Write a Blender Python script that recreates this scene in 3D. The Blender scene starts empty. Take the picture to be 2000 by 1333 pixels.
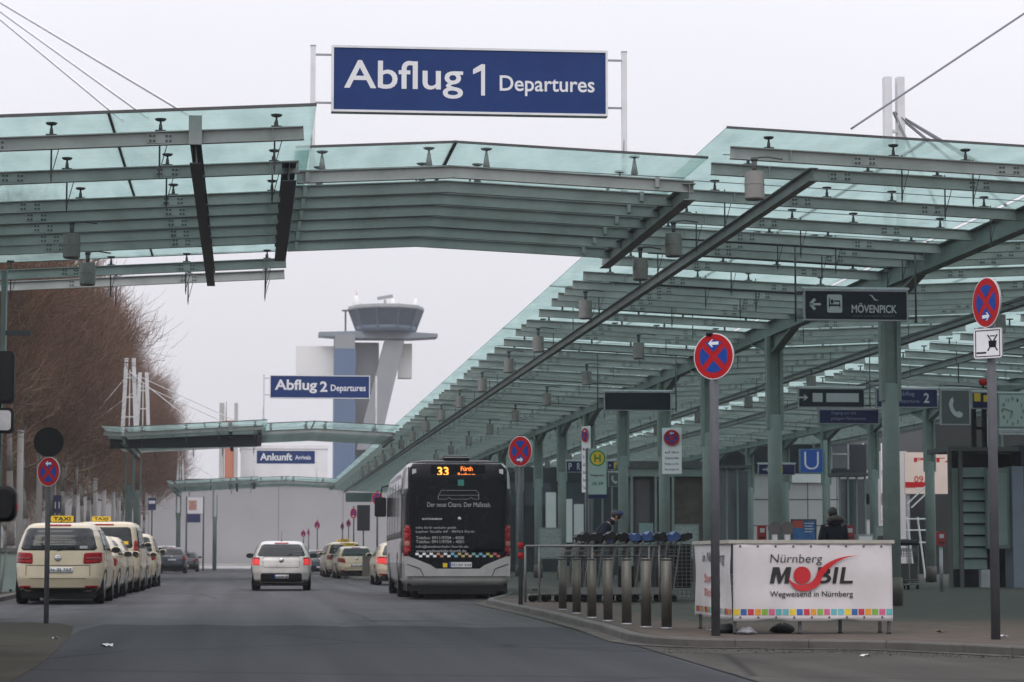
import bpy, bmesh, math, random
import numpy as np
from mathutils import Vector, Matrix
R = math.radians
rnd = random.Random(7)
C = bpy.context.scene
COL = C.collection

# ------------------------------------------------------------------ camera
HC = 1.05                       # eye height above the road
F = 5000.0                      # focal length in pixels of the 2000 px wide frame
TH = math.atan(424.5 / F)
PS = math.atan(520 * math.cos(TH) / F)
cam_d = bpy.data.cameras.new("camera")
cam = bpy.data.objects.new("camera", cam_d); COL.objects.link(cam)
cam.location = (0, 0, HC)
cam.rotation_euler = (math.pi / 2 + TH, 0, -PS)
cam_d.sensor_width = 36; cam_d.lens = 90
cam_d.clip_start = 0.1; cam_d.clip_end = 6000
cam_d.dof.use_dof = True; cam_d.dof.focus_distance = 38; cam_d.dof.aperture_fstop = 4.5
C.camera = cam
CR = cam.rotation_euler.to_matrix()

def ray(px, py):
    return CR @ Vector(((px - 1000) / F, (666.5 - py) / F, -1.0))
def atY(px, py, y):
    d = ray(px, py); t = y / d.y
    return Vector((d.x * t, y, HC + d.z * t))
def atZ(px, py, z):
    d = ray(px, py); t = (z - HC) / d.z
    return Vector((d.x * t, d.y * t, z))

# ------------------------------------------------------------------ world, sun, exposure
W = bpy.data.worlds.new("World"); C.world = W; W.use_nodes = True
nt = W.node_tree; nt.nodes.clear()
def N(t, **k):
    n = nt.nodes.new(t)
    for a, b in k.items(): setattr(n, a, b)
    return n
SUN_EL, SUN_ROT = R(48), R(200)
sky = N("ShaderNodeTexSky", sky_type='NISHITA', sun_disc=False)
sky.sun_elevation = SUN_EL; sky.sun_rotation = SUN_ROT; sky.dust_density = 6; sky.air_density = 2
skm = N("ShaderNodeVectorMath", operation='SCALE'); skm.inputs['Scale'].default_value = 0.10
nt.links.new(sky.outputs[0], skm.inputs[0])
tc = N("ShaderNodeTexCoord"); sep = N("ShaderNodeSeparateXYZ")
nt.links.new(tc.outputs['Generated'], sep.inputs[0])
mx = N("ShaderNodeMath", operation='MAXIMUM'); mx.inputs[1].default_value = 0.0
nt.links.new(sep.outputs[2], mx.inputs[0])
ma = N("ShaderNodeMath", operation='MULTIPLY_ADD'); ma.inputs[1].default_value = 2.0; ma.inputs[2].default_value = 1.0
nt.links.new(mx.outputs[0], ma.inputs[0])
nz = N("ShaderNodeTexNoise"); nz.inputs['Scale'].default_value = 2.2; nz.inputs['Detail'].default_value = 3
nt.links.new(tc.outputs['Generated'], nz.inputs['Vector'])
mr = N("ShaderNodeMapRange"); mr.inputs['To Min'].default_value = 0.90; mr.inputs['To Max'].default_value = 1.08
nt.links.new(nz.outputs[0], mr.inputs['Value'])
mm = N("ShaderNodeMath", operation='MULTIPLY')
nt.links.new(ma.outputs[0], mm.inputs[0]); nt.links.new(mr.outputs[0], mm.inputs[1])
oc = N("ShaderNodeVectorMath", operation='SCALE'); oc.inputs[0].default_value = (0.72, 0.713, 0.768)
nt.links.new(mm.outputs[0], oc.inputs['Scale'])
mix = N("ShaderNodeMix", data_type='RGBA'); mix.inputs['Factor'].default_value = 0.08
nt.links.new(oc.outputs[0], mix.inputs[6]); nt.links.new(skm.outputs[0], mix.inputs[7])
bg = N("ShaderNodeBackground"); bg.inputs['Strength'].default_value = 1.0
nt.links.new(mix.outputs[2], bg.inputs[0])
nt.links.new(bg.outputs[0], N("ShaderNodeOutputWorld").inputs[0])
sd = bpy.data.lights.new("sun", 'SUN'); sd.energy = 0.5; sd.angle = R(25); sd.color = (1, 0.97, 0.92)
so = bpy.data.objects.new("sun", sd); COL.objects.link(so)
so.rotation_euler = (R(42), 0, R(-20))
C.view_settings.view_transform = 'Standard'; C.view_settings.look = 'None'
C.view_settings.exposure = 0.0; C.view_settings.gamma = 1.0
C.cycles.max_bounces = 6; C.cycles.diffuse_bounces = 3; C.cycles.glossy_bounces = 3
C.cycles.transmission_bounces = 4; C.cycles.transparent_max_bounces = 24
C.cycles.caustics_reflective = False; C.cycles.caustics_refractive = False
C.cycles.use_denoising = True

# ------------------------------------------------------------------ ground profile: the road climbs a little towards the bus stop
def G(y): return 0.13 * min(1.0, max(0.0, (y - 38) / 24))
# ------------------------------------------------------------------ materials
MATS = {}
def mat(name, col, rough=0.6, metal=0.0, var=0.12, scale=3.0, spec=0.5, bump=0.0, emit=None, coat=0.0, stain=None, det=6):
    if name in MATS: return MATS[name]
    m = bpy.data.materials.new(name); m.use_nodes = True
    t = m.node_tree; b = t.nodes['Principled BSDF']
    b.inputs['Roughness'].default_value = rough; b.inputs['Metallic'].default_value = metal
    b.inputs['Specular IOR Level'].default_value = spec; b.inputs['Coat Weight'].default_value = coat
    c = (*col, 1.0); b.inputs['Base Color'].default_value = c
    if var > 0:
        tx = t.nodes.new("ShaderNodeTexCoord")
        n = t.nodes.new("ShaderNodeTexNoise"); n.inputs['Scale'].default_value = scale; n.inputs['Detail'].default_value = det
        n.inputs['Roughness'].default_value = 0.65
        t.links.new(tx.outputs['Object'], n.inputs['Vector'])
        r = t.nodes.new("ShaderNodeValToRGB")
        r.color_ramp.elements[0].position = 0.3; r.color_ramp.elements[1].position = 0.72
        d = stain if stain else tuple(x * (1 - 1.6 * var) for x in col)
        r.color_ramp.elements[0].color = (*d, 1)
        r.color_ramp.elements[1].color = (*[min(1, x * (1 + var)) for x in col], 1)
        t.links.new(n.outputs[0], r.inputs[0]); t.links.new(r.outputs[0], b.inputs['Base Color'])
        r2 = t.nodes.new("ShaderNodeMapRange"); r2.inputs['To Min'].default_value = max(0.02, rough - 0.1); r2.inputs['To Max'].default_value = min(1, rough + 0.12)
        t.links.new(n.outputs[0], r2.inputs['Value']); t.links.new(r2.outputs[0], b.inputs['Roughness'])
        if bump > 0:
            n2 = t.nodes.new("ShaderNodeTexNoise"); n2.inputs['Scale'].default_value = scale * 14; n2.inputs['Detail'].default_value = 4
            t.links.new(tx.outputs['Object'], n2.inputs['Vector'])
            bp = t.nodes.new("ShaderNodeBump"); bp.inputs['Strength'].default_value = bump; bp.inputs['Distance'].default_value = 0.02
            t.links.new(n2.outputs[0], bp.inputs['Height']); t.links.new(bp.outputs[0], b.inputs['Normal'])
    if emit:
        b.inputs['Emission Color'].default_value = (*emit[0], 1); b.inputs['Emission Strength'].default_value = emit[1]
    MATS[name] = m
    return m

def glass_roof_mat():
    m = bpy.data.materials.new("roof_glass"); m.use_nodes = True
    t = m.node_tree; t.nodes.clear()
    o = t.nodes.new("ShaderNodeOutputMaterial")
    tr = t.nodes.new("ShaderNodeBsdfTransparent"); tr.inputs[0].default_value = (0.62, 0.80, 0.775, 1)
    tl = t.nodes.new("ShaderNodeBsdfTranslucent"); tl.inputs[0].default_value = (0.30, 0.455, 0.425, 1)
    gl = t.nodes.new("ShaderNodeBsdfGlossy"); gl.inputs['Roughness'].default_value = 0.05; gl.inputs[0].default_value = (0.8, 0.95, 0.92, 1)
    tx = t.nodes.new("ShaderNodeTexCoord")
    mp = t.nodes.new("ShaderNodeMapping"); mp.inputs['Scale'].default_value = (0.35, 0.8, 1)
    n = t.nodes.new("ShaderNodeTexNoise"); n.inputs['Scale'].default_value = 1.0; n.inputs['Detail'].default_value = 8; n.inputs['Roughness'].default_value = 0.7
    t.links.new(tx.outputs['Object'], mp.inputs[0]); t.links.new(mp.outputs[0], n.inputs[0])
    mp2 = t.nodes.new('ShaderNodeMapping'); mp2.inputs['Scale'].default_value = (1.3, 0.25, 1); n9 = t.nodes.new('ShaderNodeTexNoise'); n9.inputs['Scale'].default_value = 1.6; n9.inputs['Detail'].default_value = 9
    t.links.new(tx.outputs['Object'], mp2.inputs[0]); t.links.new(mp2.outputs[0], n9.inputs[0])
    cr = t.nodes.new('ShaderNodeValToRGB'); cr.color_ramp.elements[0].position = .32; cr.color_ramp.elements[1].position = .62; cr.color_ramp.elements[0].color = (.195, .275, .26, 1); cr.color_ramp.elements[1].color = (.315, .41, .39, 1)
    t.links.new(n9.outputs[0], cr.inputs[0]); t.links.new(cr.outputs[0], tl.inputs[0])
    r = t.nodes.new("ShaderNodeMapRange"); r.inputs['From Min'].default_value = 0.42; r.inputs['From Max'].default_value = 0.75
    r.inputs['To Min'].default_value = 0.50; r.inputs['To Max'].default_value = 0.95
    t.links.new(n.outputs[0], r.inputs[0])
    m1 = t.nodes.new("ShaderNodeMixShader"); t.links.new(r.outputs[0], m1.inputs[0]); t.links.new(tr.outputs[0], m1.inputs[1]); t.links.new(tl.outputs[0], m1.inputs[2])
    m2 = t.nodes.new("ShaderNodeMixShader"); m2.inputs[0].default_value = 0.035; t.links.new(m1.outputs[0], m2.inputs[1]); t.links.new(gl.outputs[0], m2.inputs[2])
    t.links.new(m2.outputs[0], o.inputs[0])
    return m
GLASS = glass_roof_mat()
GLASS_TOP = bpy.data.materials.new("roof_glass_clear"); GLASS_TOP.use_nodes = True
_t = GLASS_TOP.node_tree; _t.nodes.clear(); _o = _t.nodes.new("ShaderNodeOutputMaterial"); _b = _t.nodes.new("ShaderNodeBsdfTransparent"); _b.inputs[0].default_value = (0.97, 0.99, 0.985, 1)
_g = _t.nodes.new("ShaderNodeBsdfGlossy"); _g.inputs['Roughness'].default_value = 0.05; _m = _t.nodes.new("ShaderNodeMixShader"); _m.inputs[0].default_value = 0.04
_t.links.new(_b.outputs[0], _m.inputs[1]); _t.links.new(_g.outputs[0], _m.inputs[2]); _t.links.new(_m.outputs[0], _o.inputs[0])

STEEL = mat("green_grey_steel", (0.385, 0.405, 0.395), 0.5, 0, 0.14, 1.5, stain=(0.27, 0.295, 0.28), spec=0.3)
GIRDM = mat("long_girder_paint", (0.25, 0.268, 0.26), 0.5, 0, 0.14, 1.5, spec=0.3)
STEEL_D = mat("dark_girder_paint", (0.092, 0.096, 0.097), 0.55, 0, 0.15, 2, spec=0.25)
COLM = mat("column_green_paint", (0.195, 0.25, 0.232), 0.5, 0, 0.14, 1.2, spec=0.3)
WHITE_S = mat("white_steel_paint", (0.76, 0.77, 0.78), 0.45, 0, 0.08, 2)
GALV = mat("galvanised_steel", (0.34, 0.35, 0.37), 0.45, 0.5, 0.12, 5)
POLE = mat("grey_post", (0.085, 0.088, 0.10), 0.55, 0.0, 0.14, 5, spec=0.3)
INOX = mat("brushed_stainless", (0.125, 0.12, 0.105), 0.5, 0.65, 0.12, 9, spec=.3)
DARK = mat("black_plastic", (0.010, 0.011, 0.012), 0.5, 0, 0.1, 6, spec=0.2)
RUBBER = mat("tyre_rubber", (0.009, 0.009, 0.010), 0.9, 0, 0.15, 8, spec=0.15)
CABLE = mat("steel_cable", (0.22, 0.22, 0.24), 0.5, 0.4, 0)
BLUE = mat("sign_blue", (0.017, 0.045, 0.165), 0.5, 0, 0.07, 1.3, spec=0.15)
WHITE = mat("sign_white", (0.78, 0.78, 0.80), 0.5, 0, 0.04, 3)
SLATE = mat("sign_slate", (0.014, 0.021, 0.030), 0.45, 0, 0.06, 2, spec=0.2)
REDS = mat("sign_red", (0.42, 0.010, 0.014), 0.5, 0, 0.07, 4, spec=0.15)
BLUES = mat("sign_disc_blue", (0.012, 0.055, 0.30), 0.5, 0, 0.07, 4, spec=0.15)
YELLOW = mat("sign_yellow", (0.72, 0.48, 0.02), 0.45, 0, 0.05, 4)
CAR_GL = mat("car_glass", (0.010, 0.014, 0.017), 0.06, 0, 0.3, 2.2, spec=0.4)
TAIL = mat("tail_lamp_red", (0.27, 0.005, 0.009), 0.25, 0, 0.2, 8, spec=0.2)

# ------------------------------------------------------------------ mesh helpers
class MB:
    def __init__(s): s.v = []; s.f = []; s.mi = []; s.m = 0; s.sm = []; s.smooth = False
    def add(s, vs, fs):
        o = len(s.v); s.v.extend([tuple(x) for x in vs])
        for f in fs: s.f.append(tuple(i + o for i in f)); s.mi.append(s.m); s.sm.append(s.smooth)
        return s
    def box(s, x0, x1, y0, y1, z0, z1):
        return s.add([(x, y, z) for z in (z0, z1) for y in (y0, y1) for x in (x0, x1)],
                     [(0, 2, 3, 1), (4, 5, 7, 6), (0, 1, 5, 4), (2, 6, 7, 3), (0, 4, 6, 2), (1, 3, 7, 5)])
    def prism(s, poly, o, ux, uy, depth):
        """polygon (2D, CCW seen from -normal side) in plane o,ux,uy extruded by vector depth"""
        o, ux, uy, d = Vector(o), Vector(ux), Vector(uy), Vector(depth); n = len(poly)
        a = [o + ux * p[0] + uy * p[1] for p in poly]; b = [p + d for p in a]
        return s.add(a + b, [tuple(range(n)), tuple(range(2 * n - 1, n - 1, -1))] + [(i, i + n, (i + 1) % n + n, (i + 1) % n) for i in range(n)])
    def tube(s, p0, p1, r0, r1=None, n=8, cap=True):
        r1 = r0 if r1 is None else r1
        p0, p1 = Vector(p0), Vector(p1); d = (p1 - p0)
        if d.length < 1e-6: return s
        d.normalize(); a = Vector((0, 0, 1)) if abs(d.z) < 0.9 else Vector((1, 0, 0))
        u = d.cross(a).normalized(); w = d.cross(u)
        ring = [u * math.cos(2 * math.pi * i / n) + w * math.sin(2 * math.pi * i / n) for i in range(n)]
        fs = [(i, (i + 1) % n, (i + 1) % n + n, i + n) for i in range(n)]
        if cap: fs += [tuple(range(n - 1, -1, -1)), tuple(range(n, 2 * n))]
        sv = s.smooth; s.smooth = n > 6
        s.add([p0 + q * r0 for q in ring] + [p1 + q * r1 for q in ring], fs); s.smooth = sv
        return s
    def path(s, pts, r, n=6):
        for a, b in zip(pts, pts[1:]): s.tube(a, b, r, n=n)
        return s
    def lathe(s, prof, c=(0, 0, 0), n=20, axis='z'):
        c = Vector(c); vs = []
        for r, h in prof:
            for i in range(n):
                a = 2 * math.pi * i / n; x, y = r * math.cos(a), r * math.sin(a)
                vs.append(c + (Vector((x, y, h)) if axis == 'z' else Vector((h, x, y)) if axis == 'x' else Vector((x, h, y))))
        m = len(prof)
        fs = [(k * n + i, k * n + (i + 1) % n, (k + 1) * n + (i + 1) % n, (k + 1) * n + i) for k in range(m - 1) for i in range(n)]
        fs += [tuple(range(n - 1, -1, -1)), tuple((m - 1) * n + i for i in range(n))]
        sv = s.smooth; s.smooth = True; s.add(vs, fs); s.smooth = sv
        return s
    def beam(s, p0, p1, h, w, tf=0.014, tw=0.009):
        """I-beam along p0->p1 (given at the top of the section), web vertical"""
        p0, p1 = Vector(p0), Vector(p1); d = (p1 - p0).normalized()
        sd_ = d.cross(Vector((0, 0, 1))).normalized(); up = sd_.cross(d)
        for (a, b, z0, z1) in ((-w / 2, w / 2, -tf, 0), (-w / 2, w / 2, -h, -h + tf), (-tw / 2, tw / 2, -h + tf, -tf)):
            q = [(a, z0), (b, z0), (b, z1), (a, z1)]
            A = [p0 + sd_ * x + up * z for x, z in q]; B = [p1 + sd_ * x + up * z for x, z in q]
            s.add(A + B, [(0, 1, 2, 3), (7, 6, 5, 4)] + [(i, i + 4, (i + 1) % 4 + 4, (i + 1) % 4) for i in range(4)])
        return s
    def bar(s, p0, p1, w, h):
        p0, p1 = Vector(p0), Vector(p1); d = (p1 - p0).normalized()
        a = Vector((0, 0, 1)) if abs(d.z) < 0.95 else Vector((0, 1, 0))
        sd_ = d.cross(a).normalized(); up = sd_.cross(d)
        q = [(-w / 2, -h / 2), (w / 2, -h / 2), (w / 2, h / 2), (-w / 2, h / 2)]
        A = [p0 + sd_ * x + up * z for x, z in q]; B = [p1 + sd_ * x + up * z for x, z in q]
        return s.add(A + B, [(0, 1, 2, 3), (7, 6, 5, 4)] + [(i, i + 4, (i + 1) % 4 + 4, (i + 1) % 4) for i in range(4)])
    def mesh(s, name, mats):
        me = bpy.data.meshes.new(name); me.from_pydata(s.v, [], s.f)
        for m in (mats if isinstance(mats, (list, tuple)) else [mats]): me.materials.append(m)
        me.polygons.foreach_set('material_index', s.mi); me.polygons.foreach_set('use_smooth', s.sm)
        bm = bmesh.new(); bm.from_mesh(me); bmesh.ops.recalc_face_normals(bm, faces=bm.faces); bm.to_mesh(me); bm.free()
        me.update(); return me
    def build(s, name, mats, parent=None, loc=None, label=None):
        return link(name, s.mesh(name, mats), parent, loc, label)

def link(name, me, parent=None, loc=None, label=None):
    o = bpy.data.objects.new(name, me); COL.objects.link(o)
    if parent: o.parent = parent
    if loc is not None: o.location = loc
    if label: o['label'] = label
    return o
def tag(o, label, cat, group=None, kind=None):
    o['label'] = label; o['category'] = cat
    if group: o['group'] = group
    if kind: o['kind'] = kind
    return o
def thing(name, label, cat, loc=(0, 0, 0), rz=0.0, group=None):
    o = bpy.data.objects.new(name, None); COL.objects.link(o); o.location = loc; o.rotation_euler = (0, 0, rz)
    return tag(o, label, cat, group)
def structure(o, label):
    o['kind'] = 'structure'; o['label'] = label; return o
def dup(root, loc, rz=None, label=None):
    def cp(o, par):
        c = o.copy(); COL.objects.link(c); c.parent = par
        for ch in o.children: cp(ch, c)
        return c
    r = cp(root, None); r.location = loc
    if rz is not None: r.rotation_euler = (0, 0, rz)
    if label: r['label'] = label
    return r
ORD = ['first', 'second', 'third', 'fourth', 'fifth', 'sixth', 'seventh', 'eighth', 'ninth', 'tenth', 'eleventh', 'twelfth', 'thirteenth', 'fourteenth', 'fifteenth', 'sixteenth', 'seventeenth', 'eighteenth', 'nineteenth', 'twentieth', 'twenty-first', 'twenty-second', 'twenty-third', 'twenty-fourth', 'twenty-fifth']

def text_mesh(s, box, bold=0.0, thick=0.004, shear=0.0):
    """mesh of the words fitted into box=(x0,z0,x1,z1) in the local XZ plane, facing -Y, front at y=0"""
    cu = bpy.data.curves.new("lettering", 'FONT'); cu.body = s; cu.size = 1; cu.offset = bold; cu.shear = shear
    cu.resolution_u = 4; cu.align_x = 'LEFT'
    o = bpy.data.objects.new("lettering", cu); COL.objects.link(o)
    dg = bpy.context.evaluated_depsgraph_get()
    me = bpy.data.meshes.new_from_object(o.evaluated_get(dg))
    bpy.data.objects.remove(o); bpy.data.curves.remove(cu)
    n = len(me.vertices); co = np.zeros(n * 3); me.vertices.foreach_get('co', co); co = co.reshape(-1, 3)
    a, b = co[:, :2].min(0), co[:, :2].max(0); x0, z0, x1, z1 = box
    out = np.zeros_like(co)
    out[:, 0] = x0 + (co[:, 0] - a[0]) / (b[0] - a[0]) * (x1 - x0)
    out[:, 2] = z0 + (co[:, 1] - a[1]) / (b[1] - a[1]) * (z1 - z0)
    me.vertices.foreach_set('co', out.ravel()); me.update()
    bm = bmesh.new(); bm.from_mesh(me)
    bmesh.ops.remove_doubles(bm, verts=bm.verts, dist=1e-5)
    g = bmesh.ops.extrude_face_region(bm, geom=list(bm.faces))
    bmesh.ops.translate(bm, verts=[v for v in g['geom'] if isinstance(v, bmesh.types.BMVert)], vec=(0, thick, 0))
    bmesh.ops.recalc_face_normals(bm, faces=bm.faces); bm.to_mesh(me); bm.free()
    me.polygons.foreach_set('use_smooth', [False] * len(me.polygons))
    return me
def words(s, box, m, parent, y=0.0, bold=0.0, name='lettering', shear=0.0):
    me = text_mesh(s, box, bold, 0.004, shear); me.materials.append(m)
    return link(name, me, parent, (0, y - 0.004, 0))
def poly_plate(poly, y0, y1):
    """flat plate from 2D polygon in XZ"""
    m = MB(); m.prism(poly, (0, y0, 0), (1, 0, 0), (0, 0, 1), (0, y1 - y0, 0)); return m
def circle(r, n=28, cx=0, cz=0): return [(cx + r * math.cos(2 * math.pi * i / n), cz + r * math.sin(2 * math.pi * i / n)) for i in range(n)]
def rrect(x0, z0, x1, z1, r, n=4):
    p = []
    for cx, cz, a in ((x1 - r, z0 + r, -90), (x1 - r, z1 - r, 0), (x0 + r, z1 - r, 90), (x0 + r, z0 + r, 180)):
        for i in range(n + 1):
            t = R(a + 90 * i / n); p.append((cx + r * math.cos(t), cz + r * math.sin(t)))
    return p
def arrow(cx, cz, L, w, right=True):
    s = 1 if right else -1; h = L / 2
    p = [(-h, -w / 2), (h * .45, -w / 2), (h * .0, -h * .62), (h * .32, -h * .62), (h, 0), (h * .32, h * .62), (h * .0, h * .62), (h * .45, w / 2), (-h, w / 2)]
    return [(cx + s * x, cz + z) for x, z in p]

def segs_mesh(name, P0, P1, R0, R1, n=3):
    P0, P1 = np.asarray(P0, float), np.asarray(P1, float); R0, R1 = np.asarray(R0), np.asarray(R1)
    d = P1 - P0; d /= np.maximum(np.linalg.norm(d, axis=1, keepdims=True), 1e-9)
    a = np.where(np.abs(d[:, 2:3]) < 0.9, np.array([[0, 0, 1.]]), np.array([[1., 0, 0]]))
    u = np.cross(d, a); u /= np.linalg.norm(u, axis=1, keepdims=True); w = np.cross(d, u)
    k = len(P0); V = np.zeros((k, 2 * n, 3))
    for i in range(n):
        q = u * math.cos(2 * math.pi * i / n) + w * math.sin(2 * math.pi * i / n)
        V[:, i] = P0 + q * R0[:, None]; V[:, n + i] = P1 + q * R1[:, None]
    base = (np.arange(k) * 2 * n)[:, None]
    fs = np.concatenate([base + np.array([[i, (i + 1) % n, (i + 1) % n + n, i + n]]) for i in range(n)], 1).reshape(-1, 4)
    me = bpy.data.meshes.new(name); me.vertices.add(k * 2 * n); me.vertices.foreach_set('co', V.ravel())
    nf = len(fs); me.loops.add(nf * 4); me.loops.foreach_set('vertex_index', fs.ravel().astype(np.int32))
    me.polygons.add(nf); me.polygons.foreach_set('loop_start', (np.arange(nf) * 4).astype(np.int32))
    me.polygons.foreach_set('loop_total', np.full(nf, 4, np.int32)); me.update(calc_edges=True); me.validate()
    return me
# ------------------------------------------------------------------ ground
ASPH = mat("asphalt", (0.053, 0.053, 0.0575), 0.75, 0, 0.30, 0.35, bump=0.5, det=10, spec=0.22)
ASPH2 = mat("brown_asphalt", (0.055, 0.052, 0.046), 0.85, 0, 0.18, 0.5, bump=0.5, det=10, spec=0.12)
PATCH = mat("asphalt_patch", (0.031, 0.033, 0.037), 0.8, 0, 0.12, 0.8, bump=0.4, det=10, spec=0.12)
CONC = mat("gutter_concrete", (0.15, 0.145, 0.135), 0.85, 0, 0.16, 2.0, bump=0.3)
PAVE_R = mat("red_clinker", (0.094, 0.073, 0.060), 0.85, 0, 0.2, 2.2, bump=0.3, spec=0.12, stain=(0.058, 0.05, 0.044))
PAVE_L = mat("left_paving", (0.046, 0.041, 0.032), 0.9, 0, 0.2, 0.9, bump=0.4, spec=0.12)
def pave_mat():
    m = mat("plaza_slabs", (0.060, 0.061, 0.052), 0.8, 0, 0.15, 0.6, bump=0.1, spec=0.15)
    t = m.node_tree; b = t.nodes['Principled BSDF']; src = b.inputs['Base Color'].links[0].from_socket
    tx = t.nodes.new("ShaderNodeTexCoord"); br = t.nodes.new("ShaderNodeTexBrick")
    br.inputs['Scale'].default_value = 1.0; br.inputs['Brick Width'].default_value = 0.6; br.inputs['Row Height'].default_value = 0.4
    br.inputs['Mortar Size'].default_value = 0.01; br.inputs['Color1'].default_value = (1, 1, 1, 1); br.inputs['Color2'].default_value = (0.86, 0.86, 0.86, 1); br.inputs['Mortar'].default_value = (0.5, 0.5, 0.5, 1)
    mu = t.nodes.new("ShaderNodeMix"); mu.data_type = 'RGBA'; mu.blend_type = 'MULTIPLY'; mu.inputs['Factor'].default_value = 1
    t.links.new(tx.outputs['Object'], br.inputs[0]); t.links.new(src, mu.inputs[6]); t.links.new(br.outputs[0], mu.inputs[7]); t.links.new(mu.outputs[2], b.inputs['Base Color'])
    return m
PAVE = pave_mat()
def sheet(name, pts, z, m, label):
    mb = MB(); mb.add([(p[0], p[1], z) for p in pts], [tuple(range(len(pts)))])
    me = mb.mesh(name, m); bm = bmesh.new(); bm.from_mesh(me)
    for yc in (38, 62): bmesh.ops.bisect_plane(bm, geom=bm.verts[:] + bm.edges[:] + bm.faces[:], plane_co=(0, yc, 0), plane_no=(0, 1, 0))
    bmesh.ops.triangulate(bm, faces=bm.faces[:])
    for v in bm.verts: v.co.z += G(v.co.y)
    bmesh.ops.recalc_face_normals(bm, faces=bm.faces); bm.to_mesh(me); bm.free()
    return structure(link(name, me), label)
EARTH = mat("dull_ground", (0.06, 0.056, 0.05), 0.95, 0, 0.2, 0.05)
sheet("ground", [(-900, -60), (900, -60), (900, 3500), (-900, 3500)], -0.03, EARTH, "dull open ground stretching behind the airport road")
def wheel_tracks(m, amt=0.25):
    t = m.node_tree; b = t.nodes['Principled BSDF']; src = b.inputs['Base Color'].links[0].from_socket
    tx = t.nodes.new("ShaderNodeTexCoord"); mp = t.nodes.new("ShaderNodeMapping"); mp.inputs['Scale'].default_value = (1.5, 0.035, 1)
    n = t.nodes.new("ShaderNodeTexNoise"); n.inputs['Scale'].default_value = 1.0; n.inputs['Detail'].default_value = 6
    t.links.new(tx.outputs['Object'], mp.inputs[0]); t.links.new(mp.outputs[0], n.inputs[0])
    n2 = t.nodes.new("ShaderNodeTexVoronoi"); n2.feature = 'DISTANCE_TO_EDGE'; n2.inputs['Scale'].default_value = 0.16; n2.inputs['Randomness'].default_value = 1.0
    n3 = t.nodes.new("ShaderNodeTexNoise"); n3.inputs['Scale'].default_value = 1.3; n3.inputs['Detail'].default_value = 5
    ad = t.nodes.new("ShaderNodeVectorMath"); ad.operation = 'MULTIPLY_ADD'; ad.inputs[1].default_value = (1.1, 1.1, 0); t.links.new(n3.outputs['Color'], ad.inputs[0]); t.links.new(tx.outputs['Object'], ad.inputs[2]); t.links.new(ad.outputs[0], n2.inputs['Vector'])
    cr = t.nodes.new("ShaderNodeMapRange"); cr.inputs['From Min'].default_value = 0.0; cr.inputs['From Max'].default_value = 0.012; cr.inputs['To Min'].default_value = 0.4; cr.inputs['To Max'].default_value = 1
    t.links.new(n2.outputs[0], cr.inputs[0])
    r = t.nodes.new("ShaderNodeMapRange"); r.inputs['From Min'].default_value = 0.3; r.inputs['From Max'].default_value = 0.7; r.inputs['To Min'].default_value = 1 - amt; r.inputs['To Max'].default_value = 1 + amt
    t.links.new(n.outputs[0], r.inputs[0]); mu0 = t.nodes.new("ShaderNodeMath"); mu0.operation = 'MULTIPLY'; t.links.new(r.outputs[0], mu0.inputs[0]); t.links.new(cr.outputs[0], mu0.inputs[1])
    mu = t.nodes.new("ShaderNodeMix"); mu.data_type = 'RGBA'; mu.blend_type = 'MULTIPLY'; mu.inputs['Factor'].default_value = 1
    t.links.new(src, mu.inputs[6]); t.links.new(mu0.outputs[0], mu.inputs[7]); t.links.new(mu.outputs[2], b.inputs['Base Color'])
wheel_tracks(ASPH, .38); wheel_tracks(PATCH, .3); wheel_tracks(ASPH2, .28)
sheet("road", [(-7.5, -10), (13, -10), (13, 239), (-7.5, 239)], 0.0, ASPH, "grey asphalt approach road running away under the canopies")
# strip of other asphalt between road and kerb, widening to the near side road on the right
ed = [atZ(px, py, 0.0) for px, py in ((850, 1163), (950, 1190), (1080, 1221), (1200, 1250), (1340, 1291), (1480, 1333), (1640, 1384))]
sheet("lay_by", [(p.x, p.y) for p in ed] + [(4.0, 12), (30, 12), (30, 34), (9, 34), (7, 66), (6.6, 66), (5.4, 68)], 0.004, ASPH2, "brownish asphalt strip and side road beside the right kerb")
jt = MB()
for a, b in zip(ed, ed[1:]):
    jt.add([(a.x - .018, a.y, .009), (a.x + .018, a.y, .009), (b.x + .018, b.y, .009), (b.x - .018, b.y, .009)], [(0, 1, 2, 3)])
structure(jt.build("asphalt_joint", PATCH), "dark tar joint between road and right hand strip")
sheet("asphalt_repair", [(-1.8, 10), (4.0, 10), (4.27, 21), (4.55, 29), (4.7, 33), (4.84, 38.6), (4.2, 39.0), (3.5, 38.7), (2.8, 39.6), (2.1, 39.9), (1.5, 39.4), (.8, 40.2), (0, 39.9), (-.7, 40.6), (-1.4, 40.3), (-2.2, 40.9), (-2.4, 38)], 0.004, PATCH, "darker newer asphalt surface across the near road")
lp = [atZ(px, py, 0.0) for px, py in ((-500, 1217), (60, 1219), (120, 1221), (143, 1226), (138, 1243), (110, 1272), (82, 1297), (34, 1325), (-40, 1372))]
sheet("left_verge", [(p.x, p.y) for p in lp] + [(-2.0, 12), (-12, 12)], 0.008, PAVE_L, "brown worn paving with curved nose on the left")
sheet("left_pavement", [(-30, 44), (-5.35, 44), (-5.35, 236), (-30, 236)], 0.10, PAVE_L, "brown pavement behind the taxi rank under the trees")
kb = MB()
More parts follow.
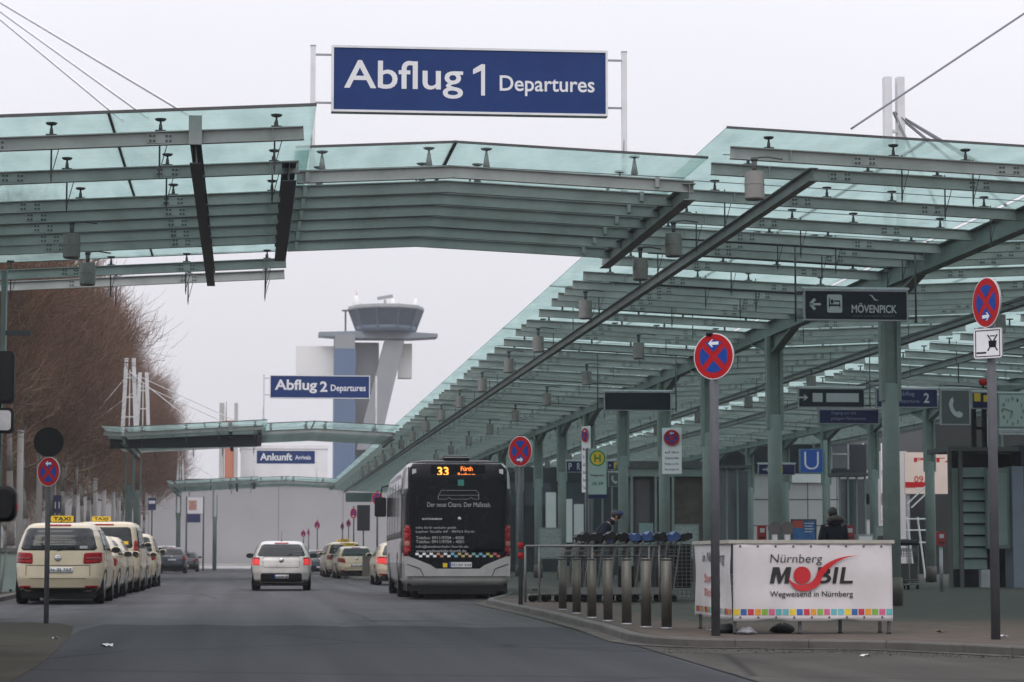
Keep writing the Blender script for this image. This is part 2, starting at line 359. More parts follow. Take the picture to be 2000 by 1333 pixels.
def kerb_line(mb, pts, w=0.14, z0=-0.02, z1=0.11, side=1):
    """kerb stones along a polyline; joints every metre"""
    for a, b in zip(pts, pts[1:]):
        a, b = Vector((a[0], a[1])), Vector((b[0], b[1])); L = (b - a).length; n = max(1, int(round(L))); d = (b - a) / L
        nr = Vector((-d.y, d.x)) * w * side
        for k in range(n):
            p = a + d * (L * k / n + 0.004); q = a + d * (L * (k + 1) / n - 0.004)
            ch = nr * 0.14
            c = [p, q, q + nr, p + nr]; t = [p + ch, q + ch, q + nr, p + nr]
            mb.add([(v.x, v.y, z0 + G(v.y)) for v in c] + [(v.x, v.y, z1 - .02 + G(v.y)) for v in c[:2]] + [(v.x, v.y, z1 + G(v.y)) for v in t],
                   [(0, 1, 5, 4), (4, 5, 7, 6), (6, 7, 8, 9), (0, 3, 9, 6, 4), (1, 2, 8, 7, 5), (2, 3, 9, 8)])
kerb_line(kb, [(-5.33, 236), (-5.33, 44), (-9, 43.8)], side=-1)
KERB = mat("kerb_stone", (0.10, 0.094, 0.086), 0.85, 0, 0.2, 1.5, bump=0.25, stain=(0.055, 0.05, 0.046))
structure(kb.build("left_kerb", KERB), "grey kerb stones along the taxi rank")
KP = [(6.62, 236), (6.62, 67), (6.45, 63), (6.0, 59.5), (5.5, 56.6), (5.18, 55.0), (5.05, 53.8), (5.12, 48), (5.15, 42), (5.1, 37.2), (4.92, 34.2), (4.82, 32.2), (4.9, 30.9), (5.2, 30.1), (5.7, 29.7), (6.5, 29.35), (7.3, 28.9), (7.9, 27.8), (8.5, 26.2), (9.6, 24.4), (12, 22.6), (20, 21.5), (40, 21.5)]
k2 = MB(); kerb_line(k2, KP, side=1)
go = []
for i, q in enumerate(KP[4:-2]):
    a = Vector(KP[3 + i]); b = Vector(KP[5 + i]); d = (b - a).normalized(); go.append((q, (q[0] + d.y * .26, q[1] - d.x * .26)))
gm_ = MB()
for (p0, q0), (p1, q1) in zip(go, go[1:]):
    gm_.add([(p0[0], p0[1], .012 + G(p0[1])), (q0[0], q0[1], .012 + G(q0[1])), (q1[0], q1[1], .012 + G(q1[1])), (p1[0], p1[1], .012 + G(p1[1]))], [(0, 1, 2, 3)])
structure(gm_.build("gutter", mat("gutter_grit", (0.088, 0.083, 0.075), 0.9, 0, 0.3, 2.5, bump=0.3, spec=.1, stain=(.05, .047, .042))), "pale gritty gutter strip at the foot of the right kerb")
structure(k2.build("right_kerb", KERB), "worn kerb stones round the near end of the bus island")
inner = []
for i, p in enumerate(KP):
    a = Vector(KP[max(0, i - 1)]); b = Vector(KP[min(len(KP) - 1, i + 1)]); d = (b - a).normalized()
    inner.append((p[0] - d.y * 0.135, p[1] + d.x * 0.135))
sheet("plaza_pavement", inner + [(60, 21.6), (60, 236)], 0.10, PAVE, "grey slab pavement of the bus platform")
sheet("clinker_strip", [(5.3, 54.2), (6.6, 54.2), (6.9, 47), (6.4, 40), (6.9, 37.6), (12, 38.2), (40, 38), (40, 21.8), (20, 21.8), (12.1, 22.85), (9.7, 24.6), (8.65, 26.35), (8.05, 27.95), (7.4, 29.1), (6.5, 29.55), (5.72, 29.9), (5.35, 30.3), (5.1, 31.1), (5.02, 32.2), (5.1, 34), (5.3, 37.2)], 0.104, PAVE_R, "reddish clinker paving at the near end of the island")
PAINT = mat("worn_road_paint", (0.105, 0.105, 0.11), 0.8, 0, 0.35, 6, stain=(0.05, 0.05, 0.055))
def mark(px0, px1, py, w):
    a, b = atZ(px0, py, 0), atZ(px1, py, 0)
    sheet("road_marking", [(a.x, a.y - w), (b.x, b.y - w), (b.x, b.y + w), (a.x, a.y + w)], 0.0075, PAINT, "faint worn white line across the asphalt")
mark(690, 852, 1215, 0.10); mark(480, 640, 1181, 0.07)
lm_ = MB(); pv = None
for px, py in ((60, 1196), (150, 1197), (210, 1195), (260, 1187), (300, 1172), (330, 1158), (352, 1147), (366, 1138)):
    q = atZ(px, py, 0); q.z = G(q.y) + .008
    if pv: lm_.add([(pv.x, pv.y - .12, pv.z), (q.x + .03, q.y - .12, q.z), (q.x + .03, q.y + .12, q.z), (pv.x, pv.y + .12, pv.z)], [(0, 1, 2, 3)])
    pv = q
structure(lm_.build("bay_marking", PAINT), "thin worn pale line curving round the taxi bay")

# ------------------------------------------------------------------ canopies
GIRD = dict(h=0.30, w=0.25)
def fixing_mesh(h=0.17, hang=True):
    m = MB()
    m.tube((0, 0, 0), (0, 0, h * .55), 0.030, 0.020, 8); m.tube((0, 0, h * .55), (0, 0, h - .03), 0.016, 0.016, 6)
    m.lathe([(.055, h - .03), (.075, h - .012), (.075, h)], n=12)
    m.box(-.07, .07, -.03, .03, -.004, .02)
    return m
def hanger_mesh():
    m = MB()
    m.tube((0, 0, 0), (0, 0, -.62), .011, .014, 5); m.tube((.13, 0, -.12), (0, 0, -.60), .006, .006, 4); m.tube((0, 0, -.60), (0, 0, -.70), .018, .003, 6)
    return m
FIXM = fixing_mesh(); FIX_ME = FIXM.mesh("glass_fixing", STEEL_D)
TALL_ME = None
HANG_ME = hanger_mesh().mesh("tie_rod", STEEL_D)
def gpanel(x0, z0, x1, z1, ly):
    m = MB(); m.add([(x0, 0, z0), (x1, 0, z1), (x1, ly, z1), (x0, ly, z0), (x0, 0, z0 + .014), (x1, 0, z1 + .014), (x1, ly, z1 + .014), (x0, ly, z0 + .014)],
                    [(0, 1, 2, 3), (7, 6, 5, 4), (0, 4, 5, 1), (1, 5, 6, 2), (2, 6, 7, 3), (3, 7, 4, 0)])
    m.mi[1] = 1
    return m.mesh("glass_panel", [GLASS, GLASS_TOP])
def splice(mb, x, z, y=-.012):
    mb.box(x - .17, x + .17, y - .008, y, z - .155, z - .025)
    mb.m = 1
    for i in (-.13, -.08, .08, .13):
        for j in (-.125, -.06): mb.box(x + i - .014, x + i + .014, y - .022, y - .008, z + j - .014, z + j + .014)
    mb.m = 0

# right hand butterfly roofs ---------------------------------------------------
PUR_Y = [35.3, 36.8, 39.5, 42.1, 44.0, 45.1, 46.2, 48.4, 51.2, 52.9, 54.2, 55.4, 56.6, 59.1, 61.8, 63.0, 64.3, 67.3, 69.9, 72.2, 74.7]
y0 = 77.4
while y0 < 205:
    PUR_Y += [y0 + q for q in (0, 1.25, 2.5, 5.2, 7.9)]; y0 += 10.5
ZT, HP = HC + 5.80, 0.18
def butterfly(name, label, xl, xv, xr, col_x, col_ys, drop, pur_ys, group):
    root = thing(name, label, "canopy", (xv, pur_ys[0], 0), 0, group)
    def L(x, y, z): return Vector((x - xv, y - pur_ys[0], z))
    zt = lambda x: ZT - drop * (1 - abs(x - xv) / (xv - xl))
    pm = MB()
    pm.beam((xl - xv, 0, ZT), (-.02, 0, ZT - drop), HP, .10); pm.beam((xr - xv, 0, ZT), (.02, 0, ZT - drop), HP, .10)
    splice(pm, -1.45, zt(xv - 1.45)); splice(pm, 1.45, zt(xv + 1.45)); splice(pm, -3.55, zt(xv - 3.55)); splice(pm, 3.6, zt(xv + 3.6))
    for sx in (-1, 1): pm.box(sx * 4.62 - .006, sx * 4.62 + .006, -.05, .05, zt(xv + 4.62) - .165, zt(xv + 4.62) - .015)
    pme = pm.mesh("purlin", [STEEL, STEEL_D])
    FX = [xl + .55, xl + 2.35, xl + 3.4, xl + 4.9, xr - 4.9, xr - 3.4, xr - 2.35, xr - .55]
    cd = MB(); cd.path([(xl + .55 - xv, .09, zt(xl) - HP - .02), (-.35, .09, zt(xv) - HP + .0)], .017, 6); cd.path([(xl + .3 - xv, .14, zt(xl) - HP + .05), (-.35, .14, zt(xv) - HP + .06)], .012, 5); cdm = cd.mesh("conduit", STEEL_D)
    rest = MB(); n_ind = 0
    for k, y in enumerate(pur_ys):
        p = link("purlin", pme, root, (0, y - pur_ys[0], 0))
        if k in (4, 6, 8, 12, 17, 22, 27): link("conduit", cdm, p)
        if k < 12:
            for j, fx in enumerate(FX[:4] if k < 10 else FX[:2]):
                link("glass_fixing", FIX_ME, p, (fx - xv, 0, zt(fx)))
                if (k * 3 + j) % 4 in (1, 2): link("tie_rod", HANG_ME, p, (fx - xv + .25, .5, zt(fx) + .1))
        else:
            for fx in FX:
                rest.tube((fx - xv, y - pur_ys[0], zt(fx)), (fx - xv, y - pur_ys[0], zt(fx) + .15), .03, .018, 5)
                rest.box(fx - xv - .07, fx - xv + .07, y - pur_ys[0] - .07, y - pur_ys[0] + .07, zt(fx) + .14, zt(fx) + .165)
            if k % 2: 
                for fx in FX[::2]: rest.tube((fx - xv + .3, y - pur_ys[0] + .4, zt(fx) + .1), (fx - xv + .3, y - pur_ys[0] + .4, zt(fx) - .5), .012, .01, 4)
    rb = rest.build("far_glass_fixings", STEEL_D, root); rb['kind'] = 'stuff'
    # longitudinal girders
    y1 = pur_ys[-1] + .6 - pur_ys[0]
    for x, hh, s in ((xl + 1.26, .22, .3), (xr - 1.26, .22, .3)):
        zb = zt(x) - HP
        m = MB(); m.beam((x - xv, s, zb), (x - xv, y1, zb), hh - .03, .13); m.build("girder", GIRDM, root)
    m = MB(); m.beam((0, -.2, ZT - drop - .012), (0, y1, ZT - drop - .012), .36, .22)
    for cy in col_ys:
        for sgn in (-1, 1):
            a = cy - pur_ys[0]
            m.prism([(0, 0), (sgn * 2.3, 0), (0, -.40)], (-.02, a, ZT - drop - .36), (0, 1, 0), (0, 0, 1), (.04, 0, 0))
            m.bar((0, a + sgn * 2.3, ZT - drop - .38), (0, a + sgn * .1, ZT - drop - .77), .20, .03)
    m.build("valley_girder", COLM, root)
    # rails that carry cables and lamps
    for x in (xr - 1.9, xr - 2.3):
        m = MB(); m.tube((x - xv, .5, zt(x) - .52), (x - xv, y1, zt(x) - .52), .022, .022, 6); m.build("cable_rail", STEEL_D, root)
    # glass
    ly = 10.5; ys = pur_ys[0] - .45; zg = .175
    cuts = [(xl - .14, (xl + xv) / 2 - .01), ((xl + xv) / 2 + .01, xv - .06), (xv + .06, (xr + xv) / 2 - .01), ((xr + xv) / 2 + .01, xr + .14)]
    gm = [gpanel(a - xv, zt(a) + zg, b - xv, zt(b) + zg, ly - .02) for a, b in cuts]
    sm = MB(); sm.box(-.012, .012, 0, ly, .002, .03)
    sme = sm.mesh("glazing_bar", STEEL_D)
    nrow = int(math.ceil((pur_ys[-1] + .5 - ys) / ly))
    for r in range(nrow):
        for g in gm: link("glass_panel", g, root, (0, ys + r * ly - pur_ys[0], 0))
        for cx in ((xl + xv) / 2, (xr + xv) / 2):
            link("glazing_bar", sme, root, (cx - xv, ys + r * ly - pur_ys[0], zt(cx) + zg + .012))
    for (xa, xb) in ((xl - .14, xv - .06), (xv + .06, xr + .14)):
        m = MB(); m.bar((xa - xv, 0, zt(xa) + zg + .012), (xb - xv, 0, zt(xb) + zg + .012), .022, .034); em = m.mesh("edge_profile", STEEL_D)
        for r in range(nrow + 1): link("edge_profile", em, root, (0, ys + r * ly - pur_ys[0] - .012, 0))
    # tension cables under the glass
    m = MB(); m.path([(xl + .1 - xv, 0, zt(xl) + .06), (0, 0, zt(xv) + .06), (xr - .1 - xv, 0, zt(xr) + .06)], .007, 4); cb = m.mesh("tension_cable", CABLE)
    for y in np.arange(pur_ys[0] + 1.1, 80, 2.6): link("tension_cable", cb, root, (0, y - pur_ys[0], 0))
    # columns: round shaft below, rolled section above, stainless foot
    cm = MB(); cm.lathe([(.165, .10), (.165, 4.35), (.15, 4.38)], n=24)
    cme = cm.mesh("column", COLM)
    um = MB()
    for sx in (-1, 1): um.box(sx * .155 - .04, sx * .155 + .04, -.11, .11, 4.05, ZT - drop - .38)
    um.box(-.115, .115, -.02, .02, 4.3, ZT - drop - .38); ume = um.mesh("column_head", COLM)
    fm = MB(); fm.lathe([(.19, .10), (.19, .62), (.172, .64)], n=24); fme = fm.mesh("foot_sleeve", INOX)
    for cy in col_ys:
        c = link("column", cme, root, (col_x - xv, cy - pur_ys[0], 0)); link("column_head", ume, c); link("foot_sleeve", fme, c, (0, 0, G(cy)))
    return root, zt
COLS_A = [36.0, 47.9, 58.7, 67.3, 74.6, 82.9, 91.2, 99.2, 107.4, 114.8] + [122.8 + 8 * k for k in range(11)]
rootA, ztA = butterfly("platform_canopy", "long green steel and glass canopy over the bus platform, its slanting edge beside the road", 6.76, 12.24, 17.72, 12.24, COLS_A, .25, PUR_Y, "glass canopies")
COLS_B = [63 + 8 * k for k in range(18)]
rootB, ztB = butterfly("platform_canopy", "second glass canopy on green columns, further right behind the bus platform roof", 18.3, 23.6, 28.9, 23.6, COLS_B, .25, PUR_Y, "glass canopies")

# left canopies, bridges, signs: the same module three times along the road ---------
MOD = 75.8
LY = [atZ(455, y, HC + 5.42).y for y in (276, 341, 397, 418, 439, 460, 477, 525, 547)]
BY = [atZ(699, y, HC + 5.42).y for y in (358, 386, 409, 431, 452, 471, 491)]
def left_canopy(o, label, cols, xleft):
    xv, xt = -5.2, .70
    root = thing("side_canopy", label, "canopy", (xv, LY[0] + o, 0), 0, "glass canopies over the taxi rank")
    zb = lambda x: HC + 5.45 + .055 * (x - xt) if x > xv else HC + 5.45 + .055 * (xv - xt) + .055 * (xv - x)
    X = lambda x: x - xv
    pm = MB(); pm.beam((X(xt), 0, zb(xt) + HP), (.02, 0, zb(xv) + HP), HP, .10); pm.beam((X(xleft), 0, zb(xleft) + HP), (-.02, 0, zb(xv) + HP), HP, .10)
    for sx in (-1.15,):
        splice(pm, X(sx), zb(sx) + HP)
    splice(pm, X(-3.3), zb(-3.3) + HP)
    pm.box(X(.30) - .006, X(.30) + .006, -.05, .05, zb(.3) + .015, zb(.3) + HP - .015)
    pme = pm.mesh("purlin", [STEEL, STEEL_D])
    for k, y in enumerate(LY):
        p = link("purlin", pme, root, (0, y - LY[0], 0))
        for fx in (.35, -1.15, -2.55, -4.4):
            if k in (0, 1, 2, 7, 8): link("glass_fixing", FIX_ME, p, (X(fx), 0, zb(fx) + HP))
            if k in (0, 1, 7, 8): link("tie_rod", HANG_ME, p, (X(fx) - .02, .3, zb(fx) + HP + .12))
    for x, ya, yb in ((-.70, LY[0] + .25, LY[-1] - 1.3), (.56, BY[0] - 1.1, BY[-1] + .4)):
        dz = .10 if x > 0 else .05
        m = MB(); m.beam((X(x), ya - LY[0], zb(x) + dz), (X(x), yb - LY[0], zb(x) + dz), .27, .15 if x < 0 else .2)
        m.build("girder", STEEL_D, root)
    m = MB(); m.box(X(-.70) - .085, X(-.70) + .085, -.10, -.055, zb(-.7) - .02, zb(-.7) + .36); m.build("edge_post", STEEL, root)
    m = MB(); m.beam((0, -.1, zb(xv) - .004), (0, LY[-1] - LY[0] + .4, zb(xv) - .004), .32, .22); m.build("valley_girder", COLM, root)
    ya, yb = LY[0] - .45, LY[-1] - 1.55; zg = HP + .19
    for a, b in ((-1.79, xt + .16), (xv + .06, -1.81), (xleft - .1, xv - .06)):
        link("glass_panel", gpanel(X(a), zb(a) + zg, X(b), zb(b) + zg, (yb - ya) / 2 - .02), root, (0, ya - LY[0], 0))
        link("glass_panel", gpanel(X(a), zb(a) + zg, X(b), zb(b) + zg, (yb - ya) / 2 - .02), root, (0, (ya + yb) / 2 - LY[0], 0))
    m = MB(); m.box(X(-1.8) - .018, X(-1.8) + .018, ya - LY[0], yb - LY[0], zb(-1.8) + zg, zb(-1.8) + zg + .03); m.build("glazing_bar", STEEL_D, root)
    for yy in (ya - .014, (ya + yb) / 2, yb):
        m = MB(); m.bar((X(xv), yy - LY[0], zb(xv) + zg + .01), (X(xt + .16), yy - LY[0], zb(xt + .16) + zg + .01), .024, .04); m.build("edge_profile", STEEL_D, root)
    for yy in (LY[0] + 1.3, LY[1] + 1.2, LY[2] + 1):
        m = MB(); m.tube((X(xt), yy - LY[0], zb(xt) + .3), (0, yy - LY[0], zb(xv) + .3), .007, .007, 4); m.build("tension_cable", CABLE, root)
    for (cx, cy) in cols:
        m = MB(); m.lathe([(.165, .0), (.165, 4.3), (.15, 4.34)], (X(cx), cy + o - LY[0] - o, 0), n=20)
        c = m.build("column", COLM, root)
        m = MB()
        for sx in (-1, 1): m.box(X(cx) + sx * .155 - .04, X(cx) + sx * .155 + .04, cy - LY[0] - .13, cy - LY[0] + .13, 4.05, zb(cx) - .3)
        m.build("column_head", COLM, c)
        if 0 < o < 100 and cy < 45:
            m = MB(); m.bar((X(-5.9), 3.2, HC + 5.0), (X(.45), 3.2, HC + 5.12), .25, .52); m.build("underside_shade_box", mat("underside_shade", (.022, .028, .036), .5, 0, .08, 1, spec=.2), root)  # added dark box standing in for the shaded canopy underside
        if o == 0:
            m = MB(); m.box(X(cx) + .1, X(cx) + .62, cy - LY[0] - .1, cy - LY[0] - .02, atY(40, 656, cy).z, atY(40, 647, cy).z); m.build("side_bracket", POLE, c)
    return root
def bridge(o, label):
    xa, xm, xb = .68, 2.96, 6.50
    ze, zr = HC + 5.40, HC + 5.40 + .115
    root = thing("bridge_canopy", label, "canopy", (xm, BY[0] + o, 0), 0, "glass bridges across the road")
    pm = MB(); pm.beam((xa - xm, 0, ze + HP), (0, 0, zr + HP), HP, .10); pm.beam((xb - xm, 0, ze - .055 + HP), (0.001, 0, zr + HP), HP, .10)
    for sx in (xa - xm + .16, xb - xm - .55): pm.box(sx - .03, sx + .03, -.058, .058, ze + .02, ze + HP - .015)
    pme = pm.mesh("cross_beam", STEEL)
    tm = MB(); tm.tube((0, 0, 0), (0, 0, .20), .055, .022, 8); tm.tube((0, 0, .2), (0, 0, .26), .018, .018, 6); tm.lathe([(.055, .25), (.085, .268), (.085, .28)], n=12)
    tme = tm.mesh("glass_fixing", STEEL)
    for k, y in enumerate(BY):
        p = link("cross_beam", pme, root, (0, y - BY[0], 0))
        if k in (0, 1, 2):
            for fx in (1.05, 3.02 - .42, 3.02 + .42, 5.62):
                z = ze + (zr - ze) * (1 - abs(fx - xm) / ((xm - xa) if fx < xm else (xb - xm)))
                link("glass_fixing", tme, p, (fx - xm, .0, z + HP))
    m = MB(); m.beam((6.42 - xm, -.1, ze + .08), (6.42 - xm, BY[-1] - BY[0] + .6, ze + .08), .25, .18); m.build("end_girder", GIRDM, root)
    zg = HP + .285; ly = BY[-1] - BY[0] + .9
    for a, za, b, zb in ((xa - .02, ze, xm - .012, zr), (xm + .012, zr, xb + .15, ze - .055)):
        link("glass_panel", gpanel(a - xm, za + zg, b - xm, zb + zg, ly), root, (0, -.35, 0))
        m = MB(); m.bar((a - xm, -.365, za + zg + .008), (b - xm, -.365, zb + zg + .008), .024, .036); m.build("edge_profile", STEEL_D, root)
    m = MB(); m.box(-.025, .025, -.36, ly - .35, zr + zg - .006, zr + zg + .03); m.build("ridge_seal", STEEL_D, root)
    m = MB(); m.tube((xa - xm, .75, ze + HP + .12), (0, .75, zr + HP + .12), .007, .007, 4); m.tube((0, .75, zr + HP + .12), (xb - xm, .75, ze + HP + .10), .007, .007, 4); m.build("tension_cable", CABLE, root)
    return root
left_canopy(0, "green steel and glass canopy at upper left, nearest of the left row", [(-4.28, 44.0)], -11.0)
left_canopy(MOD, "left canopy on green columns below the tall white pylon, in front of the trees", [(-5.3, 41.5), (-5.3, 50.2)], -6.0)
left_canopy(2 * MOD, "small farthest left canopy in front of the big grey wall", [(-4.9, 36.5), (-2.45, 52)], -5.6)
bridge(0, "nearest glass roofed bridge of kinked green beams below the big blue sign")
bridge(MOD, "second bridge canopy across the road below the smaller blue departures sign")
bridge(2 * MOD, "farthest bridge canopy across the road below the arrivals sign")

def gantry_sign(o, big, small, label, xs, zs, post_x, dy=40.0, yaw=0.0, fit=None):
    y = dy + o; x0, x1 = xs; z0, z1 = zs
    root = thing("overhead_sign", label, "sign", ((x0 + x1) / 2, y, HC + 5.55), 0, "blue overhead airport signs")
    cx = (x0 + x1) / 2; B = HC + 5.55
    z0 -= B; z1 -= B
    m = MB(); m.box(x0 - cx, x1 - cx, 0, .22, z0, z1); m.build("sign_box", GALV, root)
    m = MB(); t = .035
    m.box(x0 - cx - t, x1 - cx + t, -.02, .2, z1, z1 + t); m.box(x0 - cx - t, x1 - cx + t, -.02, .2, z0 - t, z0)
    m.box(x0 - cx - t, x0 - cx, -.02, .2, z0, z1); m.box(x1 - cx, x1 - cx + t, -.02, .2, z0, z1); m.build("frame", WHITE_S, root)
    m = MB(); m.box(x0 - cx + .002, x1 - cx - .002, -.006, -.001, z0 + .002, z1 - .002); f = m.build("face", BLUE, root)
    W_, H_ = x1 - x0, z1 - z0
    for s, (u0, v0, u1, v1), bo in fit:
        if s == "1":
            a, b, c, d = x0 - cx + u0 * W_, x0 - cx + u1 * W_, z0 + v0 * H_, z0 + v1 * H_; e = b - .062
            poly_plate([(e, c), (b, c), (b, d), (e + .005, d), (a - .02, d - .085), (a - .02, d - .165), (e, d - .105)], -.0105, -.0066).build("lettering", WHITE, f); continue
        words(s, (x0 - cx + u0 * W_, z0 + v0 * H_, x0 - cx + u1 * W_, z0 + v1 * H_), WHITE, f, -.0065, bo)
    for k, px in enumerate(post_x):
        m = MB(); m.box(px - cx - .04, px - cx + .04, .05, .15, 0, z1 + .03); p = m.build("post", WHITE_S, root)
        m = MB(); m.box(px - cx - .045, px - cx + .045, .045, .155, z1 + .03, z1 + .045); m.build("post_cap", GALV, p)
        e = x0 if k == 0 else x1
        for zz in (z1 - .10, z0 + .12):
            m = MB(); m.bar((px - cx + (.04 if k == 0 else -.04), .10, zz), (e - cx + (-.035 if k == 0 else .035), .10, zz), .03, .03); m.build("bracket_arm", GALV, root)
        m = MB()
        for s in (-1, 1): m.tube((px - cx, .1 + .02 * s, z0 - .25), (px - cx + .09 * s, .1 + .25 * s, 0), .006, .006, 4)
        m.build("stay_rod", CABLE, root)
    return root
P0 = atY(649, 215, 40); P1 = atY(1185, 100, 40); pa = atY(612, 90, 40).x; pb = atY(1220.5, 98, 40).x
def uv(px, py, pxs): pass
S1 = dict(xs=(P0.x + .02, P1.x - .02), zs=(atY(649, 214, 40).z, atY(649, 93, 40).z), post_x=(pa, pb))
W1 = 1184 - 651.0
def fx(px): return (px - 651) / W1
gantry_sign(0, 0, 0, "big blue sign reading Abflug 1 Departures above the nearest bridge", fit=[("Abflug", (fx(671), .205, fx(903), .805), .010), ("1", (fx(925), .265, fx(946), .775), .02), ("Departures", (fx(975), .27, fx(1162), .60), .012)], **S1)
x0, x1 = atY(528.5, 755, 115.8).x, atY(721, 755, 115.8).x
S2 = dict(xs=(x0, x1), zs=(atY(600, 777, 115.8).z, atY(600, 735, 115.8).z), post_x=(atY(515.5, 755, 115.8).x, atY(735, 755, 115.8).x))
gantry_sign(MOD, 0, 0, "blue sign reading Abflug 2 Departures in front of the control tower", fit=[("Abflug", (.042, .20, .47, .84), .025), ("2", (.50, .27, .575, .76), .025), ("Departures", (.61, .22, .965, .61), .018)], **S2)
x0, x1 = atY(501.5, 893, 191.6).x, atY(615, 893, 191.6).x
S3 = dict(xs=(x0, x1), zs=(atY(560, 906, 191.6).z, atY(560, 881, 191.6).z), post_x=(atY(497, 755, 191.6).x, atY(620, 755, 191.6).x))
gantry_sign(2 * MOD, 0, 0, "small far blue sign reading Ankunft Arrivals above the last bridge", fit=[("Ankunft", (.055, .24, .61, .82), .03), ("Arrivals", (.66, .32, .93, .66), .02)], **S3)

# pylons with stay cables
def pylon(x, y, ztop, label, stays, zbase=HC + 5.5, sep=.16, wd=.085, ladder=True):
    root = thing("pylon", label, "pylon", (x, y, zbase), 0, "white canopy pylons"); H = ztop - zbase
    for s in (-1, 1):
        m = MB(); m.bar((s * sep * (1.9 if ladder else 1), 0, 0), (s * sep, 0, H), wd * 2, .2); m.build("mast", WHITE_S, root)
    m = MB()
    for k in ((.25, .5, .75) if ladder else (.72,)): m.box(-sep * 1.5, sep * 1.5, -.04, .04, H * k - .03, H * k + .03)
    m.build("cross_bars", WHITE_S, root)
    if ladder:
        m = MB(); m.tube((0, -.1, 0), (0, -.03, H * .85), .03, .03, 6); m.build("centre_rod", WHITE_S, root)
    for p in stays:
        q = Vector(p) - Vector((x, y, zbase)); z = H * (.82 if q.z < H else 1)
        m = MB()
        for s in (-.05, .05): m.tube((0, s, z), (q.x, q.y + s, q.z), .016, .016, 5)
        m.build("stay_cable", WHITE_S if ladder else CABLE, root)
    return root
gz = HC + 5.95
pylon(12.38, 47.9, atY(1752, 152, 47.9).z, "white twin mast rising through the right glass roof", [(15.2, 47.0, gz), (16.6, 47.6, gz), (17.6, 49, gz), (13.1, 46.5, gz)], sep=.125, wd=.072, ladder=False)
pylon(12.6, 36.0, HC + 9.58, "white twin mast at the near right column of the platform roof", [tuple(atZ(1664, 251, gz)), (17.5, 37, gz)], sep=.115, wd=.085, ladder=False)
pylon(-5.16, 41.0, HC + 10.45, "white ladder pylon left of the nearest left canopy", [tuple(atZ(240, 236, gz)), tuple(atZ(290, 231, gz)), tuple(atZ(374, 228, gz))])
pylon(-5.3, MOD + 41.2, atY(258, 700, MOD + 41.2).z, "taller white ladder pylon with cables in front of the brown trees", [tuple(atY(460, 822, MOD + 41)), tuple(atY(175, 822, MOD + 41)), tuple(atY(390, 835, MOD + 38))])
pylon(-5.05, MOD + 50.0, atY(275, 728, MOD + 50).z, "shorter white ladder pylon just behind the taller one", [tuple(atY(440, 826, MOD + 50)), tuple(atY(160, 840, MOD + 50))])
pylon(-4.9, 2 * MOD + 41.0, HC + 8.0, "far white pylon beside the last bridge canopy", [tuple(atY(420, 935, 2 * MOD + 41))], sep=.12, wd=.07)

# hanging lamps
LAMP = mat("lamp_housing", (0.24, 0.235, 0.22), 0.45, 0.3, 0.08, 6)
m = MB(); m.lathe([(.10, .20), (.135, .19), (.138, .03), (.143, .028), (.143, .012), (.138, .01), (.138, -.18), (.12, -.20), (.11, -.17)], n=28); m.sm = [False] * len(m.f); LM = m.mesh("housing", LAMP)
m = MB(); m.tube((0, 0, .19), (0, 0, .36), .028, .042, 8); m.path([(0, 0, .35), (.05, .02, .40), (.18, .02, .41), (.4, .05, .38)], .014); m.lathe([(.05, .35), (.05, .40)], n=10); LB = m.mesh("bracket", STEEL_D)
def lamp(x, y, z, label, group):
    r = thing("canopy_lamp", label, "lamp", (x, y, z), rnd.uniform(-.3, .3), group); link("housing", LM, r); link("bracket", LB, r)
ly_ = [34.8, 41.6, 45.2, 52.7, 61.4, 68.4, 76.2, 84.4] + [92.4 + 8 * k for k in range(9)]
for i, y in enumerate(ly_): lamp(7.0, y, HC + 5.17, "grey drum lamp, %s from the near end of the platform roof edge" % ORD[i], "lamps along the platform roof edge")
for i in range(11): lamp(16.0, 44 + 9.2 * i, HC + 5.0, "grey drum lamp, %s in the row beneath the platform roof's right wing" % ORD[i], "lamps beneath the right wing")
for i in range(8): lamp(9.4, 61 + 9.5 * i, HC + 5.0, "grey drum lamp, %s in the inner row between roof edge and columns" % ORD[i], "lamps of the inner row")
for (px, py, d, w) in ((140, 481, 41.3, "left and larger drum lamp under the upper left canopy"), (171, 536, 45.4, "right and lower drum lamp under the upper left canopy")):
    p = atY(px, py, d); lamp(p.x, p.y, p.z, w, "lamps under the left canopy")
# ------------------------------------------------------------------ buildings and tower
WALL = mat("grey_hall_cladding", (0.335, 0.33, 0.335), 0.7, 0, 0.06, 0.15)
WHITEW = mat("white_cladding", (0.80, 0.79, 0.80), 0.6, 0, 0.06, 0.4)
TERR = mat("orange_render", (0.56, 0.20, 0.12), 0.8, 0, 0.08, 0.3)
CONCB = mat("light_concrete", (0.47, 0.46, 0.44), 0.8, 0, 0.12, 0.25)
NAVY = mat("dark_fascia", (0.026, 0.029, 0.038), 0.5, 0, 0.1, 1, spec=.2)
BGL = mat("window_glass", (0.06, 0.075, 0.09), 0.08, 0, 0.2, 0.5)
t = thing("hall", "long plain grey hall closing the far end of the road", "building", (8, 240, 0))
MB().box(-48, 60, 0, 30, 0, 8.0).build("wall", WALL, t)
m = MB(); m.box(-48, 60, -.08, 0, 0, .55); m.build("plinth", CONCB, t)
m = MB(); m.box(-48.2, 60.2, -.25, 30.2, 8.0, 8.4); m.build("roof_edge", NAVY, t)
m = MB()
for k in range(18): m.box(-47 + 6 * k - .015, -47 + 6 * k + .015, -.012, 0, .55, 8.0)
m.build("panel_joints", NAVY, t)
structure(MB().box(-8, 14, 234.6, 238.6, 0, G(235) + .2).build("far_kerb", WHITEW), "pale kerb strip along the foot of the far hall")
t = thing("terminal_annex", "white block with an orange stair tower beyond the grey hall", "building", (1.5, 300, 0))
a = atY(470, 880, 300).x - 1.5; b = atY(640, 880, 300).x - 1.5
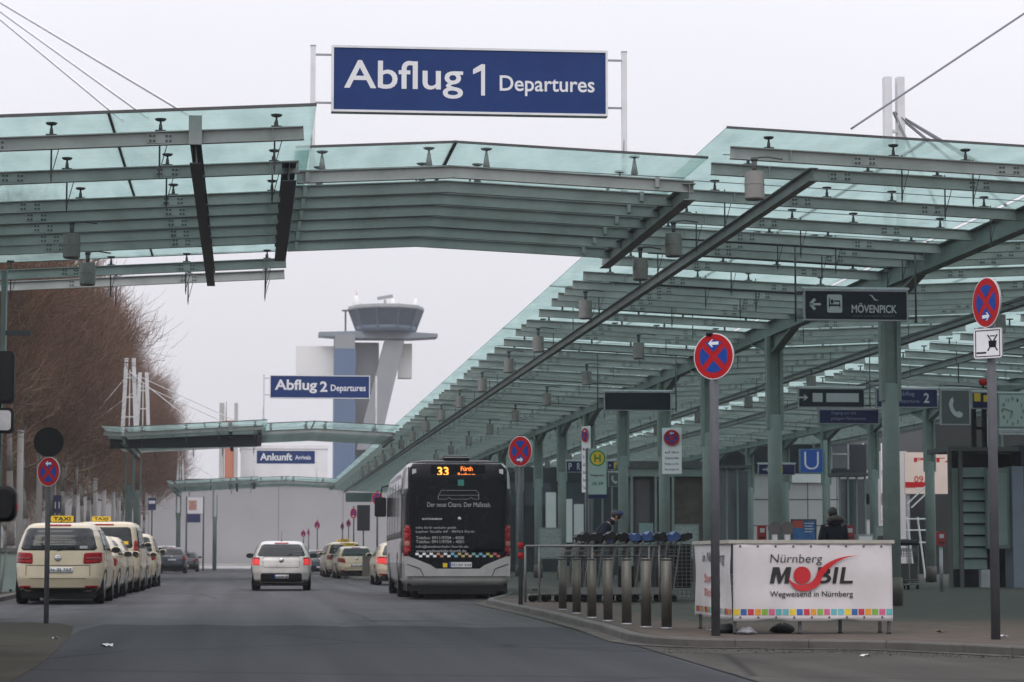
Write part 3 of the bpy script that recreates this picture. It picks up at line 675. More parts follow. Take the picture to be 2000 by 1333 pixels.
MB().box(a, b, 0, 14, 0, 13.8).build("wall", WHITEW, t)
m = MB(); m.box(a - .1, b + .1, -.1, 14, 13.8, 14.2); m.build("roof_edge", WHITEW, t)
def pxx(px, y): return atY(px, 880, y).x
def pxz(py, y): return atY(500, py, y).z
Y_ = 296
MB().box(pxx(439, Y_) - 1.5, pxx(458, Y_) - 1.5, -4, 2, 0, pxz(822, Y_)).build("stair_tower", TERR, t)
for u0, u1 in ((428, 437), (457, 464)): MB().box(pxx(u0, Y_) - 1.5, pxx(u1, Y_) - 1.5, -4.3, 2.3, 0, pxz(788, Y_)).build("pillar", CONCB, t)
m = MB(); m.tube((pxx(441, Y_) - 1.5, -2, pxz(822, Y_)), (pxx(441, Y_) - 1.5, -2, pxz(783, Y_)), .06, .03, 6); m.build("antenna", STEEL_D, t)

# control tower ~400 m away
TB = mat("tower_blue_cladding", (0.075, 0.135, 0.24), 0.5, 0, 0.06, 0.1)
TG = mat("tower_concrete", (0.27, 0.285, 0.30), 0.8, 0, 0.08, 0.1)  # grey lightened in place of thicker haze
TL = mat("tower_pale_panels", (0.80, 0.79, 0.77), 0.7, 0, 0.06, 0.1)
TGL = mat("cab_glass", (0.045, 0.075, 0.105), 0.08, 0, 0.2, 0.2)
YT = 406.0
def T(px, py): p = atY(px, py, YT); return p.x, p.z
tx_, _ = T(735, 700)
t = thing("control_tower", "tall airport control tower with glass cab, blue shaft and leaning grey leg, beyond the canopies", "tower", (tx_, YT, 0))
def tb(name, x0, x1, yt, yb, d0, d1, m):
    a, b = T(x0, yt), T(x1, yt); zb = T(x0, yb)[1]
    return MB().box(a[0] - tx_, b[0] - tx_, d0, d1, max(0, zb), a[1]).build(name, m, t)
tb("shaft", 652, 693, 684, 1200, -3.2, 3, TB); tb("shaft_head", 653, 692, 657, 683.8, -3.1, 3, TG)
tb("rear_slab", 693.2, 741, 668, 1200, 1.2, 4.5, TG); tb("wing", 579, 651.8, 676, 742, 0, 4, TL); tb("wing", 780, 806, 670, 737, 1.4, 4.6, TL)
q = [T(750, 668), T(788, 668), T(738, 880), T(694, 880)]
m = MB(); m.prism([(x - tx_, z) for x, z in q][::-1], (0, -2.5, 0), (1, 0, 0), (0, 0, 1), (0, 3.4, 0)); m.build("leaning_leg", TG, t)
cx = T(754, 600)[0] - tx_
zp = T(740, 668)[1]; zt_ = T(740, 650)[1]
m = MB(); m.lathe([(4.6, zp + .3), (5.4, zp + .6), (5.6, zp + 1.0), (5.6, zt_)], (cx, 0, 0), n=16); m.build("cab_base", TG, t) if False else None
TP = mat("tower_platform_grey", (0.20, 0.235, 0.27), .5, 0, .06, .2)
p = [T(622, 658), T(622, 651), T(760, 648), T(853, 655), T(853, 661), T(800, 664), T(690, 663)]
m = MB(); m.prism([(x - tx_, z) for x, z in p][::-1], (0, -2.4, 0), (1, 0, 0), (0, 0, 1), (0, 4.8, 0)); m.build("platform", TP, t)
zr_ = T(740, 608)[1]; zc = T(740, 599)[1]; w0 = (T(826, 600)[0] - T(682, 600)[0]) / 2; w1 = (T(810, 600)[0] - T(697, 600)[0]) / 2
m = MB(); n8 = 10
m.lathe([(w1, zt_), (w0, zr_)], (cx, 0, 0), n=n8); m.smooth = False; m.sm = [False] * len(m.f); m.build("cab_windows", TGL, t)
m = MB()
for i in range(n8):
    a = 2 * math.pi * i / n8; m.bar((cx + (w1 + .04) * math.cos(a), (w1 + .04) * math.sin(a), zt_), (cx + (w0 + .04) * math.cos(a), (w0 + .04) * math.sin(a), zr_), .22, .22)
m.lathe([(w1 + .1, zt_ - .1), (w1 + .35, zt_ + 1.0), (w1 + .3, zt_ + 1.0)], (cx, 0, 0), n=n8); m.build("cab_frame", mat("cab_frame_blue", (.075, .11, .165), .5, 0, 0), t)
m = MB(); m.lathe([(w0 + .15, zr_), (w0 + .25, zr_ + .2), (w0 + .1, zc - .1), (w0 - .3, zc)], (cx, 0, 0), n=n8); m.sm = [False] * len(m.f); m.build("roof", TG, t)
zc += .3
def X_(px): return T(px, 600)[0] - tx_
m = MB(); m.tube((X_(696), 0, zc), (X_(696), 0, T(0, 561)[1]), .12, .04, 6); m.build("antenna", TERR, t)
m = MB(); m.tube((X_(752), 0, zc), (X_(752), 0, T(0, 578)[1]), .22, .16, 8); m.bar((X_(737), 0, T(0, 576)[1]), (X_(767), 0, T(0, 570.5)[1]), .4, .5); m.build("radar_scanner", GALV, t)
for px, py in ((696, 588), (767, 593), (812, 593)):
    m = MB(); m.lathe([(.05, 0), (.55, .35), (.62, 1.2), (.35, 2.2), (.05, 2.6)], (X_(px), -.5, T(0, py)[1] - 1.2), n=10); m.build("antenna_dome", TL, t)
m = MB(); m.tube((X_(675), 0, zt_), (X_(675), 0, T(0, 602)[1]), .16, .16, 6); m.box(X_(668), X_(700), -.3, .3, T(0, 602)[1], T(0, 599)[1]); m.build("service_mast", STEEL_D, t)
for px in (625, 632, 640, 648, 656, 830, 838, 845, 850):
    m = MB(); m.tube((X_(px), -2, T(0, 654)[1]), (X_(px), -2, T(0, 645)[1]), .05, .05, 4); m.build("railing_post", GALV, t)
for px, h in ((705, 585), (720, 590), (778, 583), (800, 588)):
    m = MB(); m.tube((X_(px), .5, zc), (X_(px), .5, T(0, h)[1]), .07, .04, 5); m.build("antenna", STEEL_D, t)

# terminal buildings at the back of the platform
PAN = mat("terminal_panels", (0.47, 0.465, 0.47), 0.55, 0, 0.05, 0.6)
t = thing("terminal_building", "white panelled terminal front with dark band, behind the blue underground sign", "building", (27, 122, .1))
xl_, xr_ = atY(1463, 1000, 122).x - 27, atY(1692, 1000, 122).x - 27
zt0, zt1 = atY(1500, 925, 122).z - .1, atY(1500, 868, 122).z - .1
MB().box(xl_, xr_, 0, 12, 0, zt0).build("wall", PAN, t)
m = MB()
for zz in (zt0 * .25, zt0 * .5, zt0 * .75): m.box(xl_, xr_, -.012, 0, zz - .02, zz + .02)
for k in range(1, 4): m.box(xl_ + (xr_ - xl_) * k / 4 - .015, xl_ + (xr_ - xl_) * k / 4 + .015, -.012, 0, 0, zt0)
m.build("panel_joints", NAVY, t)
MB().box(xl_, xr_, -.15, 12, zt0, zt1).build("fascia", NAVY, t)
fa = MB().box(atY(1545, 900, 122).x - 27, atY(1612, 900, 122).x - 27, -.17, -.151, atY(1500, 933, 122).z - .35, atY(1500, 926, 122).z - .1).build("shop_lettering_strip", WHITE, t)
f = MB().box(xr_ - 2.6, xr_ - .9, -.2, -.15, zt0 + .25, zt1 - .05).build("window", BGL, t)
m = MB()
for xx in (xr_ - 2.62, xr_ - 1.75, xr_ - .92): m.box(xx - .04, xx + .04, -.24, -.2, zt0 + .2, zt1)
m.box(xr_ - 2.65, xr_ - .85, -.24, -.2, zt0 + .9, zt0 + .98); m.build("window_frame", GALV, f)
t = thing("office_block", "brick red and white office front with small square windows, far behind the thick columns", "building", (33.6, 128, .1))
xa_, xb_ = atY(1690, 1000, 128).x - 33.6, atY(1772, 1000, 128).x - 33.6
MB().box(xa_, xb_, 0, 10, 0, 6.4).build("wall", PAN, t)
for px in (1697, 1733):
    for py in (893, 960, 990):
        p = atY(px, py, 128); w = MB().box(p.x - 33.6 - .28, p.x - 33.6 + .35, -.04, 0, p.z - .75, p.z + .55).build("window", BGL, t)
        m = MB(); m.box(p.x - 33.6 - .33, p.x - 33.6 - .28, -.07, 0, p.z - .8, p.z + .6); m.box(p.x - 33.6 + .35, p.x - 33.6 + .40, -.07, 0, p.z - .8, p.z + .6); m.build("frame", WHITE, w)
t = thing("advert_hoarding", "cream and red advertising hoarding reading 0911, right of the thick near column", "hoarding", (atY(1812, 950, 118).x, 118, .1))
bx = atY(1812, 950, 118).x
CREAM = mat("hoarding_cream", (0.66, 0.55, 0.48), 0.6, 0, 0.06, 1)
za, zb2 = atY(1812, 965, 118).z - .1, atY(1812, 884, 118).z - .1
MB().box(atY(1768, 950, 118).x - bx, atY(1872, 950, 118).x - bx, 0, .15, za, zb2).build("board", CREAM, t)
for px in (1775, 1865): MB().box(atY(px, 950, 118).x - bx - .08, atY(px, 950, 118).x - bx + .08, .16, .3, 0, zb2).build("post", GALV, t)
MB().box(atY(1768, 950, 118).x - bx, atY(1812, 950, 118).x - bx, -.012, -.001, atY(1812, 953, 118).z - .1, atY(1812, 942, 118).z - .1).build("red_band", REDS, t)
words("0911", (atY(1773, 0, 118).x - bx, atY(0, 937, 118).z - .1, atY(1806, 0, 118).x - bx, atY(0, 924, 118).z - .1), REDS, t, -.002, .01)
words("www.sd", (atY(1776, 0, 118).x - bx, atY(0, 951, 118).z - .1, atY(1806, 0, 118).x - bx, atY(0, 945, 118).z - .1), WHITE, t, -.013, .01)
words("P-TA", (atY(1773, 0, 118).x - bx, atY(0, 896, 118).z - .1, atY(1862, 0, 118).x - bx, atY(0, 887, 118).z - .1), REDS, t, -.002, .02)
t = thing("terminal_wing", "long low terminal wing of dark glass and white panels far behind the platform columns", "building", (22, 158, .1))
MB().box(-9.5, 40, 0, 16, 0, 6.6).build("wall", NAVY, t)
for k, (u0, u1, v0, v1) in enumerate(((1066, 1086, 962, 1060), (1104, 1118, 975, 1060), (1121, 1140, 985, 1060), (1160, 1176, 960, 1060), (1186, 1234, 952, 1060), (1409, 1442, 905, 1060))):
    a, b = atY(u0, v0, 157.9), atY(u1, v1, 157.9)
    MB().box(a.x - 22, b.x - 22, -.1, -.005, max(.02, b.z - .1), a.z - .1).build("white_panel", WHITEW, t)
for k in range(8): MB().box(-9 + 2.1 * k, -7.4 + 2.1 * k, -.05, -.004, 4.2, 5.6).build("window", BGL, t)
t = thing("back_building", "dark glazed terminal building closing the view behind the right hand columns", "building", (60, 132, .1))
MB().box(-24.5, 40, 0, 30, 0, 8.5).build("wall", mat("dark_curtain_wall", (0.022, 0.026, 0.026), 0.35, 0, 0.15, 0.3, spec=.2), t)
m = MB()
for k in range(12): m.box(-24 + 3 * k - .06, -24 + 3 * k + .06, -.08, -.002, 0, 8.5)
m.build("mullions", COLM, t)

# waiting pavilion between the columns
WOOD = mat("dark_timber", (0.060, 0.050, 0.042), 0.6, 0, 0.3, 3)
t = thing("waiting_pavilion", "dark glazed pavilion with flat green roof edge among the platform columns", "pavilion", (14.9, 90, .1))
u0, u1 = atY(1232, 1000, 90).x - 14.9, atY(1386, 1000, 90).x - 14.9; H = atY(1300, 908, 90).z - .1
m = MB(); m.box(u0 - .1, u1 + .1, -.1, 3.1, H - .12, H + .12); m.build("roof", STEEL_D, t)
m = MB(); m.box(u0, u1, -.02, 3, H - .42, H - .12); m.build("fascia", COLM, t)
for x in (u0 + .04, u0 + .9, (u0 + u1) / 2 + .1, u1 - .04): MB().box(x - .04, x + .04, -.03, .05, 0, H - .42).build("post", COLM, t)
MB().box((u0 + u1) / 2 + .15, u1 - .1, .2, 2.6, 0, H - .45).build("timber_cabin", WOOD, t)
MB().box(u0 + .06, (u0 + u1) / 2, 2.5, 2.55, .1, H - .45).build("rear_glass", BGL, t)
MB().box(u0 + .35, u0 + .85, .3, .36, 1.35, 2.2).build("timetable", mat("timetable_paper", (0.22, 0.33, 0.33), .5, 0, .1, 8), t)

# lift enclosure with green louvres at the right edge
LOUV = mat("green_louvre", (0.13, 0.18, 0.168), 0.45, 0, 0.1, 2)
t = thing("lift_enclosure", "tall green louvred lift enclosure with dark corner posts at the right edge of the platform", "lift", (19.6, 71, .1))
def lx(px): return atY(px, 1000, 71).x - 19.6
def lz(py): return max(0.0, atY(1900, py, 71).z - .1)
for px in (1855, 1876): MB().box(lx(px) - .05, lx(px) + .05, -.1, 0, 0, lz(876)).build("corner_post", STEEL_D, t)
m = MB(); m.box(lx(1852), lx(2030), -.12, 2.2, lz(882), lz(873)); m.build("roof_frame", STEEL_D, t)
for k in range(9):
    z0 = lz(1112) + k * (lz(910) - lz(1112)) / 9; z1 = z0 + (lz(910) - lz(1112)) / 9 - .05
    MB().add([(lx(1880), -.06, z0), (lx(1926), -.06, z0), (lx(1926), .03, z1), (lx(1880), .03, z1), (lx(1880), -.02, z0), (lx(1926), -.02, z0), (lx(1926), .06, z1), (lx(1880), .06, z1)],
             [(0, 1, 2, 3), (7, 6, 5, 4), (0, 4, 5, 1), (2, 6, 7, 3), (0, 3, 7, 4), (1, 5, 6, 2)]).build("louvre", LOUV, t)
MB().box(lx(1857), lx(1875), .02, .06, lz(1112), lz(915)).build("side_panel", COLM, t)
MB().box(lx(1879), lx(2030), 1.0, 1.1, 0, lz(884)).build("rear_panel", NAVY, t)
m = MB(); m.box(lx(1922), lx(1966), -.35, -.1, lz(1072), lz(915)); c = m.build("vending_cabinet", LOUV, t)
MB().box(lx(1928), lx(1960), -.37, -.351, lz(1065), lz(925)).build("cabinet_door", COLM, c)
MB().box(lx(1909), lx(1930), -.3, -.05, 0, lz(1113)).build("bin_unit", GALV, t)
MB().box(lx(1968), lx(1990), -.5, .3, 0, lz(912)).build("blue_grey_pier", mat("blue_grey_panel", (0.17, 0.20, 0.25), .5, 0, .08, 2), t)
MB().box(lx(1992), lx(2040), -.2, .8, 0, lz(870)).build("dark_wall", NAVY, t)

# ------------------------------------------------------------------ trees
BARK = mat("pale_bark", (0.25, 0.24, 0.22), 0.9, 0, 0.25, 3, bump=0.4)
TWIG = mat("red_brown_twigs", (0.20, 0.096, 0.058), 0.85, 0, 0.35, 0.9, stain=(0.085, 0.068, 0.038), det=3)
BRN = mat("grey_brown_branches", (0.27, 0.185, 0.125), 0.85, 0, 0.3, 1.2)
TIP = mat("twig_tips", (0.25, 0.15, 0.125), 0.8, 0, 0.25, 2)
def tree_meshes(seed, hb=4.7):
    g = np.random.default_rng(seed)
    H = 12.5; trunk = MB(); pts = [Vector((0, 0, 0))]
    for k in range(1, 9): pts.append(Vector((g.normal(0, .07), g.normal(0, .07), H * .88 * k / 8)))
    for k in range(8): trunk.tube(pts[k], pts[k + 1], .17 * (1 - k / 9), .17 * (1 - (k + 1) / 9), n=9)
    B0, B1, RA, RB = [], [], [], []
    def seg(a, b, ra, rb): B0.append(a); B1.append(b); RA.append(ra); RB.append(rb)
    tips = []
    def limb(p, d, L, r, depth):
        n = 4; q = np.array(p, float); d = np.array(d, float)
        for i in range(n):
            d = d + g.normal(0, .16, 3) + np.array([0, 0, .13]); d /= np.linalg.norm(d)
            e = q + d * L / n; r2 = r * (1 - .62 * (i + 1) / n)
            seg(q, e, r * (1 - .62 * i / n), r2)
            if depth < 3 and i > 0 or depth == 0:
                for _ in range(3 if depth < 2 else 2):
                    t = g.normal(0, 1, 3); dd = d * .75 + t / np.linalg.norm(t) * .75; dd /= np.linalg.norm(dd)
                    limb(e, dd, L * g.uniform(.45, .62), r2 * .7, depth + 1)
            if depth >= 1: tips.append((e, d.copy()))
            q = e
    for k in range(23):
        f = k / 22; h = hb + (H - 1.6 - hb) * f; az = 2.4 * k + g.normal(0, .3)
        L = (2.1 + 2.5 * f if f < .4 else 3.1 if f < .55 else 3.1 - 2.6 * (f - .55)) * g.uniform(.85, 1.1)
        up = .25 + .9 * f
        d = np.array([math.cos(az), math.sin(az), up]); d /= np.linalg.norm(d)
        limb((0, 0, h), d, L, .055, 0 if L > 2.6 else 1)
    br = segs_mesh("branches", B0, B1, RA, RB, 4)
    tp = np.array([t[0] for t in tips]); td = np.array([t[1] for t in tips]); k = len(tp)
    sel = g.integers(0, k, 14500)
    p0 = tp[sel] + g.normal(0, .26, (14500, 3)); d = td[sel] * .7 + g.normal(0, .45, (14500, 3)) + np.array([0, 0, .55])
    out = p0 * np.array([1, 1, 0]); out /= np.maximum(np.linalg.norm(out, axis=1, keepdims=True), .1); d += out * .35
    d /= np.linalg.norm(d, axis=1, keepdims=True)
    L = g.uniform(.35, .95, 14500); p1 = p0 + d * L[:, None]
    rr = g.uniform(.006, .013, 14500)
    tw = segs_mesh("twigs", p0, p1, rr, rr * .35, 3)
    cut = np.where(np.linalg.norm(p1[:, :2], axis=1) > 2.4)[0][:5000]
    p2 = p1[cut]; d2 = d[cut] + g.normal(0, .15, (len(cut), 3)) + np.array([0, 0, .25]); d2 /= np.linalg.norm(d2, axis=1, keepdims=True)
    ti = segs_mesh("tips", p2, p2 + d2 * g.uniform(.2, .55, len(cut))[:, None], rr[cut] * .6, rr[cut] * .25, 3)
    tm_ = trunk.mesh("trunk", BARK); br.materials.append(BRN); tw.materials.append(TWIG); ti.materials.append(TIP)
    return tm_, br, tw, ti
TREES = [tree_meshes(s) for s in (3, 8, 21)]; LOW_TREE = tree_meshes(33, 1.4)
yy = 93.0; i = 0
while yy < 232:
    row = 0
    g_ = random.Random(100 + i)
    x = -9.2 + g_.uniform(-.35, .35)
    r = thing("bare_tree", "bare red brown street tree, %s from the near end of the taxi rank row" % ORD[i], "tree", (x, yy, .1), g_.uniform(0, 6.28), "bare trees along the taxi rank")
    s_ = g_.uniform(.93, 1.06); r.scale = (s_, s_, s_)
    tm_, br, tw, ti = TREES[i % 3]
    link("trunk", tm_, r); cr = link("crown", tw, r); link("branches", br, r); link("twig_tips", ti, cr)
    i += 1; yy += 8.3 + g_.uniform(-.6, .6)
i = 0
for yy in (99, 113, 128, 145, 163, 187, 210):
    g_ = random.Random(300 + i)
    r = thing("bare_tree", "bare red brown tree, %s in the second row behind the street trees" % ORD[i], "tree", (-16.5 + g_.uniform(-1, 1), yy, .1), g_.uniform(0, 6.28), "bare trees of the second row")
    r.scale = (1.12, 1.12, 1.08); tm_, br, tw, ti = LOW_TREE
    link("trunk", tm_, r); cr = link("crown", tw, r); link("branches", br, r); i += 1
# pale stake frames and lamp posts among the trunks
for i, (px, d, top) in enumerate(((38, 100, 845), (76, 112, 890), (104, 122, 905), (186, 150, 938), (203, 158, 962), (221, 166, 965), (232, 172, 975))):
    x = atY(px, 1000, d).x; z = atY(px, top, d).z
    r = thing("pale_post", "pale round post, %s from the left between the tree trunks" % ORD[i], "post", (x, d, .1), 0, "pale posts between the trunks")
    m = MB(); m.lathe([(.13, 0), (.12, z - .15), (.10, z - .1)], n=12); m.build("shaft", CONCB, r)
    m = MB(); m.lathe([(.15, z - .1), (.15, z - .05), (.05, z)], n=12); m.build("cap", GALV, r)
for i, px in enumerate((-30, 2)):
    t = thing("waste_container", "dark green waste container %s on the left pavement" % ("nearest the frame edge" if i == 0 else "behind the pale post"), "container", (atY(px, 1000, 62 + 3 * i).x - .1, 62 + 3 * i, .1))
    MB().prism([(-.5, .12), (.5, .12), (.62, 1.1), (-.62, 1.1)], (0, -.35, 0), (1, 0, 0), (0, 0, 1), (0, .7, 0)).build("body", COLM, t)
    m = MB(); m.box(-.65, .65, -.4, .4, 1.1, 1.2); m.build("lid", STEEL_D, t)
    for s in (-.4, .4):
        m = MB(); m.lathe([(.10, -.03), (.10, .03)], (s, -.3, .10), n=12, axis='x'); m.build("wheel", RUBBER, t)

t = thing("stair_railing", "white metal stair railing with slanting stringer right of the thick near column", "railing", (atY(1770, 1000, 104).x, 104, .1 + G(104)))
def rr_(px, py): v = atY(px, py, 104); return (v.x - t.location.x, 0, v.z - t.location.z)
m = MB()
for a, b in (((1768, 1014), (1815, 1014)), ((1768, 1036), (1815, 1036)), ((1768, 1060), (1815, 1060)), ((1772, 985), (1808, 950)), ((1780, 992), (1812, 962))): m.tube(rr_(*a), rr_(*b), .035, .035, 6)
m.build("rails", WHITE_S, t)
for px in (1771, 1792, 1812): m = MB(); m.tube((rr_(px, 0)[0], 0, 0), rr_(px, 1010), .04, .04, 6); m.build("post", WHITE_S, t)
t = thing("leaflet_box", "pale leaflet box on the platform right of the hooded person", "box", (atY(1690, 1000, 92).x, 92, .1 + G(92)))
MB().box(-.3, .3, 0, .4, .9, 1.7).build("box", GALV, t); MB().box(-.24, .24, -.012, -.001, 1.3, 1.62).build("window", WHITE, t); MB().box(-.05, .05, .1, .2, 0, .9).build("post", STEEL_D, t)

for i, (u0, u1, y, top, nm) in enumerate(((1158, 1214, 101, 905, "glass wind shelter with green frame behind the bus stop sign"), (1398, 1462, 108, 915, "glass wind shelter with green frame left of the white terminal front"), (1640, 1690, 97, 930, "glass wind shelter with green frame between the two right hand columns"))):
    a, b = atY(u0, 1000, y), atY(u1, 1000, y); g = .1 + G(y); w = b.x - a.x; h = atY(u0, top, y).z - g
    t = thing("wind_shelter", nm, "shelter", (a.x, y, g))
    for k in range(4): MB().box(w * k / 3 - .035, w * k / 3 + .035, -.04, .04, 0, h).build("mullion", COLM, t)
    for k in range(3): MB().box(w * k / 3 + .04, w * (k + 1) / 3 - .04, -.008, .008, .15, h - .12).build("pane", BGL, t)
    m = MB(); m.box(-.15, w + .15, -.2, 1.3, h, h + .12); m.build("roof", STEEL_D, t)
    m = MB(); m.box(.1, w - .1, .45, .85, .42, .47); m.box(.2, .26, .5, .8, 0, .42); m.box(w - .26, w - .2, .5, .8, 0, .42); m.build("bench", GALV, t)
for i, (px, y, nm) in enumerate(((1075, 94, "timetable case on two posts between the left platform columns"), (1340, 84, "timetable case on two posts in front of the dark pavilion"), (1730, 88, "timetable case on two posts left of the thick near column"))):
    a = atY(px, 1000, y); g = .1 + G(y); t = thing("timetable_case", nm, "timetable", (a.x, y, g))
    MB().box(-.42, .42, -.05, .05, .8, 1.95).build("case", COLM, t); MB().box(-.37, .37, -.058, -.052, .86, 1.89).build("sheet", mat("timetable_pale", (.30, .34, .34), .4, 0, .25, 14), t)
    for s in (-.38, .38): MB().box(s - .03, s + .03, -.03, .03, 0, .8).build("post", STEEL_D, t)
# ------------------------------------------------------------------ vehicles
TAXI = mat("taxi_ivory_paint", (0.54, 0.46, 0.325), 0.3, 0, 0.06, 1.5, coat=0.4, spec=0.4)
SILVER = mat("white_silver_paint", (0.58, 0.565, 0.545), 0.3, 0, 0.06, 2, coat=0.6, stain=(0.42, 0.40, 0.36))
DKBLUE = mat("dark_blue_paint", (0.035, 0.050, 0.068), 0.28, 0, 0.06, 2, coat=0.6)
BLACKP = mat("black_paint", (0.02, 0.022, 0.024), 0.25, 0, 0.06, 2, coat=0.6)
BUSW = mat("bus_silver_paint", (0.38, 0.376, 0.372), 0.3, 0, 0.08, 1.2, coat=0.5, stain=(0.28, 0.275, 0.27))
BUSB = mat("bus_black_panel", (0.005, 0.006, 0.009), 0.25, 0, 0.1, 2, spec=0.12)
PLATE = mat("number_plate", (0.60, 0.61, 0.62), 0.5, 0, 0.05, 8)
CHROME = mat("chrome", (0.62, 0.63, 0.64), 0.18, 1.0, 0)
RIM = mat("alloy_rim", (0.30, 0.31, 0.32), 0.35, 0.8, 0.1, 6)
BRAKE = mat("lit_brake_lamp", (0.6, 0.02, 0.02), 0.2, 0, 0, emit=((1.0, 0.03, 0.035), 0.34))
LED = mat("led_amber", (0.9, 0.35, 0.02), 0.4, 0, 0, emit=((1.0, 0.42, 0.06), 1.7))
LED2 = mat("led_orange", (0.9, 0.25, 0.02), 0.4, 0, 0, emit=((1.0, 0.22, 0.04), 1.5))
TXT_G = mat("silver_lettering", (0.38, 0.38, 0.38), 0.5, 0, 0)
SEATC = mat("grey_interior", (0.06, 0.065, 0.07), 0.8, 0, 0.2, 4)

def lerp_table(tab, z):
    if z <= tab[0][0]: return tab[0][1:]
    for a, b in zip(tab, tab[1:]):
        if z <= b[0]:
            t = (z - a[0]) / (b[0] - a[0]); t = t * t * (3 - 2 * t) * .35 + t * .65
            return tuple(p + (q - p) * t for p, q in zip(a[1:], b[1:]))
    return tab[-1][1:]
class Body:
    """plan slices: table rows (z, half width, rear y, front y); superellipse plan of power n"""
    def __init__(s, tab, n=6.0): s.tab = tab; s.n = n
    def at(s, z):
        w, r, f = lerp_table(s.tab, z); return w, (r + f) / 2, (f - r) / 2
    def ry(s, x, z):
        w, c, l = s.at(z); u = min(.9995, abs(x) / w); return c - l * (1 - u ** s.n) ** (1 / s.n)
    def sx(s, y, z):
        w, c, l = s.at(z); u = min(.9995, abs(y - c) / l); return w * (1 - u ** s.n) ** (1 / s.n)
    def mesh(s, levels=26, k=72):
        m = MB(); z0, z1 = s.tab[0][0], s.tab[-1][0]; m.smooth = True; vs = []
        zs = sorted(set([z0 + (z1 - z0) * i / levels for i in range(levels + 1)] + [r[0] for r in s.tab]))
        e = 2 / s.n
        for z in zs:
            w, c, l = s.at(z)
            for i in range(k):
                a = 2 * math.pi * (i + .5) / k; ca, sa = math.cos(a), math.sin(a)
                # blend of angle and arc so that the flat sides also get points
                vs.append((w * math.copysign(abs(ca) ** e, ca), c + l * math.copysign(abs(sa) ** e, sa), z))
        L = len(zs)
        fs = [(j * k + i, j * k + (i + 1) % k, (j + 1) * k + (i + 1) % k, (j + 1) * k + i) for j in range(L - 1) for i in range(k)]
        fs += [tuple(range(k - 1, -1, -1)), tuple((L - 1) * k + i for i in range(k))]
        m.add(vs, fs); return m
    def rear(s, xa, xb, za, zb, off=.006, r=.0, nx=12, nz=8, taper=(1, 1), skew=0.0, th=.012):
        """closed patch lying on the rear face; taper scales width at bottom/top about its middle; skew lifts outer end"""
        m = MB(); m.smooth = True; cx = (xa + xb) / 2; hw = (xb - xa) / 2; hh = (zb - za) / 2; F_, B_ = [], []
        for j in range(nz + 1):
            v = j / nz; d = abs(v - .5) * 2 * hh - (hh - r)
            q = (r - math.sqrt(max(0, r * r - d * d))) if (r > 0 and d > 0) else 0
            w = hw * (taper[0] + (taper[1] - taper[0]) * v) - q
            for i in range(nx + 1):
                x = cx + w * (2 * i / nx - 1); z = za + v * (zb - za) + skew * abs(x - cx) * (1 if abs(x) > abs(cx) else -1)
                y = s.ry(x, z); F_.append((x, y - off, z)); B_.append((x, y - off + th, z))
        k = (nx + 1) * (nz + 1); ix = lambda i, j: j * (nx + 1) + i
        fs = [(ix(i, j), ix(i + 1, j), ix(i + 1, j + 1), ix(i, j + 1)) for j in range(nz) for i in range(nx)]
        fs += [(b + k, a + k, d + k, c + k) for a, b, c, d in fs]
        for i in range(nx): fs += [(ix(i, 0), ix(i, 0) + k, ix(i + 1, 0) + k, ix(i + 1, 0)), (ix(i + 1, nz), ix(i + 1, nz) + k, ix(i, nz) + k, ix(i, nz))]
        for j in range(nz): fs += [(ix(0, j + 1), ix(0, j + 1) + k, ix(0, j) + k, ix(0, j)), (ix(nx, j), ix(nx, j) + k, ix(nx, j + 1) + k, ix(nx, j + 1))]
        m.add(F_ + B_, fs); return m
    def side(s, ya, yb, za, zb, sgn, off=.005, ny=10, nz=6, top=(0, 0), th=.012):
        """closed patch on the side; top=(shift of rear edge, shift of front edge) at the top"""
        m = MB(); m.smooth = True; F_, B_ = [], []
        for j in range(nz + 1):
            v = j / nz; z = za + (zb - za) * v
            for i in range(ny + 1):
                u = i / ny; y = ya + top[0] * v + (yb + top[1] * v - ya - top[0] * v) * u
                x = s.sx(y, z); F_.append((sgn * (x + off), y, z)); B_.append((sgn * (x + off - th), y, z))
        k = (ny + 1) * (nz + 1); ix = lambda i, j: j * (ny + 1) + i
        fs = [(ix(i, j), ix(i + 1, j), ix(i + 1, j + 1), ix(i, j + 1)) for j in range(nz) for i in range(ny)]
        fs += [(b + k, a + k, d + k, c + k) for a, b, c, d in fs]
        for i in range(ny): fs += [(ix(i, 0), ix(i, 0) + k, ix(i + 1, 0) + k, ix(i + 1, 0)), (ix(i + 1, nz), ix(i + 1, nz) + k, ix(i, nz) + k, ix(i, nz))]
        for j in range(nz): fs += [(ix(0, j + 1), ix(0, j + 1) + k, ix(0, j) + k, ix(0, j)), (ix(ny, j), ix(ny, j) + k, ix(ny, j + 1) + k, ix(ny, j + 1))]
        m.add(F_ + B_, fs); return m
    def arch(s, y, z, r, sgn, off=.008):
        m = MB(); vs = [(sgn * (s.sx(y, max(z, s.tab[0][0])) + off), y, z)]
        n = 18; z0 = s.tab[0][0]
        for i in range(n + 1):
            a = math.pi * i / n; yy, zz = y + r * math.cos(a), max(z0, z + r * math.sin(a)); vs.append((sgn * (s.sx(yy, zz) + off), yy, zz))
        m.add(vs + [(v[0] - sgn * .02, v[1], v[2]) for v in vs], [(0, i, i + 1) for i in range(1, n + 1)] + [(n + 2 + i + 1, n + 2 + i, n + 2) for i in range(1, n + 1)]); return m
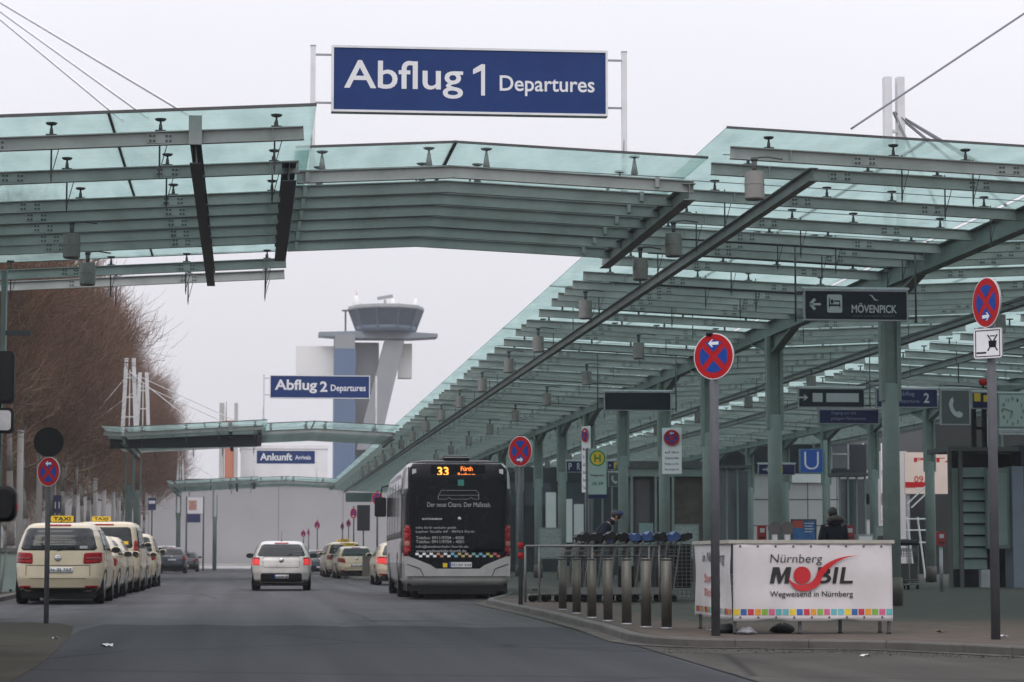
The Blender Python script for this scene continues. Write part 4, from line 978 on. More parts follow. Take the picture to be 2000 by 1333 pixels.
def wheel(parent, x, y, r, w, sgn):
    m = MB(); m.lathe([(r * .62, -w / 2), (r * .93, -w / 2), (r, -w * .3), (r, w * .3), (r * .93, w / 2), (r * .62, w / 2)], n=28, axis='x')
    o = m.build("wheel", RUBBER, parent, (x, y, r))
    m = MB(); m.lathe([(r * .61, -.02), (r * .58, .015), (r * .5, .012), (r * .2, .03), (r * .08, .035)], n=24, axis='x')
    m = MB(); m.lathe([(r * .61, 0), (r * .58, .03 * sgn), (r * .45, .01 * sgn), (r * .15, .03 * sgn)], n=24, axis='x'); m.build("rim", RIM, o, (sgn * w * .42, 0, 0))
def put_text(s, B, x0, x1, z0, z1, m, par, bold=0, off=.016, shear=0):
    y = B.ry((x0 + x1) / 2 * .9, (z0 + z1) / 2) - off
    return words(s, (x0, z0, x1, z1), m, par, y, bold, shear=shear)
def taxi_sign(parent, x, y, z, w=.46):
    m = MB(); m.prism(rrect(-w / 2, 0, w / 2, .13, .03), (x, y, z), (1, 0, 0), (0, 0, 1), (0, .12, 0)); t = m.build("roof_sign", YELLOW, parent)
    words("TAXI", (x - w * .38, z + .028, x + w * .38, z + .105), DARK, t, y - .001, .02)
    m = MB(); m.box(x - w * .42, x + w * .42, y + .01, y + .11, z - .03, z); m.build("sign_foot", DARK, t)

def car(name, label, cat, loc, rz, paint, spec, group=None, brake=False, plate=None, roofsign=None, mirrors=True, emblem=None):
    root = thing(name, label, cat, (loc[0], loc[1], G(loc[1])), rz, group); B = Body(spec['tab'], spec.get('n', 6)); tab = spec['tab']
    body = B.mesh().build("body", paint, root)
    W_ = max(r[1] for r in tab); g = spec['glass']
    B.rear(-g[2], g[2], g[0], g[1], .013, r=.06, taper=(1, g[3]), nx=24, nz=16).build("rear_window", CAR_GL, root)
    # side windows
    yr = B.ry(0, (g[0] + g[1]) / 2)
    for sg in (-1, 1):
        for (a, b, c, d) in spec['sides']: B.side(a, b, g[0] + .0, g[1] - .03, sg, .011, top=(c, d), ny=14, nz=8).build("side_window", CAR_GL, root)
    # lamps
    for sg in (-1, 1):
        xa, xb, za, zb, sk = spec['lamp']
        lo, hi = (xa, xb) if sg > 0 else (-xb, -xa)
        tp = spec.get('ltaper', (1, 1))
        lm = B.rear(lo, hi, za, zb, .012, r=.03, nx=10, taper=tp, skew=sk).build("tail_lamp", BRAKE if brake else TAIL, root)
        if brake:
            B.rear(lo, hi, zb - .05, zb + .05, .010, r=.02, nx=8).build("upper_lens", TAIL, lm)
        else: B.rear(lo + .05, hi - .05, (za + zb) / 2 - .03, (za + zb) / 2 + .005, .015, nx=6, nz=2, th=.004).build("lens_strip", mat("lens_dark", (0.12, 0.004, 0.006), .2, 0, 0), lm)
        if spec.get('reflector'):
            xa, xb, za, zb = spec['reflector']; lo, hi = (xa, xb) if sg > 0 else (-xb, -xa)
            B.rear(lo, hi, za, zb, .010, r=.02, nx=6, nz=4).build("reflector", TAIL, root)
    # bumper apron, seams, plate
    if 'apron' in spec: B.rear(-W_ * spec['apron'][2], W_ * spec['apron'][2], spec['apron'][0], spec['apron'][1], .006, r=.04, nx=24).build("bumper_apron", DARK, root)
    m = MB(); w, c, l = B.at(tab[0][0]); m.box(-w * .93, w * .93, c - l * .94, c + l * .94, .14, tab[0][0] + .05); m.build("underbody", DARK, root)
    for (xa, xb, za, zb) in spec['seams']: B.rear(xa, xb, za, zb, .004, nx=16, nz=2, th=.008).build("panel_gap", DARK, root)
    if 'plate' in spec:
        px, pz, pw = spec['plate']; pl = B.rear(px - pw / 2, px + pw / 2, pz - .055, pz + .055, .018, nx=4, nz=2).build("number_plate", PLATE, root)
        if plate: put_text(plate, B, px - pw / 2 + .065, px + pw * .45, pz - .035, pz + .035, DARK, pl, .01, .024)
        B.rear(px - pw / 2, px - pw / 2 + .045, pz - .054, pz + .054, .020, nx=2, nz=2, th=.004).build("blue_strip", BLUES, pl)
    if emblem:
        ez = spec['emblem']; y = B.ry(0, ez) - .012; m = MB(); m.lathe([(.062, -.006), (.070, 0), (.062, .006), (.056, .0)], (0, y, ez), n=24, axis='y')
        e = m.build("emblem", CHROME, root)
        MB().prism(circle(.057), (0, y - .002, ez), (1, 0, 0), (0, 0, 1), (0, .006, 0)).build("emblem_ground", BLUES if emblem != 'R' else DARK, e)
        if emblem == 'VW':
            m = MB()
            for pts in (((-.026, .048), (0, .006), (.026, .048)), ((-.047, .018), (-.022, -.042), (0, .0), (.022, -.042), (.047, .018))):
                for a, b in zip(pts, pts[1:]): m.bar((a[0], y - .006, ez + a[1]), (b[0], y - .006, ez + b[1]), .008, .006)
            m.build("emblem_letters", CHROME, e)
        elif emblem == 'star':
            m = MB()
            for k in range(3):
                a = R(90 + 120 * k); m.bar((0, y - .006, ez), (.052 * math.cos(a), y - .006, ez + .052 * math.sin(a)), .012, .006)
            m.build("emblem_star", CHROME, e)
    # wheels
    r = spec.get('wr', .32); tw = spec.get('tw', .215)
    for y in spec['axles']:
        for sg in (-1, 1):
            B.arch(y, r, r + .07, sg).build("wheel_arch", DARK, root)
            wheel(root, sg * (B.sx(y, r + .2) - tw / 2 - .012), y, r, tw, sg)
    if mirrors:
        my, mz = spec['mirror']
        for sg in (-1, 1):
            m = MB(); m.smooth = True; x = B.sx(my, mz)
            m.lathe([(.02, -.06), (.09, -.05), (.105, 0), (.085, .06), (.03, .09)], (0, 0, 0), n=16, axis='y')
            m.v = [(v[0] * 1.15, v[1], v[2] * .72) for v in m.v]
            o = m.build("door_mirror", spec.get('mirrormat', paint), root, (sg * (x + .13), my, mz))
            m = MB(); m.bar((-sg * .14, .01, -.05), (-sg * .05, .01, -.02), .05, .04); m.build("mirror_foot", DARK, o)
            m = MB(); m.prism([(1.02 * x_, .7 * z_) for x_, z_ in circle(.09, 16)], (0, -.068, 0), (1, 0, 0), (0, 0, 1), (0, .02, 0)); m.build("mirror_glass", CAR_GL, o)
    # wiper, handle strip, roof sign
    m = MB(); z = g[0] + .045; y = B.ry(0, z) - .022
    m.bar((-.02, y, g[0] - .02), (spec.get('wiper', -.5), B.ry(.3, z) - .022, z + .02), .014, .014); m.build("rear_wiper", DARK, root)
    if spec.get('spoiler'):
        a, zz = spec['spoiler']; B.rear(-a, a, zz - .018, zz + .018, .014, r=.012, nx=14, nz=3, th=.02).build("third_brake_lamp", TAIL, root)
    if roofsign: taxi_sign(root, roofsign[0], roofsign[1], tab[-1][0] + .02, roofsign[2])
    m = MB(); yy = spec.get('fin', .9); zt = tab[-1][0]
    m.prism([(-.07, 0), (.09, 0), (.07, .05), (.04, .06)], (-.012, yy, zt - .012), (0, -1, 0), (0, 0, 1), (.024, 0, 0)); m.build("aerial_fin", DARK, root)
    return root, B

# slices: z, half width, rear y, front y
MPV = dict(tab=[(.26, .82, .16, 4.55), (.36, .905, .045, 4.70), (.55, .94, .0, 4.80), (.78, .95, .03, 4.74), (.96, .945, .06, 4.50), (1.08, .93, .085, 3.95), (1.20, .90, .12, 3.62), (1.40, .835, .20, 3.22), (1.56, .765, .285, 2.90), (1.65, .70, .36, 2.68), (1.70, .61, .50, 2.40), (1.715, .45, .75, 2.1)],
           n=5.5, glass=(1.135, 1.60, .80, .84), sides=[(.75, 1.72, .22, .0), (1.78, 2.85, 0, -.28)], lamp=(.52, .928, .86, 1.085, .06), ltaper=(1.0, .93), reflector=(.56, .86, .345, .395),
           apron=(.262, .345, .90), seams=[(-.66, .66, .812, .824), (-.58, .58, .535, .545), (-.665, -.655, .60, .812), (.655, .665, .60, .812)], plate=(.05, .72, .52), emblem=.965, axles=(.92, 3.75), wr=.335, tw=.225, mirror=(3.25, 1.15), spoiler=(.24, 1.66), wiper=.34, fin=.85)
EST = dict(tab=[(.24, .78, .16, 4.70), (.34, .87, .04, 4.82), (.55, .905, 0, 4.90), (.76, .915, .03, 4.84), (.90, .905, .06, 4.55), (.99, .885, .09, 3.75), (1.10, .84, .20, 3.35), (1.25, .76, .40, 2.95), (1.38, .68, .60, 2.62), (1.45, .60, .82, 2.40), (1.475, .45, 1.1, 2.1)],
           n=5.5, glass=(1.02, 1.38, .70, .80), sides=[(.95, 1.75, .30, 0), (1.8, 2.85, 0, -.32)], lamp=(.50, .89, .74, .93, .10), ltaper=(1, .8), reflector=(.55, .8, .36, .40), apron=(.242, .38, .78), seams=[(-.62, .62, .70, .71), (-.55, .55, .47, .48)],
           plate=(0, .60, .52), emblem=.90, axles=(.95, 3.75), mirror=(3.05, 1.04), spoiler=(.2, 1.41), wiper=.3, fin=1.2)
HATCH = dict(tab=[(.22, .76, .16, 4.05), (.32, .845, .04, 4.18), (.52, .872, 0, 4.24), (.72, .875, .02, 4.18), (.86, .862, .055, 3.85), (.95, .835, .10, 3.3), (1.06, .79, .19, 2.95), (1.20, .725, .30, 2.6), (1.32, .655, .42, 2.3), (1.39, .58, .58, 2.08), (1.42, .44, .85, 1.85)],
             n=5.0, glass=(.985, 1.325, .70, .78), sides=[(.75, 1.45, .22, 0), (1.5, 2.45, 0, -.3)], lamp=(.62, .862, .73, .90, .02), ltaper=(1, .9), apron=(.25, .50, .67), seams=[(-.52, .52, .955, .967), (-.5, .5, .655, .664), (-.525, -.515, .68, .95), (.515, .525, .68, .95)], plate=(0, .40, .42), emblem=.86, axles=(.82, 3.45), mirror=(2.6, 1.0), spoiler=(.2, 1.355), wiper=.3, fin=.75, wr=.315)
SUV = dict(tab=[(.28, .78, .16, 4.3), (.4, .87, .05, 4.42), (.6, .90, 0, 4.48), (.85, .905, .02, 4.42), (1.0, .89, .05, 4.1), (1.1, .865, .09, 3.5), (1.25, .81, .18, 3.05), (1.42, .735, .30, 2.65), (1.53, .66, .42, 2.42), (1.58, .55, .6, 2.2), (1.60, .42, .9, 2.0)],
           n=6, glass=(1.14, 1.48, .70, .82), sides=[(.75, 1.55, .22, 0), (1.6, 2.65, 0, -.3)], lamp=(.70, .885, .78, 1.12, 0), apron=(.282, .50, .85), seams=[(-.6, .6, .70, .71)], plate=(0, .82, .52), emblem=1.0, axles=(.85, 3.55), mirror=(2.8, 1.15), spoiler=(.2, 1.53), wiper=.3, fin=.8, wr=.34)
VAN = dict(tab=[(.28, .86, .12, 4.85), (.4, .93, .03, 4.98), (.6, .955, 0, 5.05), (1.0, .96, .02, 4.95), (1.15, .95, .04, 4.55), (1.30, .925, .07, 4.2), (1.55, .885, .13, 3.85), (1.75, .845, .18, 3.55), (1.85, .79, .24, 3.35), (1.90, .70, .38, 3.15), (1.915, .5, .7, 2.8)],
           n=8, glass=(1.20, 1.76, .78, .90), sides=[(.45, 1.6, .12, 0), (1.68, 2.75, 0, 0), (2.83, 3.75, 0, -.36)], lamp=(.80, .942, .95, 1.42, 0), ltaper=(1, .85), apron=(.282, .42, .9), seams=[(-.80, .80, .56, .568)], plate=(0, .80, .52), emblem=1.06, axles=(1.0, 4.2), mirror=(3.95, 1.30), spoiler=(.26, 1.83), wiper=.4, fin=.9, wr=.335)

GL, GR = "ivory taxis queuing on the left", "ivory taxis waiting ahead of the bus"
LX = -3.93
car("taxi_minivan", "ivory taxi minivan seen from behind, nearest in the left taxi queue", "taxi", (LX + .03, 54.3, 0), R(-.5), TAXI, MPV, GL, plate="N ZJ 727", roofsign=(0.0, .95, .47), emblem='VW')
car("taxi_estate", "ivory estate taxi half hidden directly ahead of the nearest taxi minivan", "taxi", (LX + .10, 59.6, 0), R(-.6), TAXI, EST, GL, plate="N AX 310", roofsign=(0, 1.6, .42), emblem='star')
car("taxi_estate", "ivory estate taxi just behind the tall taxi van", "taxi", (LX + .06, 64.8, 0), R(-.4), TAXI, EST, GL, plate="N RD 418", roofsign=(0, 1.6, .42), emblem='star')
car("taxi_van", "tall ivory taxi van with dark rear window towering over the queue", "taxi", (LX + .12, 69.8, 0), R(-.5), TAXI, VAN, GL, plate="N TA 92", roofsign=(-.15, 1.3, .5), emblem='star')
car("taxi_saloon", "ivory taxi peeking out ahead of the tall taxi van", "taxi", (LX + .13, 76.2, 0), R(-.4), TAXI, EST, GL, plate="N XX 204", roofsign=(0, 1.6, .42), emblem='star')
car("taxi_hatchback", "ivory taxi with black mirror at the head of the left queue", "taxi", (LX + .16, 82.6, 0), R(-.4), TAXI, MPV, GL, plate="N CA 511", roofsign=(0, .95, .42), emblem='VW')
p = atZ(337, 1123, 0)
car("dark_suv", "dark blue compact SUV parked on the left near the far canopy", "car", (atY(335, 1100, 158).x, 158, 0), 0, DKBLUE, SUV, "parked dark cars", plate="FU K 71", emblem='R')
car("dark_hatchback", "small dark car almost hidden ahead of the dark blue SUV", "car", (atY(363, 1100, 178).x, 178, 0), 0, BLACKP, HATCH, "parked dark cars", emblem='R')
root, B = car("white_hatchback", "white hatchback with lit brake lamps driving away in the middle of the road", "car", (atY(549.5, 1100, 73.5).x, 73.5, 0), R(-1.0), SILVER, dict(HATCH, mirrormat=DARK), brake=True, plate="N KW 30", emblem='R')
m = MB(); m.tube((0, .8, 1.43), (0, .86, 1.72), .006, .004, 5); m.build("aerial", DARK, root)
car("taxi_estate", "ivory estate taxi at right, seen behind the thin sign pole ahead of the bus", "taxi", (atY(697, 1100, 116).x, 116, 0), R(1.2), TAXI, EST, GR, plate="N SE 55", roofsign=(-.25, 1.5, .55), emblem='star')
car("taxi_minivan", "ivory taxi minivan with yellow roof sign just beyond the right estate taxi", "taxi", (atY(684, 1100, 124).x - .2, 124.5, 0), R(1.5), TAXI, MPV, GR, roofsign=(0, .95, .5), emblem='VW')
car("taxi_van", "ivory taxi farthest in the right queue, its left side showing", "taxi", (atY(672, 1100, 133).x - .1, 133, 0), R(1.5), TAXI, MPV, GR, roofsign=(0, .95, .5), emblem='VW')
car("dark_saloon", "dark blue car with bright windscreen between white hatchback and right taxis", "car", (atY(624, 1100, 150).x, 150, 0), R(1), DKBLUE, HATCH, "parked dark cars", emblem='R')
car("taxi_estate", "ivory taxi with glowing brake lamp squeezed against the left side of the bus", "taxi", (4.40 + .92, 87.5, 0), R(.5), TAXI, EST, GR, brake=True, roofsign=(0, 1.6, .42), emblem='star')

# the city bus --------------------------------------------------------------
def bus():
    root = thing("city_bus", "silver city bus with black rear and orange 33 display standing at the platform", "bus", (atY(894, 1100, 58.6).x, 58.6, G(58.6)), R(-1.3))
    root.scale = (1, 1, 1.065)
    B = Body([(.30, 1.16, .10, 11.9), (.42, 1.24, .02, 12.0), (.8, 1.275, 0, 12.0), (1.2, 1.275, 0, 11.98), (2.3, 1.27, .02, 11.9), (2.65, 1.25, .06, 11.8), (2.84, 1.20, .12, 11.7), (2.95, 1.10, .2, 11.6), (3.00, .85, .4, 11.4), (3.01, .5, .8, 11)], n=18)
    mb_ = B.mesh(34, 120)
    for i_, f_ in enumerate(mb_.f):
        if min(mb_.v[j][2] for j in f_) > 2.90: mb_.mi[i_] = 1
    mb_.build("body", [BUSW, BUSB], root)
    p = B.rear(-1.14, 1.14, 1.02, 3.004, .022, r=.05, nx=34, nz=24).build("rear_panel", BUSB, root)
    for s in (-1, 1):
        lo, hi = (1.06, 1.2738) if s > 0 else (-1.2738, -1.06)
        B.rear(lo, hi, 1.0, 2.38, .010, nx=40, nz=10).build("corner_panel", BUSB, root)
        lo, hi = (1.06, 1.262) if s > 0 else (-1.262, -1.06)
        B.rear(lo, hi, .93, 1.60, .018, r=.03, nx=8, nz=8, taper=(.95, .9)).build("lamp_cluster", DARK, root)
        lc = root.children[-1]
        for k, zz in enumerate((1.03, 1.19, 1.35, 1.5)):
            x = s * 1.165; m = B.rear(x - .062, x + .062, zz - .055, zz + .055, .03, r=.02, nx=4, nz=4, th=.008); m.build("lamp_lens", TAIL if k != 1 else mat("lamp_clear", (.32, .11, .10), .3, 0, 0), lc)
        B.rear(lo + .02, hi - .012, .94, 1.585, .024, r=.03, nx=6, nz=8, taper=(.95, .85), th=.006).build("lamp_cover", mat("lamp_cover_red", (0.27, 0.008, 0.010), .25, 0, .3, 9, spec=.2), lc)
        x = s * 1.0; m = MB(); m.box(x - .045, x + .045, B.ry(x, 2.74) - .034, B.ry(x, 2.74) - .008, 2.69, 2.80); m.build("clearance_lamp", mat("pale_lens", (.5, .5, .48), .3, 0, 0), p)
    # silver bumper with V shaped upper edge
    y = B.ry(0, .8)
    m = MB(); m.prism([(-1.2, .50), (1.2, .50), (1.2, .92), (1.05, .90), (.62, .74), (.50, .66), (-.50, .66), (-.62, .74), (-1.05, .90), (-1.2, .92)], (0, y - .03, 0), (1, 0, 0), (0, 0, 1), (0, .1, 0)); bmp = m.build("bumper", BUSW, root)
    for s in (-1, 1):
        m = MB()
        for a, b in (((s * .78, .50), (s * .86, .66)), ((s * .86, .66), (s * 1.16, .76))): m.bar((a[0], y - .033, a[1]), (b[0], y - .033, b[1]), .014, .014)
        m.build("bumper_crease", BUSB, bmp)
    m = MB(); m.prism([(-.52, .655), (.52, .655), (.64, .735), (1.07, .895), (1.15, 1.03), (-1.15, 1.03), (-1.07, .895), (-.64, .735)], (0, y - .016, 0), (1, 0, 0), (0, 0, 1), (0, .012, 0)); m.build("engine_flap", BUSB, root)
    m = MB(); m.box(-.20, .32, y - .03, y - .014, .69, .80); pl = m.build("number_plate", PLATE, root)
    words("FÜ SV 333", (-.14, .715, .30, .775), DARK, pl, y - .031, .01); MB().box(-.2, -.155, y - .033, y - .0305, .691, .799).build("blue_strip", BLUES, pl)
    m = MB(); m.box(-.34, -.24, y - .025, y - .014, .69, .78); m.build("inspection_badge", YELLOW, root)
    m = MB(); m.box(-1.15, 1.15, .15, 11.7, .18, .34); m.build("underbody", DARK, root)
    m = MB(); m.box(-.9, .9, .10, .16, .12, .34); m.build("mud_flap_bar", DARK, root)
    # display and lettering
    yd = B.ry(0, 2.74) - .012
    m = MB(); m.box(-.62, .62, yd - .026, yd + .02, 2.60, 2.89); d = m.build("display_window", BUSB, p)
    words("33", (-.47, 2.655, -.21, 2.845), LED, d, yd - .027, .02)
    words("Fürth", (.07, 2.76, .34, 2.855), LED2, d, yd - .027, .012); words("Rathaus", (.0, 2.635, .40, 2.72), LED2, d, yd - .027, .012)
    yb = y - .012
    def line(s, x0, x1, z0, z1, b=0, m=TXT_G, sh=0): words(s, (x0, z0, x1, z1), m, p, min(B.ry(0, z0), B.ry(0, z1)) - .0235, b, shear=sh)
    line("Der neue Citaro. Der Maßstab.", -.70, .76, 1.985, 2.085)
    line("CITARO", -.82, -.36, 1.705, 1.745, .03, CHROME, .2)
    for s, w, z in (("infra fürth verkehr gmbh", .92, 1.50), ("Leyher Straße 69 · 90763 Fürth", 1.34, 1.415), ("Telefon: 0911/9704 - 4000", 1.10, 1.29), ("Telefax: 0911/9704 - 4001", 1.10, 1.205), ("info@stadtverkehr-fuerth.de", 1.20, 1.095), ("www.stadtverkehr-fuerth.de", 1.15, 1.01)):
        line(s, -.96, -.96 + w, z, z + .065, .004)
    m = MB(); yy = B.ry(0, 2.3) - .026
    out = [(-.45, 2.15), (-.45, 2.22), (-.38, 2.34), (.42, 2.34), (.48, 2.28), (.48, 2.15), (.36, 2.15), (.30, 2.19), (.24, 2.15), (-.15, 2.15), (-.2, 2.19), (-.26, 2.15), (-.45, 2.15)]
    for a, b in zip(out, out[1:]): m.bar((a[0], yy, a[1]), (b[0], yy, b[1]), .010, .006)
    m.bar((-.44, yy, 2.235), (.47, yy, 2.235), .008, .006)
    m.build("bus_outline_drawing", TXT_G, p)
    m = MB(); m.lathe([(.035, -.004), (.042, 0), (.035, .004)], (0.04, B.ry(0, 1.73) - .026, 1.73), n=18, axis='y')
    for k in range(3):
        a = R(90 + 120 * k); m.bar((.04, B.ry(0, 1.73) - .030, 1.73), (.04 + .036 * math.cos(a), B.ry(0, 1.73) - .030, 1.73 + .036 * math.sin(a)), .009, .005)
    m.build("star_emblem", CHROME, p)
    MB().box(-.0, .14, B.ry(0, 2.5) - .03, B.ry(0, 2.5) - .008, 2.44, 2.57).build("green_sticker", mat("sticker_green", (.03, .20, .17), .5, 0, .1, 9), p)
    cols = [WHITE, WHITE, WHITE, mat("sq_orange", (.55, .28, .15)), WHITE, mat("sq_blue", (.2, .42, .6)), mat("sq_ochre", (.5, .4, .15)), mat("sq_tan", (.5, .35, .25)), mat("sq_teal", (.2, .42, .42)), mat("sq_blue", (.2, .42, .6)), mat("sq_olive", (.45, .42, .12)), mat("sq_rose", (.5, .1, .12))]
    m = MB()
    for k in range(24):
        m.m = (k // 2) % 12; x = -.97 + k * .081; z = .905 if k % 2 else .95
        m.box(x, x + .075, y - .03, y - .024, z, z + .05); 
    m.build("coloured_squares", cols, root)
    # roof unit, sides, wheels, mirrors
    m = MB(); m.smooth = True; m.prism([(-.30, 0), (.30, 0), (.27, .12), (-.27, .12)], (0, .5, 2.995), (1, 0, 0), (0, 0, 1), (0, 2.2, 0)); u = m.build("roof_unit", DARK, root)
    m = MB(); m.box(-.29, .29, .49, .498, 3.06, 3.075); m.box(-.275, .275, .485, .495, 3.095, 3.108); m.build("roof_unit_trim", BUSW, u)
    for s in (-1, 1):
        for a, b in ((.6, 2.6), (2.68, 4.6), (4.68, 6.6), (6.68, 8.6), (8.68, 10.4), (10.48, 11.5)): B.side(a, b, 1.32, 2.62, s, .006).build("side_window", CAR_GL, root)
        for k, (yy, r) in enumerate(((3.0, .48), (9.1, .48))):
            B.arch(yy, .45, .57, s, .007).build("wheel_arch", DARK, root)
            wheel(root, s * (1.275 - .16), yy, r, .30, s)
            if k == 0: wheel(root, s * (1.275 - .5), yy, r, .30, s)
        m = MB(); m.path([(s * 1.2, 11.7, 2.75), (s * 1.38, 12.0, 2.72), (s * 1.42, 12.0, 2.45)], .02); a = m.build("mirror_arm", DARK, root)
        m = MB(); m.prism(rrect(-.16, 1.95, .16, 2.45, .05), (s * 1.42, 11.93, 0), (1, 0, 0), (0, 0, 1), (0, .16, 0)); m.build("mirror_housing", DARK, a)
    for s in (-1,):
        for k in range(3): MB().box(s * 1.272 - .006, s * 1.272 + .006, .35 + .55 * k, .36 + .55 * k, .45, 1.25).build("panel_gap", DARK, root)
    return root
bus()

# the vehicles at the left frame edge whose mirrors reach into the picture --------------
def coach():
    root = thing("coach", "dark touring coach at the left frame edge, only its tall black mirrors showing", "coach", (-4.25, 18, 0))
    B = Body([(.32, 1.18, .08, 11.9), (.5, 1.25, 0, 12.0), (1.3, 1.27, 0, 12.0), (2.9, 1.25, .05, 11.6), (3.3, 1.15, .2, 11.3), (3.45, .9, .5, 11.0)], n=16)
    B.mesh(24, 80).build("body", DKBLUE, root); B.rear(-1.0, 1.0, 1.7, 3.0, .008, r=.08).build("rear_window", CAR_GL, root)
    for s in (-1, 1):
        for a, b in ((.4, 4.0), (4.1, 7.8), (7.9, 11.2)): B.side(a, b, 1.6, 2.9, s, .006).build("side_window", CAR_GL, root)
        for yy in (3.2, 9.3): B.arch(yy, .45, .56, s).build("wheel_arch", DARK, root); wheel(root, s * 1.12, yy, .48, .3, s)
        B.rear(s * 1.1 - .08, s * 1.1 + .08, .9, 1.5, .01, r=.04, nx=6).build("tail_lamp", TAIL, root)
    q = atY(10, 738, 30); dx = q.x + 4.25
    m = MB(); m.path([(1.0, 11.6, 3.25), (dx - .05, 12.05, 3.35), (dx - .05, 12.02, q.z + .3)], .03); a = m.build("mirror_arm", DARK, root)
    za = atY(10, 788, 30).z; zb = atY(10, 686, 30).z; xr = atY(28, 738, 30).x + 4.25
    m = MB(); m.prism(rrect(xr - .34, za, xr, zb, .06), (0, 12, 0), (1, 0, 0), (0, 0, 1), (0, .14, 0)); h = m.build("mirror_housing", DARK, a)
    m = MB(); m.prism(rrect(xr - .31, za + .03, xr - .03, zb - .03, .04), (0, 11.985, 0), (1, 0, 0), (0, 0, 1), (0, .012, 0)); m.build("mirror_glass", DARK, h)
    zc = atY(10, 846, 30).z; zd = atY(10, 797, 30).z
    m = MB(); m.prism(rrect(xr - .34, zc, xr - .0, zd, .05), (0, 12, 0), (1, 0, 0), (0, 0, 1), (0, .12, 0)); h = m.build("wide_angle_mirror", DARK, a)
    m = MB(); m.prism(rrect(xr - .31, zc + .03, xr - .03, zd - .03, .04), (0, 11.985, 0), (1, 0, 0), (0, 0, 1), (0, .012, 0)); m.build("mirror_glass", mat("mirror_glass", (.6, .6, .6), .08, 1, 0), h)
    m = MB(); m.tube((xr - .17, 12.07, zc - .3), (xr - .17, 12.07, za), .02); m.build("mirror_stay", DARK, a)
coach()
root, B = car("black_van", "black van at the left frame edge, only its wing mirror showing", "van", (-2.55, 9.3, 0), 0, BLACKP, VAN, mirrors=False)
q = atY(33, 985, 14); dx = q.x + 2.55
za, zb = atY(10, 1020, 14).z, atY(10, 950, 14).z
m = MB(); m.smooth = True; m.prism(rrect(dx - .22, za, dx, zb, .05, 6), (0, 4.62, 0), (1, 0, 0), (0, 0, 1), (0, .12, 0)); h = m.build("door_mirror", DARK, root)
m = MB(); m.prism(rrect(dx - .20, za + .02, dx - .02, zb - .02, .035, 6), (0, 4.608, 0), (1, 0, 0), (0, 0, 1), (0, .01, 0)); m.build("mirror_glass", DARK, h)
m = MB(); m.bar((.85, 4.7, za + .05), (dx - .1, 4.68, za + .05), .06, .08); m.build("mirror_foot", DARK, h)
m = MB(); m.box(dx - .002, dx + .006, 4.64, 4.70, za + .06, za + .10); m.build("indicator", TAIL, h)

car("white_van", "white van far left behind the dark blue SUV and the canopy column", "van", (atY(322, 1100, 205).x, 205, 0), 0, mat("white_paint", (.68, .68, .68), .35, 0, .04, 2), VAN)

PST = mat("pale_sticker", (.40, .42, .42), .5, 0, .1, 20)
for o in list(COL.objects):
    if o.get('label', '').startswith("ivory taxi minivan seen from behind"):
        w = [c for c in o.children if c.name.startswith("rear_window")][0]; y = Body(MPV['tab'], MPV['n']).ry(.52, 1.19)
        MB().box(.44, .60, y - .030, y - .022, 1.165, 1.225).build("sticker", PST, w)
    if o.get('label', '').startswith("tall ivory taxi van"):
        w = [c for c in o.children if c.name.startswith("rear_window")][0]; y = Body(VAN['tab'], VAN['n']).ry(.55, 1.33)
        MB().box(.46, .66, y - .030, y - .022, 1.29, 1.38).build("sticker", YELLOW, w)
# ------------------------------------------------------------------ traffic signs
PLATEG = mat("sign_back_grey", (0.30, 0.30, 0.31), 0.5, 0.3, 0.08, 4)
def disc(par, z, d, yaw, arrow_dir=None, arrow_pos=None, name='disc', back=False, stop=True):
    """no stopping disc: grey plate, white rim, red ring and cross on blue"""
    o = bpy.data.objects.new(name, None)
    r = d / 2
    m = MB(); m.prism(circle(r, 40), (0, -.02, 0), (1, 0, 0), (0, 0, 1), (0, .02, 0)); o = m.build(name, PLATEG if not back else DARK, par, (0, -.045, z)); o.rotation_euler = (0, 0, yaw)
    if back: return o
    m = MB(); m.prism(circle(r * .995, 40), (0, -.0225, 0), (1, 0, 0), (0, 0, 1), (0, .002, 0)); m.build("white_rim", WHITE, o)
    m = MB(); m.prism(circle(r * .96, 40), (0, -.025, 0), (1, 0, 0), (0, 0, 1), (0, .002, 0)); m.build("red_field", REDS, o)
    m = MB(); R_ = r * .70; w = r * .125; arms = (45, 135, 225, 315) if stop else (135, 315)
    for k in (range(4) if stop else range(2)):
        a0 = (45 + 90 * k) if stop else (135 + 180 * k); a1 = a0 + (90 if stop else 180)
        off = math.asin(w / R_); pts = []
        if stop: pts.append((w * 1.41 * math.cos(R(a0 + 45)), w * 1.41 * math.sin(R(a0 + 45))))
        n = 14
        for i in range(n + 1):
            t = R(a0) + off + (R(a1 - a0) - 2 * off) * i / n; pts.append((R_ * math.cos(t), R_ * math.sin(t)))
        m.prism(pts, (0, -.0275, 0), (1, 0, 0), (0, 0, 1), (0, .002, 0))
    m.build("blue_field", BLUES, o)
    if arrow_dir:
        m = MB(); m.prism(arrow(0, arrow_pos * r * .5, r * .52, r * .13, arrow_dir > 0), (0, -.0300, 0), (1, 0, 0), (0, 0, 1), (0, .002, 0)); m.build("arrow", WHITE, o)
    return o
def sign_post(name, label, px, py_base, zb, group="no stopping signs", r=.035, top=None, y=None, mat_=POLE, xpx=None):
    p = atZ(px, py_base, zb) if y is None else Vector((atY(px, 1000, y).x, y, zb))
    t = thing(name, label, "sign", (p.x, p.y, p.z), 0, group)
    zt = atY(px, top, p.y).z - p.z
    m = MB(); m.tube((0, 0, -.05), (0, 0, zt), r, r, 14); m.build("pole", mat_, t)
    m = MB(); m.lathe([(r + .003, zt - .03), (r + .003, zt + .01), (.005, zt + .02)], n=14); m.build("pole_cap", DARK, t)
    return t, p
